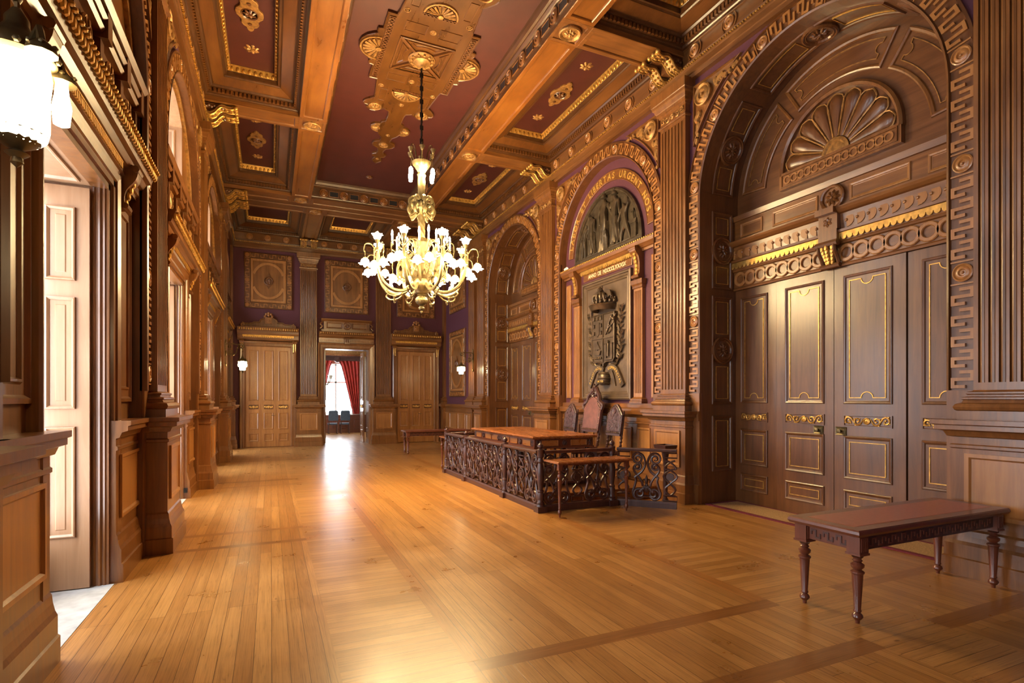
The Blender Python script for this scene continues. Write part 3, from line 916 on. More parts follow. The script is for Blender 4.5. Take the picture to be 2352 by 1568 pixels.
plabs = ['fluted pilaster at the right edge behind the near bench', 'fluted pilaster between the big door niche and the inscription arch', 'fluted pilaster between the inscription arch and the far door niche', 'pilaster left of the far door niche on the right wall']
for c, lab in zip(RP, plabs): pilaster(TR, c, lab, (XR, c, 0), r=.28 if c > 15 else None)
pilaster(TR, 16.83, 'plain-sided pilaster paired behind the wall lamp on the right wall', (XR, 16.83, 0), hw=.28, ped=(.36, .17), l=.28)
for c, lab in ((7.04, 'gilded double corbel above the pilaster beside the big right niche'), (11.53, 'gilded double corbel above the right pilaster beyond the inscription arch'), (16.0, 'gilded double corbel beyond the far arch on the right, nearer of two'), (16.83, 'gilded double corbel beyond the far arch on the right, farther of two')):
    corbel(TR, c, lab, (XR, c, 6.9))
carved_panel(TR, 17.62, 19.42, 1.72, 4.10, 'tall carved panel behind the wall lamp on the right wall', (XR, 18.5, 2.9), 'carved meander panels')
carved_panel(TR, 17.62, 19.42, 4.78, 6.55, 'carved panel high in the right corner above the taller panel', (XR, 18.5, 5.6), 'carved meander panels')
# corner strips and dado in the last bay of the right wall
t = trim('oak dado below the carved panels in the far right corner', 'dado')
m = MB(TR); m.stack(18.55, 1.40, .05, [(o * .5, z) for o, z in PED], l=1.38, r=1.6); d_ = m.build('dado', M['oak'], t)
for a, b in ((17.3, 17.62), (17.74, 18.35), (18.47, 19.3), (19.42, 19.9)):
    q = MB(TR); q.rect(a, b, .56, 1.14, [(0, .05), (0, .075), (.03, .075), (.045, .055)], True); q.build('dado_panel', M['oak_light'], d_)
t = trim('narrow fluted strip in the far right corner', 'corner pilaster')
m = MB(TR); m.box(19.94, 20.2, 1.45, 6.72, -.02, .08); m.stack(20.05, .13, .08, BASE); m.stack(20.05, .13, .08, CAP); m.stack(20.02, .2, .16, PED); m.build('corner_strip', M['oak'], t)

# ------------------------------------------------------------------ inscription bay of the right wall
c = RC[1]; RD = .14
def TI(s, t, n): return (XR + RD - n, s, t)
t2 = trim('purple recess with oak mouldings inside the inscription arch', 'arch recess')
m = MB(TI)
arc_top = 40
for i in range(arc_top):
    a, b = PI * i / arc_top, PI * (i + 1) / arc_top
    m.quad((c - RI * math.cos(a), 0, 0), (c - RI * math.cos(b), 0, 0), (c - RI * math.cos(b), ZS + RI * math.sin(b), 0), (c - RI * math.cos(a), ZS + RI * math.sin(a), 0))
m.build('recess_cloth', M['purple'], t2)
m = MB(TI)
pp = arch_path(c, RI, ZS, 0, 40)
for p, q in zip(pp, pp[1:]): m.quad((p[0], p[1], 0), (q[0], q[1], 0), (q[0], q[1], RD), (p[0], p[1], RD))
m.build('recess_reveal', M['oak_dark'], t2)
m = MB(TI)       # dado
m.extr([(0, 0), (0, .16), (.16, .16), (.17, .14), (.30, .14), (.42, .1), (.44, .09), (1.18, .09), (1.19, .105), (1.215, .105), (1.225, .09), (1.30, .09), (1.34, .12), (1.36, .17), (1.42, .18), (1.46, .18), (1.48, .10), (1.56, .10), (1.56, 0)], c - RI, c + RI)
dd = m.build('dado', M['oak_y'], t2)
for s0, s1 in ((c - 1.5, c - 1.12), (c - .95, c - .35), (c - .25, c + .25), (c + .35, c + .95), (c + 1.12, c + 1.5)):
    q = MB(TI); q.rect(s0, s1, .5, 1.12, [(0, .09), (0, .115), (.03, .115), (.045, .095)], True); q.build('dado_panel', M['oak_light'], dd)
m = MB(TI)       # cornice across the arch
m.extr([(4.36, 0), (4.36, .05), (4.40, .06), (4.41, .1), (4.45, .13), (4.47, .15), (4.51, .16), (4.54, .17), (4.54, .0)], c - RI, c + RI)
cc = m.build('cornice', M['oak_y'], t2)
g = MB(TI)
for i in range(56):
    g.ball((c - RI + .03 + (2 * RI - .06) * i / 55, 4.545, .165), .022, 6, 4)
for i in range(30):
    x = c - .92 + 1.84 * (i + .5) / 30
    g.prism([(x - .031, 4.41), (x - .031, 4.36)] + [(x + .028 * math.cos(a), 4.36 + .045 * math.sin(a)) for a in [PI + PI * q / 5 for q in range(6)]] + [(x + .031, 4.36), (x + .031, 4.41)], .06, .078)
g.build('cornice_beads', M['gilt'], cc, smooth=False)
for sg, lab in ((1, 'left'), (-1, 'right')):
    sc = c + sg * 1.1
    m = MB(TI)
    shaft(TI, sc, .125, .07, 6, 1.68, 3.70)
    sh = shaft(TI, sc, .125, .07, 6, 1.68, 3.70).build('small_pilaster', M['oak_light'], t2)
    m.stack(sc, .125, .07, [(.06, 1.56), (.06, 1.60), (.05, 1.61), (.05, 1.64), (.02, 1.66), (0, 1.68)])
    m.stack(sc, .125, .07, [(0, 3.69), (.02, 3.70), (.02, 3.74), (.04, 3.77), (.05, 3.83), (.05, 3.85)])
    m.build('small_capital', M['oak'], sh)
    m = MB(TI)
    S = smooth_path([(4.46, .16), (4.44, .21), (4.36, .20), (4.27, .13), (4.1, .10), (3.95, .11), (3.89, .13)], 4)
    poly = [(4.47, .0)] + S + [(3.86, 0)]
    m.extr(poly, sc - .09, sc + .09)
    for z_, n_ in ((4.42, .19), (3.91, .12)): m.tube([(sc - .105, z_, n_), (sc + .105, z_, n_)], .035, 8)
    cn = m.build('console', M['oak'], t2)
    g = MB(TI)
    for q in range(6): g.ball((sc, 4.32 - q * .07, .155 - .05 * min(1, q / 3)), .045, 6, 4, None, (1.1, 1.2, .6))
    g.build('console_leaf', M['gilt'], cn, smooth=True)
    m = MB(TI); m.rect(*sorted((c + sg * 1.43, c + sg * 1.62)), 1.66, 4.24, [(0, 0), (0, .03), (.012, .035), (.02, .03)], True); m.build('side_board', M['oak_light'], t2)
# lettered arch
m = MB(TI)
la0, la1 = math.radians(4), math.radians(176)
o = arc(c, 4.72, 1.52, la0, la1, 36) + arc(c, 4.72, 1.32, la1, la0, 36)
m.rings(o, [(0, 0), (0, .03), (.012, .036), (.022, .026)], True, True)
ib = m.build('inscription_arch', M['oak_y'], t2)
m = MB(TI); m.rect(c - .87, c + .87, 4.185, 4.345, [(0, 0), (0, .03), (.01, .034), (.018, .024)], True)
ab = m.build('date_board', M['oak_y'], t2)

def text_mesh(ch, size):
    cu = bpy.data.curves.new('glyph', 'FONT'); cu.body = ch; cu.size = size; cu.extrude = .006; cu.offset = .004 * size / .12
    o = bpy.data.objects.new('glyph', cu); COL.objects.link(o)
    dg = bpy.context.evaluated_depsgraph_get()
    me = o.evaluated_get(dg).to_mesh()
    vs = [tuple(v.co) for v in me.vertices]; fs = [tuple(p.vertices) for p in me.polygons]
    o.evaluated_get(dg).to_mesh_clear()
    bpy.data.objects.remove(o); bpy.data.curves.remove(cu)
    return vs, fs
GL = {}
def glyph(ch, size):
    if (ch, size) not in GL:
        v, f = text_mesh(ch, size)
        xs = [p[0] for p in v] or [0]
        GL[(ch, size)] = (v, f, min(xs), max(xs))
    return GL[(ch, size)]
def letter(mb, ch, size, T):
    """T maps (x centred, y, n)"""
    v, f, x0, x1 = glyph(ch, size)
    if not v: return
    mb.add([(p[0] - (x0 + x1) / 2, p[1], p[2]) for p in v], f, T)
txt = 'LABOR ET LIBERTAS URGENT NOS.'
adv = []
for ch in txt:
    if ch == ' ': adv.append(.125)
    else:
        _, _, x0, x1 = glyph(ch, .17); adv.append(x1 - x0 + .036)
tot = sum(adv); span = math.radians(160); rb = 1.36
# reading direction: looking along +x the wall's s axis (y) runs to the left, so mirror s
def place_on_arch(mb, ch, size, ang, rb):
    """ang measured from the reader's left (0) over the top to the right (pi)"""
    ux, uy = -math.cos(ang), math.sin(ang)          # outward, in reader coordinates (x to the right)
    tx, ty = math.sin(ang), math.cos(ang)           # reading direction
    def TT(x, y, n):
        rx = (rb + y) * ux + x * tx; ry = (rb + y) * uy + x * ty
        return TI(c - rx, 4.72 + ry, .03 + n)
    letter(mb, ch, size, TT)
lm = MB(TI); a = 0.
for ch, w in zip(txt, adv):
    ang = math.radians(11) + math.radians(159) * (a + w / 2) / tot; a += w
    if ch != ' ': place_on_arch(lm, ch, .17, ang, rb)
lm.build('inscription', M['letter'], ib)
txt = 'ANNO DE MDCCCLXXXIX'
adv = [.09 if ch == ' ' else glyph(ch, .112)[3] - glyph(ch, .112)[2] + .024 for ch in txt]
tot = sum(adv); k = 1.36 / tot; a = -.68
lm = MB(TI)
for ch, w in zip(txt, adv):
    x0 = a + w * k / 2; a += w * k
    if ch == ' ': continue
    letter(lm, ch, .112, lambda x, y, n, x0=x0: TI(c - (x0 + x), 4.224 + y, .026 + n))
lm.build('date', plain('cream lettering', (.72, .58, .33), .5, .1, .1, 10), ab)
# ------------------------------------------------------------------ bronze reliefs in the inscription bay
def skin_shape(joints, bones, rads, sub=1):
    """one continuous body grown over a skeleton; returns verts, faces"""
    me = bpy.data.meshes.new('sk'); me.from_pydata(joints, bones, [])
    o = bpy.data.objects.new('sk', me); COL.objects.link(o)
    md = o.modifiers.new('skin', 'SKIN'); md.use_smooth_shade = True
    for i, r in enumerate(rads):
        me.skin_vertices[0].data[i].radius = (r, r)
    me.skin_vertices[0].data[0].use_root = True
    sb = o.modifiers.new('s', 'SUBSURF'); sb.levels = sub; sb.render_levels = sub
    dg = bpy.context.evaluated_depsgraph_get(); ev = o.evaluated_get(dg); mm = ev.to_mesh()
    vs = [tuple(v.co) for v in mm.vertices]; fs = [tuple(p.vertices) for p in mm.polygons]
    ev.to_mesh_clear(); bpy.data.objects.remove(o); bpy.data.meshes.remove(me)
    return vs, fs

def TLU(x, y, n): return TI(c - x, 4.62 + y, n)          # reader's x, height, relief
rl = thing('bronze_relief', (XR, c, 4.62), 'dark bronze lunette relief of allegorical figures under the Latin inscription', 'relief')
m = MB(TLU)
m.rings([(-1.2, 0)] + [(-1.2 * math.cos(PI * i / 40), .03 + 1.24 * math.sin(PI * i / 40)) for i in range(41)] + [(1.2, 0)], [(0, 0), (0, .06), (-.035, .08), (-.06, .075), (-.075, .045), (-.09, .05), (-.10, .02)], True, True)
m.build('plate', M['bronze'], rl)
fr = MB(TLU)
def figure(x, y, h, lean, arms, legs, name, helmet=False, robe=False, dx_legs=0):
    """joints in head-height units; arms/legs give end points"""
    u = h / 7.5
    J = [(x, y + 3.8 * u, .06), (x + lean * .5, y + 5.0 * u, .07), (x + lean, y + 6.2 * u, .07), (x + lean * 1.15, y + 6.6 * u, .08), (x + lean * 1.3, y + 7.1 * u, .09)]
    R = [.62 * u, .6 * u, .68 * u, .26 * u, .44 * u]
    B = [(0, 1), (1, 2), (2, 3), (3, 4)]
    for (ex, ey), (hx, hy), sg in arms:
        i = len(J)
        J += [(x + lean + sg * .85 * u, y + 6.1 * u, .07), (x + ex * u, y + ey * u, .09), (x + hx * u, y + hy * u, .09)]
        R += [.32 * u, .24 * u, .19 * u]; B += [(2, i), (i, i + 1), (i + 1, i + 2)]
    for (kx, ky), (fx, fy) in legs:
        i = len(J)
        J += [(x + kx * u, y + ky * u, .07), (x + fx * u, y + fy * u, .06), (x + (fx + .5 * (1 if fx >= 0 else -1)) * u, y + (fy - .1) * u, .08)]
        R += [.42 * u, .26 * u, .2 * u]; B += [(0, i), (i, i + 1), (i + 1, i + 2)]
    v, f = skin_shape(J, B, R, 1)
    q = MB(TLU); q.add([(a, b, max(.012, (d - .05) * .8 + .035)) for a, b, d in v], f)
    o = q.build(name, M['bronze'], rl, smooth=True)
    if helmet:
        q = MB(TLU); q.lathe([(.5 * u, -.05 * u), (.52 * u, .12 * u), (.4 * u, .42 * u), (.15 * u, .6 * u), (0, .62 * u)], (J[4][0], J[4][1] + .1 * u, .06), 10, axis='t')
        q.tube([(J[4][0] - .5 * u, J[4][1] + .3 * u, .08), (J[4][0] - .2 * u, J[4][1] + .85 * u, .08), (J[4][0] + .3 * u, J[4][1] + .8 * u, .08)], .12 * u, 6)
        q.build('helmet', M['bronze'], o, smooth=True)
    if robe:
        q = MB(TLU)
        prof = [(.75 * u, 3.9 * u), (.85 * u, 3.0 * u), (1.0 * u, 1.8 * u), (1.15 * u, .7 * u), (1.25 * u, .05 * u)]
        pts = []; k = 16
        for w, z in prof:
            for i in range(k + 1):
                a = -1 + 2 * i / k
                pts.append((x + dx_legs * u * (1 - z / (3.9 * u)) + a * w, y + z, .03 + .05 * math.sqrt(max(0, 1 - a * a)) + .014 * math.sin(i * 2.4 + z * 6)))
        q.add(pts, [(r * (k + 1) + i, r * (k + 1) + i + 1, (r + 1) * (k + 1) + i + 1, (r + 1) * (k + 1) + i) for r in range(len(prof) - 1) for i in range(k)])
        q.build('robe', M['bronze'], o, smooth=True)
    return o
A = figure
A(-.82, .06, .74, .10, [((-.6, 4.6), (-1.2, 3.8), -1), ((1.4, 4.7), (2.0, 3.9), 1)], [((-.5, 2.0), (-.9, .1)), ((.5, 2.0), (.5, .1))], 'stooping_figure')
A(-.50, .10, .84, 0, [((-1.1, 4.9), (-.9, 6.2), -1), ((1., 4.8), (1.2, 3.8), 1)], [((-.3, 2), (-.3, .1)), ((.4, 2), (.4, .1))], 'spear_bearer', robe=True)
A(-.02, .05, 1.12, -.01, [((-1.3, 4.9), (-1.0, 3.6), -1), ((1.5, 5.0), (2.3, 4.0), 1)], [((-.35, 2), (-.4, .1)), ((.45, 2), (.45, .1))], 'robed_central_figure', helmet=True, robe=True, dx_legs=-.5)
A(.34, .12, 1.0, .0, [((-1.3, 5.0), (-.9, 5.6), -1), ((1.2, 4.9), (1.3, 3.9), 1)], [((-.3, 2), (-.3, .1)), ((.4, 2), (.4, .1))], 'helmeted_figure', helmet=True, robe=True)
A(.66, .05, .80, -.02, [((-1.4, 5.0), (-1.9, 4.1), -1), ((1.1, 6.7), (.9, 8.2), 1)], [((-.9, 2.1), (-1.3, .1)), ((1.0, 2.0), (1.7, .1))], 'striding_youth')
q = MB(TLU)
q.tube([(-.60, .42, .07), (-.56, .92, .07)], .013, 6); q.lathe([(.03, 0), (.0, .09)], (-.557, .91, .07), 6, axis='t'); q.build('spear', M['bronze'], rl)
q = MB(TLU); q.box(.88, 1.03, .06, .34, .0, .07); q.prism([(.80, .40), (1.07, .40), (1.04, .33), (.88, .33)], .01, .085); q.tube([(.96, .4, .06), (.93, .56, .06)], .016, 6); q.box(.89, .99, .55, .60, .03, .09); q.build('anvil', M['bronze'], rl)
q = MB(TLU); q.prism([(.17, .05), (.17, .58), (.30, .60), (.30, .05)], .01, .05); q.build('altar', M['bronze'], rl)
q = MB(TLU)
for i in range(30):
    x = -1.02 + 2.04 * i / 29; q.ball((x, .045 + .02 * math.sin(i * 3.1), .03), .05, 6, 4, None, (1.2, .6, .5))
q.build('ground_strip', M['bronze'], rl, smooth=True)

def TPQ(x, y, n): return TI(c - x, 2.88 + y, n)
pq = thing('coat_of_arms_plaque', (XR, c, 2.88), 'tall bronze plaque with crowned coat of arms behind the three chairs', 'plaque')
m = MB(TPQ)
m.rect(-.87, .87, -1.25, 1.25, [(0, 0), (0, .07), (.03, .085), (.05, .08), (.06, .055), (.10, .06), (.115, .04), (.145, .045), (.16, .022)], True)
m.build('plate', M['bronze_plate'], pq)
m = MB(TPQ)
sh = [(-.40, .50), (.40, .50), (.40, -.42), (.34, -.49), (.12, -.49), (.03, -.52), (0, -.60), (-.03, -.52), (-.12, -.49), (-.34, -.49), (-.40, -.42)]
m.rings(sh[::-1], [(0, .02), (0, .11), (.02, .115), (.03, .10)], True, True)
s_ = m.build('shield', M['bronze_mid'], pq)
m = MB(TPQ)
m.box(-.012, .012, -.5, .48, .1, .118); m.box(-.37, .37, -.012, .012, .1, .118)
def castle(x, y, w, h):
    m.box(x - w / 2, x + w / 2, y, y + h, .1, .125)
    for k in (-.4, 0, .4): m.box(x + k * w - w * .12, x + k * w + w * .12, y + h, y + h + w * .25, .1, .125)
for x in (-.33, -.2, -.07):
    castle(x, .38, .07, .06)
for y in (.08, .23): castle(-.33, y, .06, .06); castle(-.07, y, .06, .06)
m.prism([(-.27, .33), (-.13, .33), (-.13, .1), (-.2, .04), (-.27, .1)], .1, .115)
m.tube(smooth_path([(.10, .06, .115), (.18, .16, .12), (.24, .30, .12), (.33, .44, .115)]), .016, 6)   # staff with serpents
for sg in (-1, 1):
    m.tube([(.2 + .09 * math.sin(sg * k * .9) + .02 * k, .08 + .04 * k, .12) for k in range(10)], .012, 5)
for k in range(4): m.ball((.30 + .03 * k, .40 - .02 * k, .12), .03, 6, 4)
m.prism([(-.34, -.25), (-.06, -.25), (-.1, -.34), (-.30, -.34)], .1, .13)                              # ship
m.tube([(-.2, -.25, .115), (-.2, -.05, .115)], .01, 5); m.prism([(-.2, -.07), (-.2, -.22), (-.09, -.22)], .105, .12); m.prism([(-.21, -.07), (-.21, -.22), (-.31, -.22)], .105, .12)
for k in range(6): m.ball((-.34 + .055 * k, -.40, .11), .03, 6, 4)
castle(.1, -.42, .08, .28); castle(.31, -.42, .08, .28); m.tube([(.205, -.38, .12), (.205, -.12, .12)], [.035, .022], 6); m.ball((.205, -.09, .12), .03)
m.box(.06, .35, -.45, -.42, .1, .13)
m.build('quarters', M['bronze_mid'], s_)
m = MB(TPQ)      # crown with the winged crest
m.lathe([(.30, 0), (.32, .02), (.345, .09), (.36, .10), (.34, .12)], (0, .55, .03), 24, axis='t', a0=0, a1=PI)
m.lathe([(.30, 0), (.26, .05), (.27, .11), (.34, .12)], (0, .55, .03), 24, axis='t', a0=0, a1=PI)
for i in range(9):
    a = PI * (i + .5) / 9
    m.ball((.36 * math.cos(a), .72, .03 + .36 * math.sin(a) * .6), .045, 6, 4); m.ball((.37 * math.cos(a), .78, .03 + .34 * math.sin(a) * .6), .022, 6, 4)
for i in range(5):
    a = PI * (i + .5) / 5
    m.tube(smooth_path([(.34 * math.cos(a), .72, .03 + .2 * math.sin(a)), (.30 * math.cos(a), .86, .05 + .2 * math.sin(a)), (.05 * math.cos(a), .90, .08)], 3), .03, 6)
cr = m.build('crown', M['bronze_mid'], pq, smooth=True)
m = MB(TPQ)
m.tube(smooth_path([(0, .74, .15), (.0, .84, .16), (-.03, .92, .14), (-.01, .98, .17), (.05, .97, .2)], 3), [.07, .075, .08, .085, .085, .08, .07, .06, .06, .055, .05, .04, .03], 7)
for sg in (-1, 1):
    m.prism([(sg * .06, .86), (sg * .16, .97), (sg * .30, .93), (sg * .36, .80), (sg * .28, .82), (sg * .24, .76), (sg * .17, .80), (sg * .10, .74)], .12, .15)
    m.ball((sg * .04, 1.02, .15), .025, 6, 4, None, (.6, 1.6, .6))
m.build('winged_crest', M['bronze_mid'], cr, smooth=False)
for sg in (-1, 1):       # laurel sprays
    m = MB(TPQ)
    st = smooth_path([(sg * .10, -.62, .03), (sg * .42, -.50, .04), (sg * .52, -.2, .04), (sg * .50, .15, .04), (sg * .55, .52, .04)], 5)
    m.tube(st, .013, 5)
    for k in range(2, len(st), 1):
        x, y, n = st[k]
        for d in (-1, 1):
            an = PI / 2 - sg * .2 + d * .8 + .3 * math.sin(k * 1.7)
            ca, sa = math.cos(an), math.sin(an); Lf = .15
            m.add([(x, y, n), (x + Lf * .5 * ca - .034 * sa, y + Lf * .5 * sa + .034 * ca, n + .035), (x + Lf * ca, y + Lf * sa, n + .015), (x + Lf * .5 * ca + .034 * sa, y + Lf * .5 * sa - .034 * ca, n + .035)], [(0, 1, 2), (0, 2, 3)])
    m.build('laurel_spray', M['bronze_mid'], pq)
for sg, word in ((-1, 'ASSOCIAÇÃO'), (1, 'COMMERCIAL')):
    m = MB(TPQ)
    P = smooth_path([(sg * .06, -.66), (sg * .20, -.60), (sg * .36, -.64), (sg * .46, -.76), (sg * .60, -.98)], 5)
    if sg < 0: P = P[::-1]
    m.rings(P, [(-.065, .03), (-.06, .06), (.06, .07), (.065, .03)], False, ends=True)
    rb_ = m.build('ribbon', M['bronze_mid'], pq)
    L = MB(TPQ); k = len(P) - 1
    for i, ch in enumerate(word):
        want = (.08 + .84 * (i + .5) / len(word)) * sum(math.hypot(P[q + 1][0] - P[q][0], P[q + 1][1] - P[q][1]) for q in range(k)); j = 0
        while j < k - 1 and want > math.hypot(P[j + 1][0] - P[j][0], P[j + 1][1] - P[j][1]): want -= math.hypot(P[j + 1][0] - P[j][0], P[j + 1][1] - P[j][1]); j += 1
        w = want / math.hypot(P[j + 1][0] - P[j][0], P[j + 1][1] - P[j][1])
        px = P[j][0] + (P[j + 1][0] - P[j][0]) * w; py = P[j][1] + (P[j + 1][1] - P[j][1]) * w
        dx, dy = P[j + 1][0] - P[j][0], P[j + 1][1] - P[j][1]; ln = math.hypot(dx, dy); dx /= ln; dy /= ln
        letter(L, ch, .075, lambda x, y, n, px=px, py=py, dx=dx, dy=dy: TPQ(px + x * dx - (y - .028) * dy, py + x * dy + (y - .028) * dx, .064 + n))
    L.build('ribbon_lettering', M['letter'], rb_)
m = MB(TPQ)
m.lathe([(.10, -.14), (.135, -.07), (.15, 0), (.14, .08), (.11, .13), (.0, .13)], (0, -.82, .05), 16, axis='t')
for z_ in (-.10, .0, .09): m.lathe([(.14 if z_ else .155, z_ - .012), (.15 if z_ else .165, z_), (.14 if z_ else .155, z_ + .012)], (0, -.82, .05), 16, axis='t')
for sg in (-1, 1): m.prism([(sg * .02, -.70), (sg * .20, -.60), (sg * .3, -.78), (sg * .36, -.98), (sg * .26, -.92), (sg * .16, -.74)], .03, .055)
br_ = m.build('barrel', M['bronze_mid'], pq, smooth=True)
L = MB(TPQ)
for i, ch in enumerate('PORTO'):
    letter(L, ch, .05, lambda x, y, n, i=i: TPQ((.162 + n) * math.sin((-.055 + .037 * i + x) / .16), -.90 + y, .05 + (.162 + n) * math.cos((-.055 + .037 * i + x) / .16)))
L.build('barrel_lettering', M['letter'], br_)

# crumpled paper left on the cornice
m = MB(); m.ball((XR + RD - .12, RC[1] + 1.46, 4.60), .055, 7, 5, sc=(.8, 1.5, .75))
m.v = [(a + random.uniform(-.012, .012), b + random.uniform(-.012, .012), d + random.uniform(-.01, .01)) for a, b, d in m.v]
tag(m.build('paper_scrap', M['paper']), 'crumpled white paper left on the left end of the cornice below the bronze lunette', 'paper')

# ------------------------------------------------------------------ left wall with its french doors and arched windows
wl = thing('wall_left', (XL, 9, 0), 'left wall with deep french doors and arched windows over them', 'wall', kind='structure')
LE = [YF, 2.7, 7.2, 11.7, 16.17]
m = MB(TL)
LCX = [.45] + LC + [18.6]
for i, cc_ in enumerate(LCX):
    r = LI if i < 4 else (1.22 if i == 4 else LI)
    s0 = YF if i == 0 else LE[i]; s1 = LE[i + 1] if i < 4 else YB
    arch_wall(m, TL, s0, s1, 0, 7.3, cc_, r, ZS if i < 4 else ZS + .25, 0)
m.build('wall_cloth', M['purple'], wl)
HW = .76; DH = 3.5; WS = 4.86
def left_bay(cc_, idx, r=LI, zs=ZS, hw=HW, wlab='', dlab='', band=True):
    n0 = -LN
    zt = lambda s: zs + math.sqrt(max(0, r * r - (s - cc_) ** 2))
    # recess lining
    t = trim('oak lined recess around %s' % dlab.replace('open french door', 'the french door'), 'arch recess')
    m = MB(TL)
    ss = [cc_ - r + 1e-3] + [cc_ - r * math.cos(PI * i / 40) for i in range(1, 40)] + [cc_ + r - 1e-3]
    ss = sorted(set(ss + [cc_ - hw, cc_ + hw]))
    for a, b in zip(ss, ss[1:]):
        if b <= cc_ - hw + 1e-6 or a >= cc_ + hw - 1e-6:
            m.quad((a, 0, n0), (b, 0, n0), (b, zt(b), n0), (a, zt(a), n0))
        else:
            m.quad((a, zt(a) - .10, n0), (b, zt(b) - .10, n0), (b, zt(b), n0), (a, zt(a), n0))
    m.quad((cc_ - hw, DH, n0), (cc_ + hw, DH, n0), (cc_ + hw, WS, n0), (cc_ - hw, WS, n0))
    m.build('recess_wall', M['oak'], t)
    m = MB(TL)
    pp = arch_path(cc_, r, zs, 0, 40)
    for p, q in zip(pp, pp[1:]): m.quad((p[0], p[1], n0), (q[0], q[1], n0), (q[0], q[1], 0), (p[0], p[1], 0))
    m.rings(pp, [(-.0, n0), (-.0, n0 + .03), (-.04 * -1, n0 + .02), (.06, n0)], False) if False else None
    m.build('recess_reveal', M['oak_dark'], t)
    # moulding inside the recess arch
    m = MB(TL)
    m.rings(arch_path(cc_, r - .03, zs, WS, 40), [(-.03, n0), (-.025, n0 + .04), (.0, n0 + .05), (.02, n0 + .03), (.03, n0)], False)
    m.build('recess_moulding', M['gilt_dull'], t)
    # side panels
    for sg in (-1, 1):
        a, b = sorted((cc_ + sg * (hw + .2), cc_ + sg * (r - .04)))
        if b - a > .2:
            q = MB(TL); q.rect(a, b, 1.62, 3.55, [(0, n0), (0, n0 + .03), (.03, n0 + .035), (.05, n0 + .012), (.11, n0 + .012), (.125, n0 + .03), (.14, n0 + .03), (.15, n0 + .012)], True)
            q.build('side_panel', M['oak'], t)
    # architrave, cornice and carved parapet above the door
    h = r - .005
    m = MB(TL)
    for sg in (-1, 1):
        a, b = sorted((cc_ + sg * hw, cc_ + sg * (hw + .19)))
        x = cc_ + sg * hw
        m.rings([(cc_ + sg * hw, 0), (cc_ + sg * hw, DH + .19)], [(-sg * 0, n0 - .12)] + [(-sg * o, n0 + k) for o, k in ((.0, .02), (.05, .02), (.055, .045), (.11, .045), (.12, .06), (.17, .075), (.19, .06), (.19, 0))], False)
    m.extr([(DH, n0 - .1), (DH, n0 + .02), (DH + .05, n0 + .02), (DH + .055, n0 + .045), (DH + .11, n0 + .045), (DH + .12, n0 + .06), (DH + .17, n0 + .075), (DH + .19, n0 + .06), (DH + .19, n0)], cc_ - hw - .19, cc_ + hw + .19)
    for sg in (-1, 1):
        for nn, rr_ in ((n0 - .085, .012), (n0 - .045, .016), (n0 - .01, .012)):
            m.tube([(cc_ + sg * hw, 0, nn), (cc_ + sg * hw, DH, nn)], rr_, 6)
    ar = m.build('architrave', M['oak'], t)
    m = MB(TL)
    m.extr([(3.69, n0), (3.69, n0 + .06), (3.72, n0 + .07), (3.73, n0 + .09), (3.80, n0 + .09), (3.81, n0 + .12), (3.86, n0 + .15), (3.87, n0 + .19), (3.90, n0 + .2), (3.99, n0 + .235), (4.02, n0 + .25), (4.03, n0)], cc_ - h, cc_ + h)
    co = m.build('cornice', M['oak_y'], t)
    g = MB(TL); k = 52
    for i in range(k):      # acanthus strip
        x = cc_ - h + 2 * h * (i + .5) / k
        g.ball((x, 3.945, n0 + .225), .036, 6, 4, None, (.75, 1.35, .7)); g.ball((x, 3.985, n0 + .255), .02, 5, 4)
    g.build('acanthus_strip', M['gilt'], co, smooth=True)
    g = MB(TL); k = 44
    for i in range(k):
        x = cc_ - hw - .1 + 2 * (hw + .1) * (i + .5) / k
        g.box(x - .013, x + .013, 3.735, 3.79, n0 + .085, n0 + .105)
    g.extr([(3.79, n0 + .085), (3.79, n0 + .108), (3.802, n0 + .108), (3.802, n0 + .085)], cc_ - hw - .1, cc_ + hw + .1)
    g.build('dentils', M['gilt'], co)
    for sg in (-1, 1):
        x = cc_ + sg * (hw + .32)
        m = MB(TL)
        S = smooth_path([(3.84, n0 + .14), (3.80, n0 + .19), (3.7, n0 + .17), (3.6, n0 + .1), (3.5, n0 + .08), (3.44, n0 + .1)], 3)
        m.extr([(3.85, n0)] + S + [(3.42, n0)], x - .07, x + .07)
        m.tube([(x - .085, 3.8, n0 + .17), (x + .085, 3.8, n0 + .17)], .035, 8); m.tube([(x - .08, 3.45, n0 + .09), (x + .08, 3.45, n0 + .09)], .028, 8)
        cn = m.build('console', M['oak'], t)
        g = MB(TL)
        for q in range(5): g.ball((x, 3.74 - q * .06, n0 + .16 - .02 * q), .035, 6, 4, None, (1.2, 1.3, .6))
        g.build('console_leaf', M['gilt'], cn, smooth=True)
    m = MB(TL)
    m.box(cc_ - h, cc_ + h, 4.03, WS - .02, n0, n0 + .03)
    for a, b, n_ in ((4.03, 4.12, .08), (4.60, 4.66, .11), (4.69, 4.75, .13), (4.78, 4.86, .17)):
        m.extr([(a, n0), (a, n0 + n_ * .8), ((a + b) / 2, n0 + n_), (b, n0 + n_ * .9), (b, n0)], cc_ - h, cc_ + h)
    pa = m.build('parapet', M['oak_y'], t)
    k = 5
    m = MB(TL); g = MB(TL)
    for i in range(k + 1):
        x = cc_ - h + 2 * h * i / k; x = min(max(x, cc_ - h + .06), cc_ + h - .06)
        m.box(x - .05, x + .05, 4.12, 4.60, n0 + .02, n0 + .075); m.box(x - .065, x + .065, 4.56, 4.78, n0 + .02, n0 + .13)
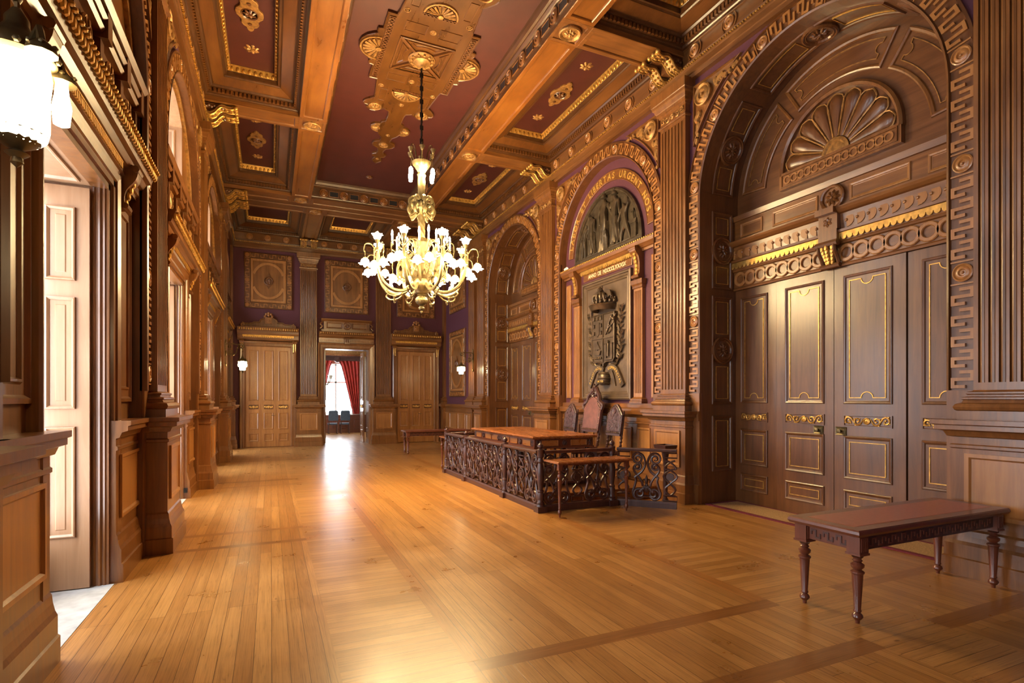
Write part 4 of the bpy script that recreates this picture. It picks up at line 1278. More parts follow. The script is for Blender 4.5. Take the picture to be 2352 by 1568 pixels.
    for i in range(k):
        x = cc_ - h + 2 * h * (i + .5) / k
        for sg in (-1, 1):
            g.tube([(a, b, n0 + .05) for a, b in smooth_path([(x, 4.16), (x + sg * .09, 4.24), (x + sg * .05, 4.34), (x + sg * .10, 4.46), (x + sg * .04, 4.54), (x + sg * .01, 4.47)], 4)], .016, 5)
            g.tube([(a, b, n0 + .05) for a, b in spiral(x + sg * .10, 4.30, .05, .012, -PI / 2, 1.1 * sg, 12)], .011, 5)
        for q in range(5): g.ball((x, 4.2 + q * .075, n0 + .06), .03, 6, 4, None, (.7, 1.4, .7))
    m.build('parapet_post', M['oak_dark'], pa); g.build('parapet_carving', M['gilt_dull'], pa, smooth=True)
    # dado between door and pilaster
    for sg in (-1, 1):
        a, b = sorted((cc_ + sg * (hw + .03), cc_ + sg * (r + .30)))
        m = MB(TL); m.stack((a + b) / 2, (b - a) / 2, .0, [(o if k_ < 8 else o, z) for k_, (o, z) in enumerate([(.02 if z < .3 else o * .8, z) for o, z in PED])], n0=-.24) if False else None
        pr = [(-.24, 0)] + [(o * .9 - .045, z) for o, z in PED] + [(-.24, 1.45)]
        m.extr([(z, n) for n, z in pr], a, b)
        dd_ = m.build('dado', M['oak'], t)
        q = MB(TL); q.rect(a + .12, b - .22 if sg > 0 else b - .12, .56, 1.14, [(0, -.05), (0, -.022), (.03, -.022), (.045, -.04), (.06, -.04)], True)
        q.build('dado_panel', M['oak_light'], dd_)
    # ---- the door and its reveals
    DOORN[0] += 1
    d = thing('door_%d' % DOORN[0], (XL, cc_, 0), dlab, 'door', kind='structure')
    m = MB(TL)
    for sg in (-1, 1):
        x = cc_ + sg * hw
        m.quad((x, 0, n0 - .12), (x, 0, -LT), (x, DH, -LT), (x, DH, n0 - .12))
    m.quad((cc_ - hw, DH, n0 - .1), (cc_ + hw, DH, n0 - .1), (cc_ + hw, DH, -LT), (cc_ - hw, DH, -LT))
    rv = m.build('reveal', M['oak_pale'], d)
    def TSO(a, b, n): return TL(a, DH - n, b)          # soffit
    m = MB(TSO); m.rect(cc_ - hw + .15, cc_ + hw - .15, -LT + .16, n0 - .14, [(0, 0), (.004, .02), (.02, .02), (.04, .002)], True); m.build('soffit_panel', M['oak_pale'], rv)
    for sg in (-1, 1):
        x = cc_ + sg * (hw - .008)
        def TJ(a, b, n, x=x, sg=sg): return TL(x - sg * n, b, a)
        m = MB(TJ); m.box(-LT + .13, n0 - .105, .015, DH - .03, 0, .045)
        lf = m.build('shutter_leaf', M['oak_pale'], d)
        m = MB(TJ)
        for a, b in ((2.66, 3.29), (1.56, 2.52), (.46, 1.41)):
            m.rect(-LT + .22, n0 - .2, a, b, [(0, .045), (.004, .065), (.014, .068), (.03, .052), (.034, .034), (.05, .034), (.075, .05)], True)
        m.build('shutter_panel', M['oak_pale'], lf)
    # glazed doors at the outer face
    m = MB(TL); zf = -LT + .06
    for sg in (-1, 1):
        x0, x1 = sorted((cc_ + sg * .02, cc_ + sg * (hw - .02)))
        for a, b, z0, z1 in ((x0, x0 + .07, .02, DH), (x1 - .07, x1, .02, DH), (x0, x1, .02, .5), (x0, x1, DH - .09, DH), (x0, x1, 1.5, 1.54), (x0, x1, 2.5, 2.54)):
            m.box(a, b, z0, z1, zf - .02, zf + .03)
    gf = m.build('glazing_frame', M['paint_white'], d)
    m = MB(TL); m.quad((cc_ - hw, .5, zf), (cc_ + hw, .5, zf), (cc_ + hw, DH, zf), (cc_ - hw, DH, zf)); m.build('pane', M['glass'], gf)
    m = MB(TL); m.box(cc_ - hw, cc_ + hw, -.05, .006, -LT - .35, n0 + .06); m.build('sill_stone', M['stone'], d)
    # ---- upper window
    w = thing('window_%d' % idx, (XL, cc_, WS), wlab, 'window', kind='structure')
    zr = lambda s: zs + math.sqrt(max(0, (r - .0) ** 2 - (s - cc_) ** 2)) - .10
    m = MB(TL)
    for sg in (-1, 1):
        x = cc_ + sg * hw; m.quad((x, WS, n0), (x, WS, -LT), (x, zr(x), -LT), (x, zr(x), n0))
    k = 16
    for i in range(k):
        a, b = cc_ - hw + 2 * hw * i / k, cc_ - hw + 2 * hw * (i + 1) / k
        m.quad((a, zr(a), n0), (b, zr(b), n0), (b, zr(b), -LT), (a, zr(a), -LT))
    m.quad((cc_ - hw, WS, n0), (cc_ + hw, WS, n0), (cc_ + hw, WS, -LT), (cc_ - hw, WS, -LT))
    rv = m.build('reveal', M['oak_pale'], w)
    for sg in (-1, 1):
        x = cc_ + sg * hw
        def TJ(a, b, n, x=x, sg=sg): return TL(x - sg * n, b, a)
        m = MB(TJ); m.rect(-LT + .14, n0 - .1, WS + .08, zr(cc_ + hw) - .06, [(0, 0), (.004, .025), (.02, .025), (.04, .004)], True); m.build('reveal_panel', M['oak_pale'], rv)
    m = MB(TL)
    for a, b in ((cc_ - hw, cc_ - hw + .07), (cc_ + hw - .07, cc_ + hw), (cc_ - .04, cc_ + .04)):
        m.box(a, b, WS, zr(cc_ + hw) + (.17 if abs(a + b - 2 * cc_) < .1 else 0), zf - .02, zf + .03)
    m.box(cc_ - hw, cc_ + hw, WS, WS + .08, zf - .02, zf + .03); m.box(cc_ - hw, cc_ + hw, 5.75, 5.8, zf - .02, zf + .03)
    m.rings([(a, zr(a)) for a in [cc_ - hw + 2 * hw * i / 16 for i in range(17)]], [(-.08, zf - .02), (-.08, zf + .03), (0, zf + .03), (0, zf - .02)], False)
    gf = m.build('frame', M['paint_white'], w)
    m = MB(TL)
    pl = [(cc_ - hw, WS)] + [(cc_ - hw + 2 * hw * i / 16, zr(cc_ - hw + 2 * hw * i / 16)) for i in range(17)] + [(cc_ + hw, WS)]
    m.add([(a, b, zf) for a, b in pl], [tuple(range(len(pl)))]); m.build('pane', M['glass'], gf)
    if band:
        t = trim('meander moulding round the recess of %s' % wlab, 'arch moulding')
        arch_surround(TL, cc_, r, zs, 1.73, t, skip=(2.95 if idx == 2 else 0.))
        q = MB(TL)
        for sg in (-1, 1):
            a, b = sorted((cc_ + sg * (r + .004), cc_ + sg * (r + .30))); q.box(a, b, .0, 1.73, .001, .02); a, b = sorted((cc_ + sg * (r + .001), cc_ + sg * (r + .303))); q.box(a, b, 1.30, 1.45, .004, .06)
        q.build('band_plinth', M['oak'], t)
        spandrels(TL, cc_, r + BW, zs, 2.235, t)
    return t
wn = ['arched upper window just above the camera side, left wall', 'arched upper window nearest at the top left', 'arched upper window over the second french door', 'arched upper window over the third french door', 'narrow arched window in the far left corner']
dn = ['open french door on the left wall beside the camera', 'nearest open french door with pale panelled shutters on the left', 'second french door along the left wall', 'third french door along the left wall', 'farthest narrow french door in the left corner']
for i, cc_ in enumerate(LCX):
    left_bay(cc_, i + 1, LI if i < 4 else 1.22, ZS if i < 4 else ZS + .25, HW if i < 4 else .80, wn[i], dn[i], band=(1 <= i <= 3))
# outer face of the wall: everything but the openings
m = MB(TL)
cuts = []
for i, cc_ in enumerate(LCX): cuts.append((cc_ - (HW if i < 4 else .80), cc_ + (HW if i < 4 else .80)))
prev = YF - .3
for a, b in cuts:
    m.box(prev, a, -.1, 8.6, -LT - .12, -LT + .0); prev = b
    m.box(a, b, DH, WS, -LT - .12, -LT); m.box(a, b, 6.05, 8.6, -LT - .12, -LT) ; m.box(a, b, -.1, -.051, -LT - .12, -LT)
m.box(prev, YB + .4, -.1, 8.6, -LT - .12, -LT)
tag(m.build('wall_outer_left', M['shell']), 'outer masonry behind the left wall', 'wall', kind='structure')
pl_ = ['fluted pilaster at the left edge behind the big lantern', 'fluted pilaster after the nearest french door on the left', 'fluted pilaster between the second and third french doors on the left', 'fluted pilaster beyond the third french door on the left']
for cc_, lab in zip(LP, pl_): pilaster(TL, cc_, lab, (XL, cc_, 0), r=.28 if cc_ > 15 else None)
pilaster(TL, 16.97, 'slim pilaster paired with the farthest left pilaster', (XL, 16.99, 0), hw=.27, ped=(.34, .17), l=.27)
for cc_, lab in ((7.12, 'gilded double corbel at the top of the left wall, nearest of the four'), (11.6, 'gilded double corbel on the left wall beside the ceiling beam, second of four'), (16.05, 'gilded double corbel on the left wall, third of four'), (16.86, 'gilded double corbel on the left wall, farthest of four')):
    corbel(TL, cc_, lab, (XL, cc_, 6.9))
t = trim('narrow strip in the far left corner', 'corner pilaster')
m = MB(TL); m.box(19.94, 20.2, 1.45, 6.72, -.02, .08); m.stack(20.0, .2, .16, PED); m.stack(20.05, .13, .08, BASE); m.build('corner_strip', M['oak'], t)
# power socket on the plinth beside the second french door
m = MB()
yy = LC[1] + HW + .03
m.box(-1.335, -1.255, yy - .014, yy, .10, .18); m.lathe([(.026, 0), (.026, .008), (.02, .008), (.02, .002), (0, .002)], (-1.295, yy - .014, 0), 12, axis='n', T=lambda s, t_, n: (s, yy - .014 - n, .14 + (t_ - (yy - .014))))
tag(m.build('power_socket', M['socket']), 'black power socket on the end of the plinth by the second french door', 'socket')
# ------------------------------------------------------------------ back wall
wb = thing('wall_back', (XC, YB, 0), 'far end wall of purple cloth with three doors', 'wall', kind='structure')
DX0, DX1, DZ = 1.72, 3.27, 3.42
m = MB(TB)
m.quad((XL - .6, 0, 0), (DX0, 0, 0), (DX0, 7.3, 0), (XL - .6, 7.3, 0)); m.quad((DX1, 0, 0), (XR + .6, 0, 0), (XR + .6, 7.3, 0), (DX1, 7.3, 0))
m.quad((DX0, DZ, 0), (DX1, DZ, 0), (DX1, 7.3, 0), (DX0, 7.3, 0)); m.build('wall_cloth', M['purple'], wb)
pilaster(TB, 1.20, 'fluted pilaster left of the open centre doorway', (1.20, YB, 0), hw=.27, nf=9, ped=(.40, .27))
pilaster(TB, 3.79, 'fluted pilaster right of the open centre doorway', (3.79, YB, 0), hw=.27, nf=9, ped=(.40, .27))
corbel(TB, 1.20, 'gilded double corbel above the left end wall pilaster', (1.20, YB, 6.9), depth=.5)
corbel(TB, 3.79, 'gilded double corbel above the right end wall pilaster', (3.79, YB, 6.9), depth=.5)
carved_panel(TB, -.82, .68, 4.71, 6.58, 'carved square panel above the left door of the end wall', (-.07, YB, 5.6), 'carved meander panels')
carved_panel(TB, 1.74, 3.26, 4.71, 6.58, 'carved square panel above the centre doorway', (2.5, YB, 5.6), 'carved meander panels')
carved_panel(TB, 4.30, 5.75, 4.71, 6.58, 'carved square panel behind the chandelier above the right door', (5.0, YB, 5.6), 'carved meander panels')

def side_door(cx, label):
    root = door(label, (cx, YB, 0))
    s0, s1, zt = cx - .69, cx + .69, 3.40
    m = MB(TB)
    m.rings([(s0, 0), (s0, zt), (s1, zt), (s1, 0)], [(0, 0), (0, .05), (.03, .06), (.04, .09), (.11, .09), (.12, .12), (.17, .13), (.2, .1), (.2, 0)], False, ends=True)
    m.build('architrave', M['oak'], root)
    w = (s1 - s0) / 3
    for i in range(3):
        oak_leaf(TB, s0 + w * i + .002, s0 + w * (i + 1) - .002, .012, zt, .005, .035 + .01 * (i == 1), root, None, 'oak_light', 'gilt_dull', (.08, .08))  # lighter oak for these leaves; brighter light on the end wall put into colour
    m = MB(TB); m.tube([(s0 + 2 * w - .04, 1.08, .05), (s0 + 2 * w - .04, 1.08, .11)], .012, 6); m.tube([(s0 + 2 * w - .04, 1.08, .1), (s0 + 2 * w - .14, 1.08, .1)], .01, 6); m.build('door_handle', M['brass_dark'], root)
    S0, S1 = cx - .95, cx + .95
    m = MB(TB)
    m.extr([(3.62, 0), (3.62, .10), (3.66, .12), (3.67, .15), (3.79, .15), (3.80, .19), (3.85, .22), (3.92, .22), (3.93, .25), (4.02, .3), (4.04, .32), (4.05, 0)], S0, S1)
    co = m.build('cornice', M['oak_x'], root)
    g = MB(TB); k = 26
    for i in range(k):
        x = S0 + .03 + (S1 - S0 - .06) * (i + .5) / k
        g.ball((x, 3.985, .285), .034, 6, 4, None, (.85, 1.3, .7))
    k = 24
    for i in range(k):
        x = S0 + .16 + (S1 - S0 - .32) * (i + .5) / k; p = (S1 - S0 - .32) / k / 2
        g.prism([(x - p, 3.79), (x - p, 3.74)] + [(x + p * .9 * math.cos(a), 3.74 + .03 * math.sin(a)) for a in [PI + PI * q / 5 for q in range(6)]] + [(x + p, 3.74), (x + p, 3.79)], .15, .165)
    g.build('cornice_beads', M['gilt'], co)
    for sg in (-1, 1):
        x = cx + sg * .82
        m = MB(TB); S = smooth_path([(3.62, .14), (3.58, .19), (3.5, .17), (3.38, .1), (3.25, .09), (3.2, .11)], 3)
        m.extr([(3.63, 0)] + S + [(3.16, 0)], x - .06, x + .06)
        m.tube([(x - .075, 3.57, .17), (x + .075, 3.57, .17)], .035, 8); m.ball((x, 3.15, .07), .04, 6, 4, None, (.7, 1.6, .7))
        cn = m.build('console', M['oak'], root)
        g = MB(TB)
        for e in (-.03, .03): g.tube([(x + e, 3.52, .17), (x + e, 3.4, .12), (x + e, 3.24, .11)], .02, 5)
        g.build('console_leaf', M['gilt'], cn, smooth=True)
    # crest
    h = [(-.86, 4.05), (-.86, 4.14), (-.80, 4.20), (-.68, 4.19), (-.52, 4.20), (-.44, 4.25), (-.30, 4.25), (-.26, 4.33), (-.17, 4.38), (-.13, 4.42)]
    pts = [(cx + a, b) for a, b in h] + [(cx - a, b) for a, b in h[::-1]]
    m = MB(TB); m.rings(pts[::-1], [(0, 0), (0, .10), (.012, .115), (.03, .115), (.045, .085)], True, True)
    cr = m.build('crest', M['oak'], root)
    m = MB(TB); m.rect(cx - .1, cx + .1, 4.18, 4.40, [(0, .08), (0, .13), (.02, .14), (.03, .12)], True); roundel(m, cx, 4.29, .12, .06, TB)
    for a in range(5):
        an = PI * a / 4; m.ball((cx + .11 * math.cos(an), 4.43 + .11 * math.sin(an), .1), .05, 7, 5)
    m.ball((cx, 4.47, .12), .05, 7, 5)
    for sg in (-1, 1): m.tube([(a, b, .1) for a, b in spiral(cx + sg * .80, 4.13, .07, .02, PI / 2, 1.2 * sg, 12)], .02, 5)
    m.build('crest_carving', M['oak_light'], cr, smooth=True)
    return root
side_door(-.07, 'closed oak door at the left of the far end wall')
side_door(5.02, 'closed oak door at the right of the end wall behind the long bench')

# centre doorway
root = door('open doorway in the middle of the end wall', (2.5, YB, 0))
m = MB(TB)
m.rings([(DX0, 0), (DX0, DZ), (DX1, DZ), (DX1, 0)], [(0, -.02), (0, .04), (.03, .05), (.035, .08), (.13, .09), (.14, .11), (.19, .12), (.21, .09), (.21, 0)], False, ends=True)
m.build('architrave', M['oak'], root)
m = MB(TB)
for x in (DX0, DX1): m.quad((x, 0, 0), (x, 0, -.55), (x, DZ, -.55), (x, DZ, 0))
m.quad((DX0, DZ, 0), (DX1, DZ, 0), (DX1, DZ, -.55), (DX0, DZ, -.55)); rv = m.build('reveal', M['oak_dark'], root)
def TJ(a, b, n): return TB(DX1 - n, b, -a)
m = MB(TJ); 
for a, b in ((1.56, 3.25), (.55, 1.15), (.18, .45)): m.rect(.1, .45, a, b, [(0, 0), (.004, .02), (.02, .02), (.04, .002)], True)
m.build('reveal_panel', M['oak_dark'], rv)
def TD(a, b, n): return (DX1 - .06 - n, YB + .56 + a, b)
oak_leaf(TD, 0, .74, .015, DZ - .03, 0, .045, root, None, 'oak', 'gilt_dull', (.12, .12))
def TD2(a, b, n): return (DX0 + .06 + n, YB + .56 + a, b)
oak_leaf(TD2, 0, .74, .015, DZ - .03, 0, .045, root, None, 'oak', 'gilt_dull', (.12, .12))
cx = (DX0 + DX1) / 2; S0, S1 = cx - .95, cx + .95
m = MB(TB)
m.extr([(3.62, 0), (3.62, .07), (3.80, .08), (3.81, .1), (3.84, .12), (3.85, .15), (3.91, .17), (3.92, .2), (3.98, .24), (4.01, .27), (4.02, 0)], S0, S1)
co = m.build('overdoor', M['oak_x'], root)
m = MB(TB)
for i in range(36):
    x = S0 + .1 + 1.7 * (i + .5) / 36
    if abs(x - cx) > .12: m.lathe([(.04, 0), (.04, .012), (.025, .012), (.025, 0)], (x, 3.71, .075), 10)
m.build('chain_band', M['oak_light'], co)
g = MB(TB)
for i in range(26):
    x = S0 + .02 + 1.86 * (i + .5) / 26; g.ball((x, 3.965, .235), .033, 6, 4, None, (.85, 1.3, .7))
g.build('cornice_beads', M['gilt_dull'], co, smooth=True)
m = MB(TB); m.box(cx - .09, cx + .09, 3.60, 3.82, .05, .17); m.tube([(cx - .11, 3.8, .16), (cx + .11, 3.8, .16)], .035, 8); m.tube([(cx - .1, 3.62, .13), (cx + .1, 3.62, .13)], .03, 8)
for e in (-.04, .04): m.ball((cx + e, 3.71, .17), .04, 6, 4, None, (.8, 1.5, .7))
m.build('key_bracket', M['oak_dark'], co)
m = MB(TB); m.box(S0 + .08, S1 - .08, 4.02, 4.10, 0, .14); m.box(S0 + .16, S1 - .16, 4.10, 4.40, 0, .1); m.extr([(4.38, 0), (4.38, .11), (4.42, .14), (4.44, .18), (4.47, .19), (4.48, 0)], S0 + .08, S1 - .08)
panels(TB, [(cx - .7, cx - .17, 4.14, 4.36, False), (cx + .17, cx + .7, 4.14, 4.36, False)], .1, M['oak'], None, co)
m.rosette(cx, 4.25, .1, .145, 8)
for sg in (-1, 1): m.tube([(a, b, .08) for a, b in smooth_path([(cx + sg * .82, 4.36), (cx + sg * .9, 4.28), (cx + sg * .84, 4.2), (cx + sg * .92, 4.12)], 4)], .03, 6)
m.build('overdoor_box', M['oak_x'], co)

# ------------------------------------------------------------------ the room beyond the doorway
FY = 27.3; FX0, FX1 = -.6, 6.0
fw = thing('wall_beyond', (2.9, FY, 0), 'plastered walls and ceiling of the room beyond the centre doorway', 'wall', kind='structure')
W0, W1, WZ0, WZ1 = 2.12, 3.62, .84, 3.32
m = MB()
m.quad((FX0, FY, 0), (W0, FY, 0), (W0, FY, 4.3), (FX0, FY, 4.3)); m.quad((W1, FY, 0), (FX1, FY, 0), (FX1, FY, 4.3), (W1, FY, 4.3))
m.quad((W0, FY, 0), (W1, FY, 0), (W1, FY, WZ0), (W0, FY, WZ0)); m.quad((W0, FY, WZ1), (W1, FY, WZ1), (W1, FY, 4.3), (W0, FY, 4.3))
m.quad((FX1, YB + .55, 0), (FX1, FY, 0), (FX1, FY, 4.3), (FX1, YB + .55, 4.3))
G0, G1 = 22.4, 25.4          # unseen side windows, added to bring more daylight into that room
for a, b, z0_, z1_ in ((YB + .55, G0, 0, 4.3), (G1, FY, 0, 4.3), (G0, G1, 0, .9), (G0, G1, 3.4, 4.3)): m.quad((FX0, a, z0_), (FX0, b, z0_), (FX0, b, z1_), (FX0, a, z1_))
m.quad((FX0, YB + .55, 0), (DX0, YB + .55, 0), (DX0, YB + .55, 4.3), (FX0, YB + .55, 4.3)); m.quad((DX1, YB + .55, 0), (FX1, YB + .55, 0), (FX1, YB + .55, 4.3), (DX1, YB + .55, 4.3)); m.quad((DX0, YB + .55, DZ), (DX1, YB + .55, DZ), (DX1, YB + .55, 4.3), (DX0, YB + .55, 4.3))
m.quad((FX0, YB + .55, 4.3), (FX1, YB + .55, 4.3), (FX1, FY, 4.3), (FX0, FY, 4.3))
m.build('plaster', M['plaster'], fw)
m = MB(); m.extr([(3.72, 0), (3.72, .05), (3.75, .08), (4.05, .28), (4.1, .3), (4.1, 0)], FX0, FX1, T=lambda s, t, n: (s, FY - n, t)); m.build('cove', M['gilt_dull'], fw)
m = MB()
def TF(s, t, n): return (s, FY - n, t)
m = MB(TF); m.box(FX0 + .05, FX1 - .05, 0, .84, .01, .10); m.box(FX0 + .05, FX1 - .05, .80, .86, .01, .16); dd_ = m.build('dado', M['mahogany_red'], fw)
panels(TF, [(x, x + .62, .18, .66, False) for x in (1.3, 2.1, 2.9, 3.7, 4.5)], .10, M['mahogany_red'], None, dd_)
w = thing('window_6', (2.87, FY, WZ0), 'bright tall window of the room beyond the doorway', 'window', kind='structure')
m = MB(TF)
for a, b, z0, z1 in ((W0, W0 + .06, WZ0, WZ1), (W1 - .06, W1, WZ0, WZ1), (2.83, 2.91, WZ0, WZ1), (W0, W1, WZ1 - .06, WZ1), (W0, W1, WZ0, WZ0 + .06), (W0, W1, 2.40, 2.47)): m.box(a, b, z0, z1, -.1, -.05)
fr = m.build('frame', M['paint_white'], w)
m = MB(TF); m.quad((W0, WZ0, -.07), (W1, WZ0, -.07), (W1, WZ1, -.07), (W0, WZ1, -.07)); m.build('pane', M['glass'], fr)
w = thing('window_7', (FX0, (G0 + G1) / 2, .9), 'unseen side windows added to brighten the room beyond the doorway', 'window', kind='structure')
m = MB()
for y in (G0 + .03, (2 * G0 + G1) / 3, (G0 + 2 * G1) / 3, G1 - .03): m.box(FX0 - .06, FX0 + .02, y - .03, y + .03, .9, 3.4)
for z in (.93, 2.5, 3.37): m.box(FX0 - .06, FX0 + .02, G0, G1, z - .03, z + .03)
fr = m.build('frame', M['paint_white'], w)
m = MB(); m.quad((FX0 - .02, G0, .9), (FX0 - .02, G1, .9), (FX0 - .02, G1, 3.4), (FX0 - .02, G0, 3.4)); m.build('pane', M['glass'], fr)
def curtain(x0, x1, xb0, xb1, label):
    root = thing('curtain', ((x0 + x1) / 2, FY - .2, .9), label, 'curtain', 'red curtains of the room beyond')
    m = MB(); k = 26; zs = [3.50, 3.2, 2.8, 2.4, 2.0, 1.6, 1.2, .9]; pts = []
    for j, z in enumerate(zs):
        u = (j / (len(zs) - 1)) ** .9
        for i in range(k + 1):
            v = i / k; x = (x0 + (x1 - x0) * v) * (1 - u) + (xb0 + (xb1 - xb0) * v) * u
            pts.append((x, FY - .2 + .05 * math.sin(v * 34), z))
    m.add(pts, [(j * (k + 1) + i, j * (k + 1) + i + 1, (j + 1) * (k + 1) + i + 1, (j + 1) * (k + 1) + i) for j in range(len(zs) - 1) for i in range(k)])
    m.build('cloth', M['curtain'], root, smooth=True)
curtain(1.85, 2.72, 1.72, 2.1, 'red curtain drawn to the left of the far window')
curtain(2.98, 3.95, 3.66, 3.95, 'red curtain drawn to the right of the far window')
m = MB(TF); m.box(1.75, 4.05, 3.46, 3.62, .27, .33); m.box(1.7, 4.1, 3.62, 3.70, .27, .38); pe = thing('pelmet', (2.9, FY, 3.5), 'dark carved pelmet over the red curtains', 'pelmet'); q = m.build('board', M['mahogany'], pe)
m = MB(TF); m.lathe([(.16, 0), (.14, .05), (0, .07)], (2.9, 3.52, .33), 12); m.prism([(2.72, 3.5), (2.9, 3.36), (3.08, 3.5)], .31, .36); m.build('carving', M['mahogany'], q)
def far_chair(x, label):
    root = thing('office_chair', (x, 26.5, 0), label, 'chair', 'blue chairs below the far window')
    m = MB(); m.rings([(x - .21, .62), (x + .21, .62), (x + .21, 1.04), (x + .17, 1.09), (x - .17, 1.09), (x - .21, 1.04)], [(0, 26.32), (0, 26.40), (.03, 26.42)], True, True, True, T=lambda s, t, n: (s, n, t)); m.build('backrest', M['blue_leather'], root)
    m = MB(); m.box(x - .22, x + .22, 26.40, 26.82, .42, .50); m.build('seat', M['blue_leather'], root)
    for dx in (-.19, .19):
        for dy in (26.40, 26.80):
            m = MB(); m.box(x + dx - .02, x + dx + .02, dy - .02, dy + .02, 0, .62 if dy < 26.5 else .42); m.build('leg', M['mahogany'], root)
far_chair(2.66, 'left blue backed chair seen through the doorway'); far_chair(3.20, 'right blue backed chair seen through the doorway')
# brass hanging lamp, half hidden by the door jamb
fl = thing('far_chandelier', (2.02, 24.6, 2.2), 'gilt chandelier in the far room cut by the door jamb', 'chandelier')
m = MB(); m.lathe([(.0, 0), (.06, .05), (.09, .15), (.05, .3), (.03, .5), (.03, 2.1)], (2.02, 24.6, 2.2), 10); st = m.build('stem', M['brass'], fl, smooth=True)
for i in range(6):
    a = i * PI / 3 + .3; ca, sa = math.cos(a), math.sin(a)
    m = MB(); m.tube(smooth_path([(2.02 + .05 * ca, 24.6 + .05 * sa, 2.35), (2.02 + .22 * ca, 24.6 + .22 * sa, 2.24), (2.02 + .36 * ca, 24.6 + .36 * sa, 2.42), (2.02 + .38 * ca, 24.6 + .38 * sa, 2.5)], 4), .018, 6); ar = m.build('arm', M['brass'], fl, smooth=True)
    m = MB(); m.lathe([(.04, 0), (.06, .06), (.085, .16)], (2.02 + .38 * ca, 24.6 + .38 * sa, 2.5), 10); m.build('lamp_shade', M['paint_white'], ar, smooth=True)
# daylight enters by the far window and the added side windows

# ------------------------------------------------------------------ entablature round the room
def entablature(T, s0, s1, label, n_round, m0, m1):
    t = trim(label, 'cornice')
    m = MB(T)
    pr = [(6.70, -.02), (6.70, .085), (6.76, .09), (6.77, .105), (6.86, .105), (6.87, .12), (6.92, .125), (6.935, .13), (6.95, .10), (6.965, .105), (6.98, .08), (7.20, .08), (7.21, .10), (7.24, .12), (7.25, -.02)]
    m.extr(pr, s0, s1)
    e = m.build('entablature', M['entab' if T is not TB else 'entab_x'], t)
    g = MB(T); k = int((s1 - s0) / .045)
    for i in range(k):
        x = s0 + (s1 - s0) * (i + .5) / k
        g.ball((x, 6.90, .135), .016 if i % 3 else .022, 5, 4, None, (1.35 if i % 3 else .8, 1, 1))
    g.build('gilt_beading', M['gilt'], e, smooth=True)
    L = s1 - s0
    for i in range(n_round):
        x = m0 + (m1 - m0) * i / max(1, n_round - 1)
        q = MB(T); roundel(q, x, 7.10, .075, .095, T); q.build('frieze_roundel', M['oak'], e, smooth=True)
        for sg in (-1, 1):
            q = MB(T); q.rings([(x + sg * .115 * math.cos(a), 7.10 + .115 * math.sin(a)) for a in [-PI / 2.6 + PI / 1.3 * z / 8 for z in range(9)]], [(-.008, .075), (-.008, .1), (.008, .1), (.008, .075)], False); q.build('frieze_bracket', M['oak_light'], e)
    return t
# the roundels stand between the corbels
def ent_rounds(T, lst, e):
    pass
en = entablature(TR, YF, YB, 'oak entablature with roundels and gilt beading along the right wall', 0, 0, 0)
def rounds(T, xs, t):
    e = t.children[0]
    for x in xs:
        q = MB(T); roundel(q, x, 7.09, .08, .10, T); q.build('frieze_roundel', M['oak_light'], e, smooth=True)
        q = MB(T)
        for sg in (-1, 1):
            q.rings([(x + sg * .135 * math.cos(a), 7.09 + .135 * math.sin(a)) for a in [-.8 + 1.6 * z / 8 for z in range(9)]], [(-.01, .075), (-.01, .1), (.01, .1), (.01, .075)], False)
        q.build('frieze_bracket', M['oak'], e)
for a, b in ((2.57, 7.04), (7.04, 11.53), (11.53, 16.0)): rounds(TR, [a + .5 + (b - a - 1.0) * i / 5 for i in range(6)], en)
rounds(TR, [17.4, 18.1, 18.8, 19.5], en)
en = entablature(TL, YF, YB, 'oak entablature with gilt beading along the left wall', 0, 0, 0)
for a, b in ((7.2, 11.7), (11.7, 16.17)): rounds(TL, [a + .55 + (b - a - 1.1) * i / 5 for i in range(6)], en)
en = entablature(TB, XL, XR, 'oak entablature with roundels across the far end wall', 0, 0, 0)
rounds(TB, [-.65, -.1, .48, 1.72, 2.25, 2.75, 3.27, 4.4, 4.95, 5.5], en)

# ------------------------------------------------------------------ ceiling
ce = thing('ceiling', (XC, 9, ZC), 'coffered ceiling of dark oak beams and oxblood panels', 'ceiling', kind='structure')
BL, BR, BH = .76, 4.10, .25
CY = [2.55, 7.04, 11.55, 16.02]
m = MB(); m.box(-2.1, 7.1, YB + .03, YB + .45, 4.3, 8.5); m.box(-2.1, -.62, YB + .03, YB + .45, -.1, 4.3); m.box(6.02, 7.1, YB + .03, YB + .45, -.1, 4.3)
tag(m.build('wall_outer_back', M['shell']), 'outer masonry behind the end wall', 'wall', kind='structure')
m = MB(); m.box(XL - .9, 7.1, YF - .3, YB + .6, 8.45, 8.55); tag(m.build('roof', M['shell']), 'roof slab above the coffered ceiling', 'roof', kind='structure')
m = MB(); m.box(XL - .2, XR + .2, YF - .3, YB + .1, ZC + .12, ZC + .14); m.build('ceiling_field', M['ceil_red'], ce)

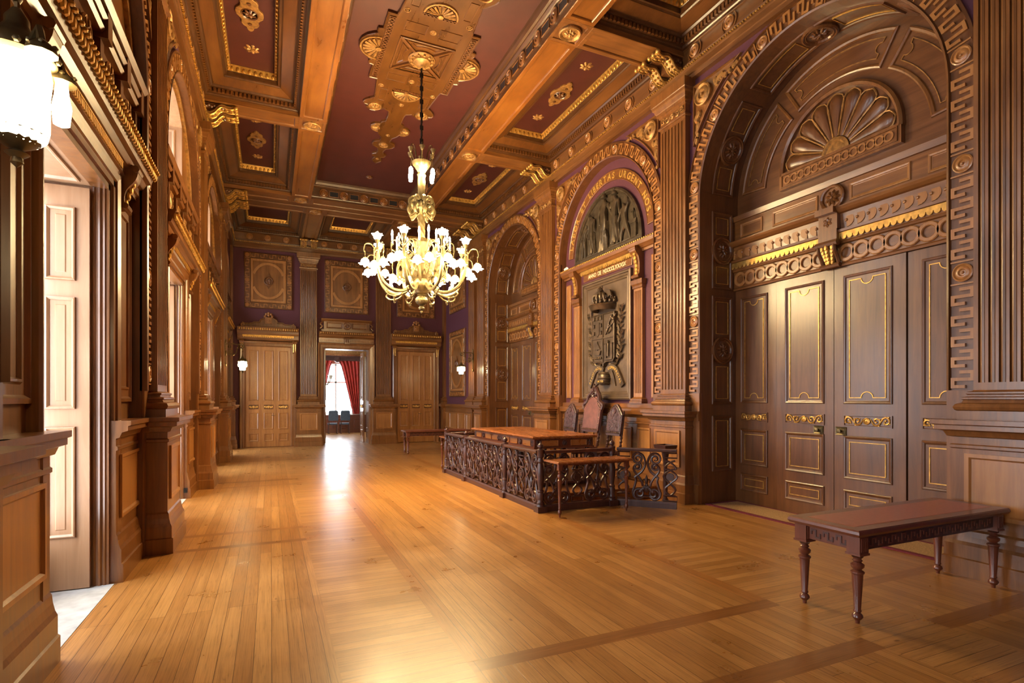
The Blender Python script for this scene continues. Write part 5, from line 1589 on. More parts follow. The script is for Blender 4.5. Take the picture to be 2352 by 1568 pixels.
def soffit(x0, x1, y0, y1, mat, rim=.07):
    def TS(s, t, n): return (s, t, ZB - n)
    q = MB(TS)
    q.rect(x0, x1, y0, y1, [(.005, -.10), (.005, -.002), (0, 0), (0, .018), (.012, .022), (rim, .022), (rim + .012, .012), (rim + .02, -.004)], True)
    return q.build('beam_soffit', mat, ce)
def rose_block(x, y):
    def TS(s, t, n): return (s, t, ZB - n)
    q = MB(TS); q.rect(x - BH, x + BH, y - BH, y + BH, [(.005, -.10), (.005, -.002), (0, 0), (0, .02), (.055, .022), (.065, .008)], True)
    b = q.build('beam_crossing', M['oak'], ce)
    q = MB(TS); q.lathe([(.17, 0), (.17, .03), (.155, .045), (.13, .03), (.12, .02), (0, .02)], (x, y, .008), 22); q.rosette(x, y, .025, .10, 8, dish=False); q.build('crossing_rose', M['gilt_dull'], b, smooth=False)
EG = .07
for bx in (BL, BR):
    ys = [YF] + CY
    for a, b in zip(ys, ys[1:]): soffit(bx - BH, bx + BH, a + (BH if a > YF else 0), b - BH, M['beam'])
    for y in CY: rose_block(bx, y)
for y in CY:
    soffit(XL + .02, BL - BH, y - BH, y + BH, M['oak_x']); soffit(BR + BH, XR - .02, y - BH, y + BH, M['oak_x'])
soffit(BL + BH, BR - BH, CY[3] - BH, CY[3] + BH, M['entab_x']); soffit(BL + BH, BR - BH, CY[0] - BH, CY[0] + BH, M['oak_x'])
# last bay: second cross beam and short beams to the end wall pilasters
Y2 = 16.85; SX = (1.20, 3.79)
soffit(XL + .1, XR - .1, CY[3] + BH, Y2 - .22, M['entab_x'], .05)
for x in SX: rose_block(x, Y2)
for a, b in ((XL + .02, SX[0] - BH), (SX[0] + BH, SX[1] - BH), (SX[1] + BH, XR - .02)): soffit(a, b, Y2 - BH, Y2 + BH, M['entab_x'])
for x in SX: soffit(x - BH, x + BH, Y2 + BH, YB - .1, M['oak'])

COF = [(-.008, ZB + .062), (0, ZB + .066), (.03, ZB + .07), (.045, ZB + .085), (.05, ZB + .10), (.085, ZB + .11), (.085, ZB + .175), (.12, ZB + .185), (.14, ZB + .21), (.155, ZB + .215), (.34, ZB + .285), (.36, ZB + .30), (.39, ZB + .30), (.40, ZB + .37), (.41, ZB + .38), (.45, ZB + .47), (.455, ZB + .48)]
def coffer(x0, x1, y0, y1, orn, k=1.0):
    m = MB()
    m.rings([(x0, y0), (x1, y0), (x1, y1), (x0, y1)], [(o * k, z) for o, z in COF], True, False)
    cf = m.build('coffer', M['coffer'], ce)
    m = MB(); i = .455 * k; zz = ZB + .48
    m.quad((x0 + i - .01, y0 + i - .01, zz), (x1 - i + .01, y0 + i - .01, zz), (x1 - i + .01, y1 - i + .01, zz), (x0 + i - .01, y1 - i + .01, zz)); m.build('coffer_panel', M['ceil_red'], cf)
    # sloping board in plainer wood
    m = MB(); m.rings([(x0, y0), (x1, y0), (x1, y1), (x0, y1)], [(.16 * k, ZB + .212), (.335 * k, ZB + .279)], True); m.build('coffer_board', M['coffer_mid'], cf)
    # dentils
    m = MB(); o = .067 * k; z0, z1 = ZB + .105, ZB + .172
    nx = int((x1 - x0 - 2 * o) / .07); ny = int((y1 - y0 - 2 * o) / .07)
    for q in range(nx):
        x = x0 + o + (x1 - x0 - 2 * o) * (q + .5) / nx
        for y, d in ((y0, 1), (y1, -1)): m.box(x - .02, x + .02, *sorted((y + d * .055 * k, y + d * .105 * k)), z0, z1)
    for q in range(ny):
        y = y0 + o + (y1 - y0 - 2 * o) * (q + .5) / ny
        for x, d in ((x0, 1), (x1, -1)): m.box(*sorted((x + d * .055 * k, x + d * .105 * k)), y - .02, y + .02, z0, z1)
    m.build('dentils', M['coffer_mid'], cf)
    # gilded egg strip
    m = MB(); o = .425 * k; zz = ZB + .425
    m.rings([(x0, y0), (x1, y0), (x1, y1), (x0, y1)], [(.402 * k, ZB + .385), (.408 * k, ZB + .372), (.445 * k, ZB + .45), (.452 * k, ZB + .475)], True)
    nx = max(2, int((x1 - x0 - 2 * o) / .095)); ny = max(2, int((y1 - y0 - 2 * o) / .095))
    for q in range(nx):
        x = x0 + o + (x1 - x0 - 2 * o) * (q + .5) / nx
        for y, d in ((y0, 1), (y1, -1)): m.ball((x, y + d * o, zz - .015), .036, 6, 4, None, (.9, .8, 1.35))
    for q in range(ny):
        y = y0 + o + (y1 - y0 - 2 * o) * (q + .5) / ny
        for x, d in ((x0, 1), (x1, -1)): m.ball((x + d * o, y, zz - .015), .036, 6, 4, None, (.8, .9, 1.35))
    m.build('egg_strip', M['gilt'], cf, smooth=True)
    if orn:
        def TS(s, t, n): return (s, t, ZB + .48 - n)
        xc, yc = (x0 + x1) / 2, (y0 + y1) / 2
        m = MB(TS)
        pts = [(xc + .20 * math.cos(a), yc + .20 * math.sin(a)) for a in [math.radians(-35 + 70 * q / 8) for q in range(9)]]
        lobe = []
        for (lx, ly, lr, a0, a1) in ((0, .0, .2, -50, 50), (0, .24, .10, -25, 60), (0, .38, .05, -40, 90)):
            pass
        prof = [(.20, 0), (.19, .07), (.13, .15), (.12, .2), (.13, .25), (.10, .31), (.055, .34), (.05, .38), (.03, .42), (0, .44)]
        pts = [(xc + a, yc + b) for a, b in prof] + [(xc - a, yc + b) for a, b in prof[-2::-1]] + [(xc - a, yc - b) for a, b in prof[1:]] + [(xc + a, yc - b) for a, b in prof[-2:0:-1]]
        m.rings(pts, [(0, 0), (0, .025), (.012, .03)], True, True)
        og = m.build('coffer_ornament', M['gilt_dull'], cf)
        m = MB(TS); m.lathe([(.135, .025), (.12, .045), (.105, .03), (0, .03)], (xc, yc, 0), 18); m.rosette(xc, yc, .03, .10, 7, dish=False)
        for d in (-.24, .24): m.lathe([(.03, .03), (.03, .045), (0, .05)], (xc, yc + d, 0), 8)
        m.build('ornament_rose', M['oak_dark'], og)
        for d in (-1, 1):
            if y1 - y0 > 2.6:
                m = MB(TS); m.rosette(xc, yc + d * (y1 - y0 - .9) * .31, 0, .13, 7, dish=False); m.build('coffer_rose', M['gilt_dull'], cf)
for a, b in zip([YF - .35] + CY, CY):
    coffer(XL + .11, BL - BH, a + BH, b - BH, True); coffer(BR + BH, XR - .11, a + BH, b - BH, True)
for x0, x1 in ((XL + .11, SX[0] - BH), (SX[0] + BH, SX[1] - BH), (SX[1] + BH, XR - .11)): coffer(x0, x1, Y2 + BH, YB - .11, False, 1.0)

# main field with its beam fascias
x0, x1, y0, y1 = BL + BH, BR - BH, CY[0] + BH, CY[3] - BH
m = MB()
m.rings([(x0, y0), (x1, y0), (x1, y1), (x0, y1)], [(0, ZB - .005), (0, ZB + .05), (.004, ZB + .06), (.004, ZB + .30), (.03, ZB + .31), (.06, ZB + .34), (.065, ZB + .36), (.10, ZB + .37), (.13, ZB + .42), (.14, ZB + .47)], True)
fa = m.build('field_fascia', M['coffer'], ce)
m = MB(); m.quad((x0 + .13, y0 + .13, ZC), (x1 - .13, y0 + .13, ZC), (x1 - .13, y1 - .13, ZC), (x0 + .13, y1 - .13, ZC)); m.build('field_panel', M['ceil_red'], ce)
def fascia_run(T, s0, s1, k):
    p = (s1 - s0) / k
    for i in range(k):
        x = s0 + p * (i + .5)
        q = MB(T); roundel(q, x, ZB + .18, -.016, .118, T); q.build('fascia_roundel', M['oak'], fa, smooth=True)
    q = MB(T)
    r_ = MB(T)
    for i in range(k - 1):
        x = s0 + p * (i + 1)
        q.box(x - p * .5 + .165, x + p * .5 - .165, ZB + .115, ZB + .245, -.01, .008)
        r_.rect(x - p * .5 + .15, x + p * .5 - .15, ZB + .10, ZB + .26, [(0, 0), (0, .014), (.012, .014), (.014, .006)], False)
    q.build('fascia_inlay', M['black'], fa); r_.build('fascia_inlay_frame', M['oak'], fa)
fascia_run(lambda s, t, n: (x1 - .004 - n, s, t), y0 + .1, y1 - .1, 23)
fascia_run(lambda s, t, n: (x0 + .004 + n, s, t), y0 + .1, y1 - .1, 23)
fascia_run(lambda s, t, n: (s, y1 - .004 - n, t), x0 + .05, x1 - .05, 5)
# flat carved centrepiece
MX, MY = 2.405, 9.25
cp = thing('ceiling_centrepiece', (MX, MY, ZC), 'long carved gilt oak centrepiece on the oxblood ceiling above the chandelier', 'ceiling ornament')
Q = [(1.06, 0), (1.04, .14), (.97, .26), (.86, .35), (.82, .37), (.84, .42), (.83, .5), (.76, .52), (.76, .92), (.62, .92), (.60, 1.02), (.55, 1.55), (.62, 1.62), (.70, 1.72), (.73, 1.80), (.70, 1.87), (.64, 1.88), (.65, 1.97), (.56, 2.06), (.44, 2.06), (.36, 1.98), (.28, 1.92), (.19, 1.97), (.17, 2.08), (.17, 2.38), (.24, 2.45), (.25, 2.54), (.36, 2.57), (.43, 2.66), (.43, 2.76), (.36, 2.86), (.25, 2.89), (.22, 3.0), (.13, 3.14), (.12, 3.32), (.24, 3.40), (.27, 3.52), (.23, 3.62), (.11, 3.70), (.07, 3.86), (.09, 3.98), (.17, 4.06), (.16, 4.16), (.08, 4.20), (.11, 4.32), (.12, 4.42), (.06, 4.52), (0, 4.60)]
pts = [(MX + a, MY + b) for a, b in Q] + [(MX - a, MY + b) for a, b in Q[-2::-1]] + [(MX - a, MY - b) for a, b in Q[1:]] + [(MX + a, MY - b) for a, b in Q[-2:0:-1]]
m = MB(TCL); m.rings(pts, [(0, 0), (0, .04), (.012, .05), (.025, .04)], True, True)
bd = m.build('carved_board', wood('centrepiece veneer', (.052, .017, .003), (.10, .035, .006), (.16, .061, .011), 'y', rough=.3, fine=6), cp)
m = MB(TCL)
S_ = .47
m.rings([(MX - S_, MY - S_), (MX + S_, MY - S_), (MX + S_, MY + S_), (MX - S_, MY + S_)], [(0, .04), (0, .065), (.02, .07), (.03, .055)], True)
for a in range(4):
    an = PI / 4 + a * PI / 2
    m.tube([(MX + .24 * math.cos(an), MY + .24 * math.sin(an), .05), (MX + S_ * 1.38 * math.cos(an), MY + S_ * 1.38 * math.sin(an), .05)], .03, 4)
    ca, sa = math.cos(a * PI / 2), math.sin(a * PI / 2)
    tri = [(.27, -.17), (.40, -.32), (.40, .32), (.27, .17), (.30, .08), (.31, 0), (.30, -.08)]
    m.rings([(MX + u * ca - v * sa, MY + u * sa + v * ca) for u, v in tri], [(0, .04), (.004, .058), (.02, .058), (.03, .042)], True)
m.build('centre_square', M['coffer_mid'], bd)
m = MB(TCL); m.lathe([(.23, .04), (.235, .07), (.2, .10), (.16, .09), (.15, .12), (.08, .15), (.05, .2), (0, .2)], (MX, MY, 0), 20, lobes=0)
for i in range(12):
    a = 2 * PI * i / 12; m.ball((MX + .185 * math.cos(a), MY + .185 * math.sin(a), .085), .035, 6, 4)
m.build('centre_rose', M['gilt_dull'], bd, smooth=True)
def fan(px, py, ang, r, m):
    ca, sa = math.cos(ang), math.sin(ang)
    for i in range(9):
        a = ang - PI / 2 + PI * (i + .5) / 9
        m.tube([(px + .2 * r * math.cos(a), py + .2 * r * math.sin(a), .05), (px + .6 * r * math.cos(a), py + .6 * r * math.sin(a), .055), (px + .95 * r * math.cos(a), py + .95 * r * math.sin(a), .05)], [r * .03, r * .085, r * .10], 6)
    m.lathe([(r * .2, .04), (r * .18, .075), (0, .08)], (px, py, 0), 12)
    m.rings([(px + 1.1 * r * math.cos(ang - PI / 2 + PI * i / 16), py + 1.1 * r * math.sin(ang - PI / 2 + PI * i / 16)) for i in range(17)], [(-.018, .04), (-.012, .066), (.012, .066), (.018, .04)], False)
for px, py, an, r, nm in ((.74, 0, 0, .27, 1), (-.74, 0, PI, .27, 1), (0, 1.16, PI / 2, .24, 1), (0, -1.16, -PI / 2, .24, 1), (.25, 2.72, 0, .14, 1), (-.25, 2.72, PI, .14, 1), (.25, -2.72, 0, .14, 1), (-.25, -2.72, PI, .14, 1)):
    m = MB(TCL); fan(MX + px, MY + py, an, r, m); m.build('carved_fan', M['gilt_dull'], bd, smooth=True)
m = MB(TCL)
for sx in (-1, 1):
    m.rect(*sorted((MX + sx * .62, MX + sx * .72)), MY - .86, MY + .86, [(0, .04), (0, .058), (.012, .058), (.016, .042)], False)
    for i in range(22):
        y = MY - .82 + 1.64 * (i + .5) / 22; m.lathe([(.04, .04), (.04, .055), (.022, .055), (.022, .04)], (MX + sx * .67, y, 0), 10)
for sy in (-1, 1):
    for i in range(9): m.lathe([(.03, .04), (.03, .056), (.016, .056), (.016, .04)], (MX - .24 + .06 * i, MY + sy * 1.11, 0), 8)
m.build('chain_strip', M['oak_dark'], bd)
def cr_(x, y, r, k):
    m = MB(TCL); m.rosette(x, y, .035, r, k); m.build('carved_boss', M['gilt_dull'], bd)
for sy in (-1, 1):
    for sx in (-1, 1):
        for q in ((.1, .46, .62, .86), (.34, .48, 1.2, 1.62)):
            m = MB(TCL); m.rect(*sorted((MX + sx * q[0], MX + sx * q[1])), *sorted((MY + sy * q[2], MY + sy * q[3])), [(0, .04), (.003, .05), (.012, .05), (.018, .034)], True); m.build('sunk_panel', M['coffer_mid'], bd)
        cr_(MX + sx * .48, MY + sy * 1.85, .13, 8); cr_(MX + sx * .50, MY + sy * 1.08, .05, 6)
    for d, r_, k in ((.74, .055, 6), (1.62, .05, 6), (3.0, .05, 6), (3.5, .11, 8), (4.3, .045, 6)): cr_(MX, MY + sy * d, r_, k)
m = MB(TCL); m.rosette(XC, 14.85, 0, .09, 8)
tag(m.build('ceiling_rose', M['oak_dark']), 'small round boss on the red ceiling beyond the chandelier', 'ceiling rose')

# ------------------------------------------------------------------ floor
fl = thing('floor', (XC, 9, 0), 'pine board floor with darker border strips', 'floor', kind='structure')
fy, fx, fs, fsy = MB(), MB(), MB(), MB()
def R(m, x0, x1, y0, y1, z=0.): m.quad((x0, y0, z), (x1, y0, z), (x1, y1, z), (x0, y1, z))
XA, XB_, XC2, XD = .38, 1.12, 3.72, 4.46        # aisle / border band / main field / border band
R(fy, XB_ + .0, XC2, 3.20, 15.8)
x = XL - .3
ST = [(2.25, 2.42, 3.06, 3.20), (6.72, 6.83, 7.40, 7.51), (11.2, 11.31, 11.88, 11.99), (15.7, 15.81, 16.38, 16.49)]
ys = [YF]
for a, b, c_, d in ST: ys += [a, b, c_, d]
ys.append(YB + .3)
for i, (a, b) in enumerate(zip(ys, ys[1:])):
    st = i % 4 in (1, 3)
    for x0, x1 in ((XL - .12, XA), (XD, XR + 1.0)):
        R(fs if st else fy, x0, x1, a, b)
R(fx, XA, XB_, YF, 15.8); R(fx, XC2, XD, YF, 15.8)
R(fs, XB_, XC2, 3.06, 3.20); R(fs, XB_, XC2, 2.25, 2.42); R(fy, XB_, XC2, YF, 2.25); R(fy, XB_, XC2, 2.42, 3.06)
R(fs, XA, XD, 15.8, 15.95); R(fy, XA, XD, 15.95, 16.38); R(fs, XA, XD, 16.38, 16.49); R(fy, XA, XD, 16.49, YB + .3)
# long strips beside the border bands (2 mm proud of nothing: cut in as their own boards)
fy.build('boards_lengthwise', M['floor_y'], fl); fx.build('boards_crosswise', M['floor_x'], fl); fs.build('dark_strips', M['floor_strip'], fl)
m = MB()
R(m, XB_ - .0, XB_ + .14, 3.20, 15.8, .0012); R(m, XC2 - .14, XC2, 3.20, 15.8, .0012)
for a, b, c_, d in ST[1:3]:                       # pointed ends of the cross strips
    ym = (b + c_) / 2
    for y0_, y1_ in ((a, b), (c_, d)):
        yy_ = (y0_ + y1_) / 2
        m.add([(XA, y0_, .0012), (XA, y1_, .0012), (XA + .36, ym, .0012)], [(0, 1, 2)])
m.build('border_strips', M['floor_strip_y'], fl)
m = MB(); R(m, FX0, FX1, YB + .3, FY, .0); m.build('far_room_boards', M['floor_y'], fl)
m = MB(); m.box(XL - 1.2, 7.1, YF - .3, FY + .2, -.2, -.12); m.build('subfloor', M['shell'], fl)
# wall behind the camera and the near part of the side walls
wf = thing('wall_front', (XC, YF, 0), 'plain oak panelled wall behind the camera', 'wall', kind='structure')
m = MB(); m.box(XL - .9, 7.1, YF - .3, YF, -.1, 8.5); m.build('panelling', M['oak'], wf)
# coir mats in the niches
def mat(cy_, label):
    r = thing('door_mat', (XR + .4, cy_, 0), label, 'mat', 'coir mats in the door niches')
    m = MB(); m.box(XR + .10, XR + ND - .1, cy_ - RI + .06, cy_ + RI - .06, .002, .014); m.build('coir', M['rug'], r)
    m = MB(); m.rings([(XR + .04, cy_ - RI + .02), (XR + ND - .03, cy_ - RI + .02), (XR + ND - .03, cy_ + RI - .02), (XR + .04, cy_ + RI - .02)], [(0, .001), (0, .015), (.06, .017), (.07, .012)], True); m.build('binding', M['rug_red'], r)
mat(RC[0], 'coir mat with dark red binding at the big door niche'); mat(RC[2], 'coir mat with red binding in the far door niche')
# ------------------------------------------------------------------ balustrade round the dais
def turned(mb, x, y, prof, seg=12, lobes=0, amp=0.):
    mb.lathe([(r, z) for r, z in prof], (x, y, 0), seg, lobes=lobes, lobe_amp=amp)

def lyre_mesh():
    m = MB(lambda s, t, n: (s, n, t))
    H0, H1 = .12, .83; W = .215
    def P(x, z): return (x * W, H0 + (H1 - H0) * z, 0)
    r = .0185
    for sg in (-1, 1):
        def S(cx, cz, r0, r1, a0, turns, n=16):
            out = []
            for i in range(n + 1):
                a = a0 + 2 * PI * turns * i / n; q = r0 + (r1 - r0) * i / n
                out.append((sg * (cx * W + q * math.cos(a)), H0 + (H1 - H0) * cz + q * math.sin(a), 0))
            return out
        # upper scroll: from the eye, over the top, down the middle and out to the waist
        up = S(.60, .865, .02, .085, PI * .4, -1.35, 18)
        rest = [P(sg * .16, .80), P(sg * .13, .70), P(sg * .25, .60), P(sg * .55, .52), P(sg * .80, .47)]
        # eye turns clockwise (for the right half) towards the centre line
        m.tube(smooth_path([P(sg * .60, .99), P(sg * .28, .94), P(sg * .10, .82), P(sg * .12, .70), P(sg * .34, .58), P(sg * .66, .50), P(sg * .84, .45)], 4), r, 6)
        m.tube(S(.60, .865, .088, .018, PI / 2, -1.6, 22), r * .95, 6)
        # middle scroll falling to the foot of the fleur-de-lis
        m.tube(smooth_path([P(sg * .62, .755), P(sg * .88, .68), P(sg * .84, .58), P(sg * .55, .47), P(sg * .33, .36), P(sg * .26, .27)], 4), r, 6)
        m.tube(S(.62, .69, .062, .016, PI / 2, 1.5, 20), r * .9, 6)
        # lower body: outward sweep, foot and volute
        m.tube(smooth_path([P(sg * .80, .46), P(sg * .74, .38), P(sg * .86, .24), P(sg * .97, .13), P(sg * .84, .03), P(sg * .52, .0), P(sg * .22, .06)], 5), r * 1.05, 6)
        m.tube(S(.50, .115, .092, .018, -PI / 2, 1.6, 22), r, 6)
    m.tube([P(-.22, .06), P(.22, .06)], r, 6); m.tube([P(-.13, .76), P(.13, .76)], r * .9, 6)
    # fleur-de-lis on a cartouche
    m.tube(smooth_path([P(0, .30), P(0, .40), P(0, .52)], 3), [.016, .02, .026, .03, .024, .014, .004], 6)
    for sg in (-1, 1):
        m.tube(smooth_path([P(0, .36), P(sg * .14, .42), P(sg * .24, .40), P(sg * .22, .35)], 3), .010, 5)
        for k in range(4): m.ball(P(sg * (.12 + .1 * k), .25 - .03 * k), .03, 6, 4)
    m.ball(P(0, .22), .05, 8, 5, sc=(.8, 1.4, .5)); m.ball(P(0, .30), .03, 6, 4)
    me = m.build('scroll_panel', M['mahogany'], smooth=True)
    return me
def chain_mesh():
    m = MB(lambda s, t, n: (s, n, t))
    r = .016
    for sg in (-1, 1):
        m.tube(smooth_path([(sg * .07, .72, 0), (-sg * .02, .68, 0), (-sg * .085, .48 + .12, 0), (0, .575, 0), (sg * .1, .48, 0), (0, .375, 0), (-sg * .075, .29, 0), (-sg * .02, .21, 0), (sg * .08, .19, 0)], 4), r, 6)
    for z in (.115, .76):
        m.tube([(-.10, z, 0), (.10, z, 0), (.10, z + .07, 0), (-.10, z + .07, 0)], .011, 5, closed=True)
    m.lathe([(.058, -.012), (.062, 0), (.058, .012), (.02, .016), (0, .02)], (0, .475, 0), 14, axis='n')
    m.lathe([(.02, -.02), (0, -.016)], (0, .475, 0), 8, axis='n')
    for i in range(9):
        a = 2 * PI * i / 9; m.ball((.045 * math.cos(a), .475 + .045 * math.sin(a), .01), .014, 5, 4)
    return m.build('chain_panel', M['mahogany'], smooth=True)
LY, CH = lyre_mesh(), chain_mesh()
def put(src, parent, x, y, rz):
    o = src.copy(); COL.objects.link(o); o.parent = parent
    off = Vector((0, 0, 0)); p = parent
    while p is not None: off += p.location; p = p.parent
    o.location = Vector((x, y, 0)) - off; o.rotation_euler = (0, 0, rz)
    return o
POST = [(.062, 0), (.066, .07), (.055, .10), (.05, .115), (.058, .13), (.045, .15), (.048, .2), (.052, .25), (.042, .285), (.05, .295), (.05, .31), (.034, .33), (.036, .36), (.052, .46), (.055, .56), (.046, .66), (.034, .71), (.045, .725), (.045, .745), (.036, .76), (.036, .79), (.05, .80), (.05, .885), (.054, .89), (.054, .91), (.03, .92), (.022, .93), (.042, .945), (.046, .965), (.036, .985), (.012, 1.0), (.012, 1.015), (0, 1.02)]
ba = thing('balustrade', (3.58, 9.30, 0), 'dark carved mahogany balustrade of scrolls around the raised desk', 'balustrade')
x0, xs = 3.58, 4.82; Y0, Y1 = 7.0, 11.6
def post(x, y):
    m = MB(); turned(m, x, y, POST, 14); p = m.build('post', M['mahogany'], ba, smooth=True)
    m = MB(); m.box(x - .075, x + .075, y - .075, y + .075, 0, .085); m.build('post_block', M['mahogany'], p)
    return p
PY = [7.0, 8.30, 10.28, 11.6]
for y in PY: post(x0, y)
post(xs, Y0); post(xs, Y1)
def rails(ax, ay, bx, by, parent):
    L = math.hypot(bx - ax, by - ay); ux, uy = (bx - ax) / L, (by - ay) / L
    def T(s, t, n): return (ax + ux * s - uy * n, ay + uy * s + ux * n, t)
    m = MB(T); m.extr([(.845, -.03), (.85, -.045), (.875, -.05), (.89, -.045), (.895, 0), (.89, .045), (.875, .05), (.85, .045), (.845, .03)], 0, L); m.build('top_rail', M['mahogany'], parent)
    m = MB(T); m.extr([(.0, -.035), (.075, -.035), (.10, -.025), (.10, .025), (.075, .035), (.0, .035)], 0, L); m.build('bottom_rail', M['mahogany'], parent)
def fill(ax, ay, bx, by, seq, parent):
    L = math.hypot(bx - ax, by - ay); ux, uy = (bx - ax) / L, (by - ay) / L
    w = {'L': .46, 'C': .24}; tot = sum(w[k] for k in seq); s = (L - tot) / 2
    for k in seq:
        q = s + w[k] / 2; s += w[k]
        put(LY if k == 'L' else CH, parent, ax + ux * q, ay + uy * q, math.atan2(uy, ux))
for a, b, seq in ((PY[0], PY[1], 'LCL'), (PY[1], PY[2], 'LCLCL'), (PY[2], PY[3], 'LCL')):
    rails(x0, a + .05, x0, b - .05, ba); fill(x0, a, x0, b, seq, ba)
for y in (Y0, Y1):
    rails(x0 + .05, y, xs - .05, y, ba); fill(x0, y, xs, y, 'LCL', ba)
ga = thing('gate', (4.92, 7.02, 0), 'open scrolled gate of the balustrade, nearest the big door niche', 'gate')
rails(4.93, 7.01, 5.53, 6.35, ga)
L = math.hypot(.6, .66)
fill(4.93, 7.01, 5.53, 6.35, 'CLC', ga)
bpy.data.objects.remove(LY); bpy.data.objects.remove(CH)

# dais
m = MB(); m.rings([(3.78, 7.22), (5.86, 7.22), (5.86, 11.38), (3.78, 11.38)], [(.02, 0), (.02, .155), (0, .165), (0, .19), (.008, .2)], True, True, True)
tag(m.build('dais', M['oak_y']), 'low wooden dais under the desk inside the balustrade', 'platform')

# ------------------------------------------------------------------ turned legs, side flaps, benches
TLEG = [(.011, 0), (.013, .03), (.02, .04), (.028, .06), (.026, .08), (.014, .10), (.02, .11), (.02, .12), (.017, .13), (.028, .45), (.034, .46), (.034, .475), (.018, .49), (.032, .515), (.034, .54), (.018, .56), (.026, .575), (.018, .59), (.03, .61)]
def leg_mesh(x, y, h, k=1.):
    m = MB(); f = h / .61
    low = [(r * k, z * f) for r, z in TLEG]
    m.lathe(low, (x, y, 0), 12)
    return m
def flap(y0, y1, yl, label):
    """table flap outside the short side of the balustrade"""
    r = thing('side_table', (4.2, (y0 + y1) / 2, 0), label, 'table', 'side tables at the ends of the balustrade')
    m = MB(); m.rings([(3.60, y0), (4.84, y0), (4.84, y1), (3.60, y1)], [(0, .745), (0, .765), (.012, .775)], True, True, True); m.build('tabletop', M['mahogany_top'], r)
    m = MB(); e = .05; m.box(3.64, 4.80, *sorted((yl - .012, yl + .012)), .715, .745); m.build('apron', M['mahogany_red'], r)
    for x in (3.66, 4.78):
        m = leg_mesh(x, yl, .66); m.box(x - .028, x + .028, yl - .028, yl + .028, .655, .745); m.build('leg', M['mahogany_red'], r, smooth=True)
flap(6.50, 6.935, 6.57, 'reddish side table with turned legs against the near end of the balustrade')
flap(11.665, 12.27, 12.2, 'reddish side table against the far end of the balustrade')

def bench(loc, label):
    r = thing('bench', (0, 0, 0), label, 'bench', 'long benches with red leather tops')
    hx, hy, zt = 1.01, .295, .70
    m = MB(); m.rings([(-hx, -hy), (hx, -hy), (hx, hy), (-hx, hy)], [(.03, zt - .055), (.012, zt - .05), (0, zt - .03), (.004, zt - .01), (.012, zt)], True, False, True); m.rings([(-hx, -hy), (hx, -hy), (hx, hy), (-hx, hy)], [(.012, zt), (.10, zt)], True); t = m.build('top', M['mahogany_red'], r)
    m = MB(); m.rings([(-hx, -hy), (hx, -hy), (hx, hy), (-hx, hy)], [(.10, zt), (.105, zt + .002)], True, True); m.build('leather_inset', M['leather_red'], t)['label'] = 'red leather inset'
    lx, ly = hx - .10, hy - .08
    for y in (-ly, ly):
        T = (lambda s, t_, n, y=y: (s, y + (n if y > 0 else -n), t_))
        m = MB(T); m.box(-lx, lx, zt - .165, zt - .05, -.012, .02)
        ap = m.build('apron', M['mahogany'], r)
        m = MB(T); fret(m, -lx + .08, lx - .08, zt - .145, zt - .085, .02, .006, T, .12, None, .2); m.build('apron_fret', M['mahogany_red'], ap)
    for x in (-lx, lx):
        T = (lambda s, t_, n, x=x: (x + (n if x > 0 else -n), s, t_))
        m = MB(T); m.box(-ly, ly, zt - .165, zt - .05, -.012, .02)
        ap = m.build('apron', M['mahogany_red'], r)
        m = MB(T); fret(m, -ly + .06, ly - .06, zt - .145, zt - .085, .02, .006, T, .12, None, .2); m.build('apron_fret', M['mahogany'], ap)
    for x in (-lx, lx):
        for y in (-ly, ly):
            m = leg_mesh(x, y, zt - .21, 1.35)
            m.box(x - .05, x + .05, y - .05, y + .05, zt - .185, zt - .05); m.box(x - .056, x + .056, y - .056, y + .056, zt - .195, zt - .18)
            for k in (-.03, -.01, .01, .03): m.box(x + k - .005, x + k + .005, y - .056, y + .056, zt - .165, zt - .07)
            m.build('leg', M['mahogany_red'], r, smooth=True)
    r.location = loc
    return r
b1 = bench((4.85, 2.805, 0), 'long bench with red leather top at the lower right, by the big door niche')
b2 = copy_tree(b1); b2.location = (4.61, 16.02, 0); b2['label'] = 'long bench far away in front of the right door of the end wall'

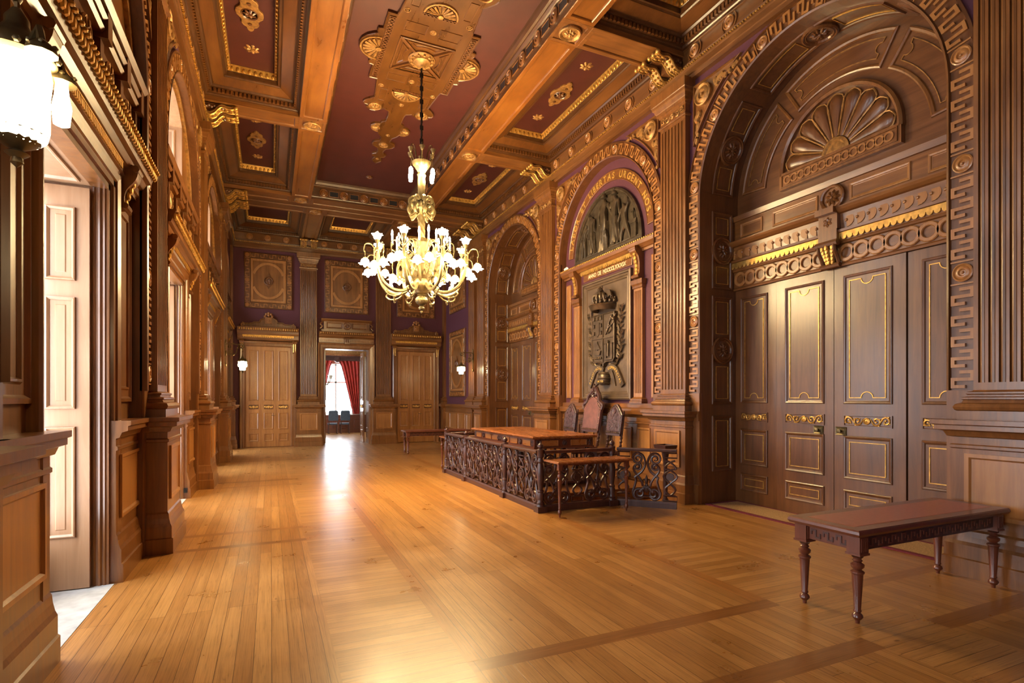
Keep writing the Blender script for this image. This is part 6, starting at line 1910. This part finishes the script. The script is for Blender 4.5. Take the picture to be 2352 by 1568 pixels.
# ------------------------------------------------------------------ desk on the dais
de = thing('desk', (4.47, 9.29, .2), 'large polished mahogany desk with carved drawer fronts inside the balustrade', 'desk')
dx0, dx1, dy0, dy1, dz = 3.86, 5.10, 7.82, 10.76, 1.035
m = MB(); m.rings([(dx0, dy0), (dx1, dy0), (dx1, dy1), (dx0, dy1)], [(.03, dz - .05), (.01, dz - .045), (0, dz - .025), (.006, dz - .008), (.015, dz)], True, True, True); m.build('top', M['mahogany_top'], de)
m = MB(); m.box(dx0 + .06, dx1 - .06, dy0 + .06, dy1 - .06, dz - .20, dz - .05); m.box(dx0 + .045, dx1 - .045, dy0 + .045, dy1 - .045, dz - .21, dz - .185); ap = m.build('apron', M['mahogany_red'], de)
def desk_front(T, s0, s1, k):
    L = s1 - s0; p = L / k
    for i in range(k):
        a, b = s0 + p * i + .03, s0 + p * (i + 1) - .03
        w = (b - a)
        for q0, q1 in ((a, a + w * .36), (b - w * .36, b)):
            m = MB(T); m.rect(q0, q1, dz - .17, dz - .075, [(0, 0), (0, .012), (.008, .012), (.012, .006)], True); m.build('drawer_panel', M['burl'], ap)
        m = MB(T)
        c_ = (a + b) / 2
        if i % 2 == 0: m.rosette(c_, dz - .122, .005, .045, 8)
        else:
            scroll_band(m, c_, .26, dz - .122, .10, .008, T, 1)
            for d in (-.08, .08): m.rosette(c_ + d, dz - .122, .005, .035, 6, dish=False)
        m.build('drawer_ornament', M['mahogany'], ap, smooth=True)
    m = MB(T)
    for s in (s0 - .01, s1 + .01):
        for d in (-.03, .03):
            m.rosette(s + d, dz - .10, .0, .035, 6, dish=False); m.rosette(s + d, dz - .15, .0, .03, 6, dish=False)
    m.build('corner_ornament', M['mahogany'], ap)
desk_front(lambda s, t, n: (dx0 + .06 - n, s, t), dy0 + .16, dy1 - .16, 3)
desk_front(lambda s, t, n: (s, dy0 + .06 - n, t), dx0 + .16, dx1 - .16, 1)
for x in (dx0 + .13, dx1 - .13):
    for y in (dy0 + .13, dy1 - .13, (dy0 + dy1) / 2 - .55, (dy0 + dy1) / 2 + .55):
        m = MB(); m.lathe([(.05, .2), (.06, .26), (.04, .28), (.055, .33), (.065, .42), (.045, .55), (.035, .62), (.055, .66), (.05, .70), (.03, .73), (.045, .77), (.045, .82)], (x, y, 0), 12); m.build('leg', M['mahogany'], de, smooth=True)
m = MB(); m.box(dx0 + .11, dx1 - .11, dy0 + .11, dy1 - .11, .215, .255); m.build('stretcher', M['mahogany'], de)

# ------------------------------------------------------------------ leather chairs
def chair(loc, label, w, seat, b0, b1, crest, tilt, mat, rz=-PI / 2):
    r = thing('leather_chair', (0, 0, 0), label, 'chair', 'nailed leather chairs behind the desk')
    hw = w / 2; d = .46
    yb = d / 2
    def TBk(s, t, n): return (s, yb + (t - seat) * tilt - n, t)      # the back leans away from the sitter
    # outline of the back panel
    def outline(k):
        W = hw - k
        sh = b1 - (.24 if crest else .20)
        p = [(-W, b0 + k), (W, b0 + k), (W * 1.02, sh - .0)]
        p += [(W * .80, sh + .06), (W * .52, b1 - .07 - k * .5), (W * .22, b1 - .015 - k * .5), (0, b1 - k * .5)]
        q = [(-a, b) for a, b in p[::-1][1:-1]]
        return p + q[:-0 or None]
    o = outline(0)
    o = [o[0], o[1]] + o[2:]
    pts = []
    for p in o:
        if not pts or (abs(p[0] - pts[-1][0]) + abs(p[1] - pts[-1][1])) > 1e-4: pts.append(p)
    if abs(pts[0][0] - pts[-1][0]) + abs(pts[0][1] - pts[-1][1]) < 1e-4: pts.pop()
    m = MB(TBk); m.rings(pts, [(0, -.03), (0, .012), (.012, .02), (.03, .02), (.05, .026)], True, True, True)
    bk = m.build('backrest', mat, r)
    m = MB(TBk)
    per = [Vector(p) for p in pts] + [Vector(pts[0])]
    ins = .028; cx_, cz_ = 0, (b0 + b1) / 2
    for a, b in zip(per, per[1:]):
        L = (b - a).length; k = max(1, int(L / .038))
        for i in range(k):
            q = a + (b - a) * (i / k); v = Vector((cx_ - q.x, cz_ - q.y)); v.normalize(); q = q + v * ins
            m.ball((q.x, q.y, .022), .0105, 5, 4)
    m.build('nail_trim', M['brass'], bk, smooth=True)
    if not crest:
        m = MB(TBk)
        for i in range(26):
            a = random.uniform(0, 2 * PI); x = random.uniform(-hw * .62, hw * .62); z = random.uniform(b0 + .08, b1 - .2)
            m.tube([(p, q, .026) for p, q in spiral(x, z, random.uniform(.02, .045), .008, a, random.choice((-.9, .9)), 8)], .006, 4)
        m.lathe([(.06, .024), (.055, .036), (.045, .03), (0, .03)], (0, b1 - .13, 0), 14)
        m.build('embossing', mat, bk, smooth=True)
    else:
        m = MB(TBk)
        sh = b1 - .26
        for sg in (-1, 1):
            m.tube([(a, b, .0) for a, b in smooth_path([(sg * (hw + .03), sh - .02), (sg * (hw + .045), sh + .07), (sg * hw * .75, sh + .13), (sg * hw * .62, sh + .24), (sg * hw * .35, sh + .32), (sg * hw * .12, sh + .40), (0, b1 + .14)], 4)], [.034] * 5 + [.042] * 10 + [.04] * 6 + [.028] * 4, 7)
            m.tube([(a, b, .01) for a, b in smooth_path([(sg * hw * .35, sh + .28), (sg * hw * .1, sh + .22), (sg * hw * .2, sh + .3), (0, sh + .36)], 4)], .022, 6)
            m.tube([(a, b, 0.) for a, b in spiral(sg * (hw - .01), sh + .0, .05, .012, 0, 1.2 * sg, 12)], .022, 6)
        for k in range(8): m.ball((.03 * (-1) ** k, sh + .26 + .03 * k, .02), .035 - .002 * k, 6, 4)
        m.ball((0, b1 + .15, 0), .035, 7, 5, None, (.7, 1.6, .7))
        m.build('crest', M['mahogany'], bk, smooth=True)
    for sg in (-1, 1):
        m = MB()
        x = sg * (hw - .02)
        yt = lambda z: yb + .012 + (z - seat) * tilt + .03
        P = [(x, yb + .02, 0), (x, yb + .02, seat)] + [(x, yt(z), z) for z in (seat + .1, (seat + b0) / 2, b0, (b0 + b1) / 2, b1 - .2)]
        m.tube(P, [.02, .024, .026, .018, .024, .02, .018], 7)
        for z in (seat + .05, seat + .12, seat + .19, seat + .26):
            if z < b0: m.ball((x, yt(z), z), .03, 7, 5)
        if not crest: m.ball((x, yt(b1 - .16), b1 - .16), .022, 6, 4, None, (.8, .8, 1.8))
        m.build('back_leg', M['mahogany'], r, smooth=True)
        m = MB(); m.lathe([(.02, 0), (.03, .04), (.018, .06), (.028, .12), (.02, .2), (.03, .28), (.02, .32), (.03, .36), (.03, seat - .03)], (x, -yb + .04, 0), 10); m.build('front_leg', M['mahogany'], r, smooth=True)
        m = MB(); m.tube([(x, -yb + .04, .16), (x, yb + .02, .16)], .016, 6); m.build('stretcher', M['mahogany'], r)
    m = MB(); m.rings([(-hw, -yb), (hw, -yb), (hw, yb), (-hw, yb)], [(.02, seat - .05), (0, seat - .035), (0, seat + .01), (.03, seat + .04), (.1, seat + .05)], True, True, True); m.build('seat', mat, r)
    m = MB(TBk); m.box(-hw + .01, hw - .01, b0 - .035, b0, -.03, .01); m.build('back_rail', M['mahogany'], r)
    r.location = loc; r.rotation_euler = (0, 0, rz)
    return r
chair((5.52, 9.98, .2), 'small embossed leather chair at the left of the tall chair', .46, .47, .80, 1.35, False, .12, M['leather'])
chair((5.54, 9.22, .2), 'tall smooth leather chair with carved crest in the middle, under the coat of arms', .60, .50, .82, 1.52, True, .16, M['leather_smooth'])
chair((5.52, 8.38, .2), 'small embossed leather chair at the right of the tall chair, by the gate', .46, .47, .80, 1.35, False, .14, M['leather'])

# dark stand behind the gate
st = thing('plant_stand', (5.64, 6.74, 0), 'small dark stand with a tray top behind the open gate', 'stand')
m = MB(); m.rings([(5.53, 6.61), (5.75, 6.61), (5.75, 6.87), (5.53, 6.87)], [(.02, .86), (0, .87), (-.01, .925), (.005, .93), (.015, .88)], True, True, True); m.build('tray', M['mahogany'], st)
m = MB(); m.lathe([(.07, 0), (.06, .05), (.03, .1), (.04, .3), (.025, .5), (.04, .7), (.07, .86)], (5.64, 6.74, 0), 12); m.build('column', M['mahogany'], st, smooth=True)

# ------------------------------------------------------------------ chandelier
CX, CYY = 2.41, 9.28
ch = thing('chandelier', (CX, CYY, 3.14), 'large many armed brass chandelier lit in the middle of the room', 'chandelier')
def CL(prof, name, mat, parent=ch, seg=16, lobes=0, amp=0., sm=True):
    m = MB(); m.lathe(prof, (CX, CYY, 0), seg, lobes=lobes, lobe_amp=amp); return m.build(name, mat, parent, smooth=sm)
CL([(0, 3.13), (.02, 3.15), (.025, 3.17), (.015, 3.19), (.05, 3.21), (.055, 3.235), (.03, 3.26), (.045, 3.275), (.03, 3.29)], 'finial', M['brass'])
CL([(.035, 3.285), (.08, 3.31), (.105, 3.35), (.105, 3.38), (.08, 3.42), (.055, 3.44), (.075, 3.455), (.06, 3.47)], 'urn', M['brass'], seg=32, lobes=16, amp=.05)
CL([(.05, 3.46), (.11, 3.49), (.12, 3.52), (.16, 3.56), (.19, 3.64), (.17, 3.72), (.10, 3.77), (.12, 3.80)], 'bowl', M['brass_dark'])
CL([(.09, 3.78), (.12, 3.84), (.15, 3.95), (.13, 4.1), (.09, 4.2), (.13, 4.28), (.16, 4.36), (.10, 4.42), (.06, 4.46)], 'body', M['brass'], seg=24, lobes=8, amp=.06)
m = MB(); k = 26; sg_ = 16; pts = []
for j in range(k + 1):
    z = 4.42 + .46 * j / k
    for i in range(sg_):
        a = 2 * PI * i / sg_; rr = .058 + .008 * math.cos(4 * (a + j * .22)); pts.append((CX + rr * math.cos(a), CYY + rr * math.sin(a), z))
m.add(pts, [(j * sg_ + i, j * sg_ + (i + 1) % sg_, (j + 1) * sg_ + (i + 1) % sg_, (j + 1) * sg_ + i) for j in range(k) for i in range(sg_)]); m.build('twisted_column', M['brass'], ch, smooth=True)
co = CL([(.06, 4.86), (.12, 4.90), (.15, 4.96), (.12, 5.03), (.08, 5.06), (.07, 5.1)], 'collar', M['brass'])
for i in range(8):
    a = 2 * PI * i / 8; ca, sa = math.cos(a), math.sin(a)
    m = MB(); T = lambda s, t, n, ca=ca, sa=sa: (CX + s * ca - n * sa, CYY + s * sa + n * ca, t)
    m.tube([(x, z, 0) for x, z in smooth_path([(.07, 5.12), (.14, 5.16), (.21, 5.10), (.19, 5.02), (.13, 5.03)], 4)], .028, 6, T)
    m.tube([(x, z, 0) for x, z in smooth_path([(.12, 4.98), (.19, 5.02), (.23, 4.94), (.19, 4.86), (.14, 4.9)], 4)], .03, 6, T)
    m.tube([(x, z, 0) for x, z in smooth_path([(.08, 4.9), (.14, 4.84), (.19, 4.80), (.2, 4.85)], 3)], .02, 5, T)
    m.build('collar_scroll', M['brass'], co, smooth=True)
CL([(.07, 5.08), (.055, 5.14), (.06, 5.2), (.065, 5.45), (.06, 5.52), (.075, 5.56), (.055, 5.6), (.09, 5.66), (.12, 5.70)], 'upper_column', M['brass'], seg=24, lobes=8, amp=.07)
cw = CL([(.10, 5.68), (.15, 5.73), (.17, 5.78), (.13, 5.80), (.05, 5.82)], 'crown', M['brass'])
for i in range(6):
    a = 2 * PI * (i + .3) / 6; ca, sa = math.cos(a), math.sin(a)
    T = lambda s, t, n, ca=ca, sa=sa: (CX + s * ca - n * sa, CYY + s * sa + n * ca, t)
    m = MB(); m.tube([(x, z, 0) for x, z in smooth_path([(.12, 5.74), (.19, 5.86), (.22, 5.92)], 3)], .012, 5, T)
    m.lathe([(.012, 0), (.03, .02), (.035, .05), (.05, .08)], (.22, 5.90, 0), 8, axis='t', T=T)
    m.tube([(x, z, 0) for x, z in smooth_path([(.10, 5.78), (.12, 5.95), (.16, 6.05), (.20, 6.04), (.19, 5.99)], 4)], .008, 5, T)
    m.tube([(x, z, 0) for x, z in [(.21, 5.86), (.215, 5.64)]], .004, 4, T)
    cl = m.build('crown_leaf', M['brass_dark'], cw, smooth=True)
    m = MB(); m.lathe([(.012, 5.65), (.034, 5.62), (.04, 5.56), (.03, 5.48), (.0, 5.46)], (.215, 0, 0), 8, axis='t', T=T); m.build('lamp_bulb', M['lamp'], cw, smooth=True)
m = MB(); m.lathe([(.02, 5.8), (.016, 5.95), (.016, 7.45), (.03, 7.47), (.045, 7.5), (.05, 7.56)], (CX, CYY, 0), 8)
for i in range(13):
    z = 6.0 + i * .115
    if i % 2: m.box(CX - .03, CX + .03, CYY - .012, CYY + .012, z, z + .08)
    else: m.box(CX - .012, CX + .012, CYY - .028, CYY + .028, z, z + .09)
m.build('chain', M['iron'], ch)

def tulip(m, c, r, up, T):
    """scalloped flower shade opening up or down"""
    k = 1 if up else -1
    prof = [(.35, -.1), (.75, .1), (.95, .5), (.9, .8), (1.35, 1.05)]
    pts = []; seg = 12
    for q, (a, h) in enumerate(prof):
        for i in range(seg):
            w = 2 * PI * i / seg; rr = r * a * (1 + (.16 * math.cos(6 * w) if q == 4 else 0))
            pts.append((c[0] + rr * math.cos(w), c[1] + k * r * h * 1.1, c[2] + rr * math.sin(w)))
    fs = [(q * seg + i, q * seg + (i + 1) % seg, (q + 1) * seg + (i + 1) % seg, (q + 1) * seg + i) for q in range(4) for i in range(seg)] + [tuple(range(seg))]
    m.add(pts, fs, T)
    m.ball((c[0], c[1] + k * r * 1.25, c[2]), r * .5, 8, 5, T, (.8, 1.4, .8))
def arm():
    T0 = lambda s, t, n: (CX + s, CYY + n, t)
    m = MB(T0)
    P = smooth_path([(.15, 3.66, 0), (.30, 3.52, 0), (.50, 3.50, 0), (.68, 3.60, 0), (.78, 3.80, 0), (.80, 4.02, 0), (.80, 4.12, 0)], 5)
    m.tube(P, [.022 + .010 * math.sin(PI * i / (len(P) - 1)) for i in range(len(P))], 7)
    m.tube(smooth_path([(.32, 3.52, 0), (.42, 3.42, 0), (.58, 3.40, 0), (.66, 3.46, 0), (.62, 3.50, 0)], 4), .014, 6)
    m.ball((.50, 3.385, 0), .03, 7, 5); m.lathe([(.008, 0), (.02, -.02), (0, -.05)], (.50, 3.37, 0), 8, axis='t')
    m.tube(smooth_path([(.12, 3.9, 0), (.30, 3.72, 0), (.45, 3.82, 0), (.40, 4.0, 0), (.30, 3.96, 0)], 5), .014, 6)
    for i in range(5): m.ball((.2 + .06 * i, 3.95 - .05 * i, 0), .032, 6, 4, None, (.8, 1.5, .5))
    m.lathe([(.015, 0), (.035, .02), (.02, .04), (.018, .14), (.04, .17), (.045, .2)], (.80, 4.10, 0), 10, axis='t')
    hooks = []
    for dx, dy, h in ((.21, 0., -.0), (-.02, .22, -.02), (-.02, -.22, .03)):
        ex, ey = .80 + dx, dy
        m.tube(smooth_path([(.80, 4.06, 0), (.80 + dx * .45, 4.20, dy * .45), (.80 + dx * .95, 4.20, dy * .95), (ex + dx * .1, 4.10 + h, ey * 1.05), (ex, 4.06 + h, ey)], 4), .010, 5)
        m.tube([(ex, 4.08 + h, ey), (ex, 3.97 + h, ey)], .006, 4); m.lathe([(.01, 0), (.035, -.015), (.03, -.03)], (ex, 3.985 + h, ey), 8, axis='t')
        hooks.append((ex, 3.95 + h, ey))
    a = m.build('arm', M['brass'], ch, smooth=True)
    for h in hooks:
        q = MB(T0); tulip(q, h, .072, False, None); q.build('lamp_shade', M['lamp'], a, smooth=True)
    q = MB(T0); tulip(q, (.80, 4.31, 0), .068, True, None); q.build('lamp_shade', M['lamp'], a, smooth=True)
    q = MB(T0); q.ball((.56, 3.62, 0), .034, 8, 5, None, (.8, 1.6, .8)); q.build('lamp_bulb', M['lamp'], a, smooth=True)
    for cx_, cn in ((.38, .10), (.50, -.10)):
        q = MB(T0); q.tube(smooth_path([(.14, 4.20, 0), (.26, 4.12, cn * .5), (cx_, 4.20, cn), (cx_, 4.30, cn)], 4), .009, 5); q.lathe([(.01, 4.28), (.03, 4.30), (.012, 4.32)], (cx_, 0, cn), 8, axis='t'); cb = q.build('candle_branch', M['brass'], a, smooth=True)
        q = MB(T0); q.lathe([(.014, 4.32), (.014, 4.43), (.022, 4.46), (.014, 4.52), (0, 4.55)], (cx_, 0, cn), 8, axis='t'); q.build('candle_lamp', M['lamp'], a, smooth=True)
    return a
a0 = arm()
NA = 8
a0.rotation_euler = (0, 0, math.radians(10))
for i in range(1, NA):
    c_ = copy_tree(a0, ch); c_.rotation_euler = (0, 0, math.radians(10 + 360 * i / NA))
for i in range(8):       # acanthus leaves between the arms
    a = 2 * PI * (i + .5) / 8; ca, sa = math.cos(a), math.sin(a)
    T = lambda s, t, n, ca=ca, sa=sa: (CX + s * ca - n * sa, CYY + s * sa + n * ca, t)
    m = MB(); m.tube([(x, z, 0) for x, z in smooth_path([(.10, 3.6), (.20, 3.74), (.30, 3.95), (.36, 4.16), (.44, 4.2)], 4)], [.02 + .03 * math.sin(PI * q / 16) for q in range(17)], 6, T, flat=.5)
    m.tube([(x, z, 0) for x, z in smooth_path([(.12, 4.3), (.2, 4.4), (.27, 4.36), (.25, 4.28)], 4)], .014, 5, T)
    m.build('leaf', M['brass'], ch, smooth=True)

# ------------------------------------------------------------------ wall lamps
def sconce(loc, rz, label, up=0):
    r = thing('sconce', (0, 0, 0), label, 'lamp', 'brass lantern brackets on the pilasters')
    T = lambda s, t, n: (s, n, t)
    A = .42
    m = MB(T); m.box(.0, .02, .06, .66, -.025, .025)
    for z in (.04, .68): m.ball((.024, z, 0), .04, 8, 5, None, (.5, 1.5, .9))
    m.ball((.028, .36, 0), .06, 8, 5, None, (.4, 1.3, .8)); m.build('wall_plate', M['brass_dark'], r, smooth=True)
    m = MB(T)
    m.tube(smooth_path([(.02, .60, 0), (.15, .61, 0), (.30, .60, 0), (A - .04, .62, 0)], 3), .012, 6)
    m.tube([(p, q, 0) for p, q in spiral(A - .02, .555, .065, .015, PI / 2, -1.5, 18)], .013, 6)
    m.tube(smooth_path([(.33, .58, 0), (.29, .46, 0), (.26, .36, 0), (.18, .30, 0), (.10, .33, 0)], 4), .012, 6)
    m.tube([(p, q, 0) for p, q in spiral(.14, .38, .075, .015, -PI / 2, -1.6, 18)], .012, 6)
    m.tube([(p, q, 0) for p, q in spiral(.10, .53, .05, .012, PI / 2, -1.2, 14)], .010, 6)
    for p, q in ((.2, .62), (.3, .5), (.22, .33)): m.ball((p, q, 0), .024, 6, 4)
    m.build('bracket', M['brass_dark'], r, smooth=True)
    m = MB(T); m.tube([(A, .50, 0), (A, .30, 0)], .007, 5)
    for k in range(3): m.ball((A, .33 + .06 * k, 0), .014, 6, 4)
    m.lathe([(.012, .30), (.03, .27), (.03, .25), (.05, .22), (.086, .19), (.095, .17), (.095, .155), (.085, .15)], (A, 0, 0), 20, axis='t')
    for i in range(10):
        a = 2 * PI * i / 10; m.ball((A + .098 * math.cos(a), .165, .098 * math.sin(a)), .011, 6, 4)
    cap = m.build('lantern_cap', M['brass'], r, smooth=True)
    m = MB(T); m.lathe([(.072, .155), (.077, .10), (.077, -.05), (.071, -.08), (.05, -.10), (.035, -.108)], (A, 0, 0), 20, axis='t'); m.build('lantern_glass', M['lamp_core'], r, smooth=True)
    m = MB(T); m.lathe([(.074, -.07), (.054, -.098), (.03, -.112), (.012, -.12), (.03, -.132), (.014, -.145), (.016, -.16), (0, -.175)], (A, 0, 0), 16, axis='t'); m.build('finial', M['brass'], cap, smooth=True)
    for i in range(4):
        a = PI / 4 + PI / 2 * i; x, n = A + .118 * math.cos(a), .118 * math.sin(a)
        m = MB(T); m.tube([(A + .08 * math.cos(a), .19, .08 * math.sin(a)), (A + .11 * math.cos(a), .215, .11 * math.sin(a)), (x, .18, n)], .012, 5); m.lathe([(.012, .18), (.035, .158), (.04, .14)], (x, 0, n), 10, axis='t')
        for k in range(6): m.ball((x + .032 * math.cos(k), .162, n + .032 * math.sin(k)), .009, 5, 4)
        cp_ = m.build('lamp_cup', M['brass'], r, smooth=True)
        m = MB(T); m.lathe([(.016, .145), (.02, .10), (.027, .06), (.022, .01), (.0, 0)], (x, 0, n), 10, axis='t'); m.build('lamp_bulb', M['lamp_small'], r, smooth=True)
    r.location = loc; r.rotation_euler = (0, 0, rz)
    return r
s1 = sconce((XL + .106, 2.08, 2.515), 0, 'big brass lantern on a bracket at the upper left corner, nearest the camera')
s2 = copy_tree(s1); s2.location = (XL + .106, 16.2, 2.50); s2['label'] = 'small brass lantern far away in front of the left end door'
s3 = copy_tree(s1); s3.location = (XR - .106, 16.60, 2.53); s3.rotation_euler = (0, 0, PI); s3['label'] = 'brass lantern on the far right pilaster before the tall carved panel'

# ------------------------------------------------------------------ light and camera
w = bpy.data.worlds.new('daylight'); SC.world = w; w.use_nodes = True
nt = w.node_tree; nt.nodes.clear()
o = nt.nodes.new('ShaderNodeOutputWorld'); bg = nt.nodes.new('ShaderNodeBackground')
bg.inputs['Color'].default_value = (.86, .92, 1., 1); bg.inputs['Strength'].default_value = WORLD
nt.links.new(bg.outputs[0], o.inputs['Surface'])
def portal(loc, rot, sx, sy):
    l = bpy.data.lights.new('window_portal', 'AREA'); l.shape = 'RECTANGLE'; l.size = sx; l.size_y = sy
    l.cycles.is_portal = True
    ob = bpy.data.objects.new('window_portal', l); COL.objects.link(ob); ob.location = loc; ob.rotation_euler = rot
for i, cc_ in enumerate(LCX):
    h = HW if i < 4 else .80
    portal((XL - LT - .02, cc_, DH / 2), (0, -PI / 2, 0), DH, 2 * h)
    portal((XL - LT - .02, cc_, (WS + 6.2) / 2), (0, -PI / 2, 0), 6.2 - WS, 2 * h)
portal((FX0 - .1, (G0 + G1) / 2, 2.15), (0, -PI / 2, 0), 2.5, 3.0)
portal((2.87, FY + .12, 2.08), (-PI / 2, 0, 0), 1.5, 2.5)

cd = bpy.data.cameras.new('camera'); co = bpy.data.objects.new('camera', cd); COL.objects.link(co)
co.location = (0, 0, 1.65); co.rotation_euler = (PI / 2, 0, -math.radians(24.07))
cd.sensor_width = 36; cd.lens = 36 * 1240 / 2352; cd.shift_y = 131 / 2352; cd.clip_start = .05; cd.clip_end = 200
SC.camera = co
vs = SC.view_settings
vs.view_transform = 'Standard'; vs.look = 'None'; vs.gamma = 1.0; vs.exposure = EXPO; vs.use_curve_mapping = False
SC.cycles.max_bounces = 8; SC.cycles.diffuse_bounces = 5; SC.cycles.glossy_bounces = 4; SC.cycles.transparent_max_bounces = 8
SC.cycles.use_light_tree = True; SC.cycles.sample_clamp_indirect = 8; SC.cycles.caustics_reflective = False; SC.cycles.caustics_refractive = False
SC.cycles.use_denoising = True
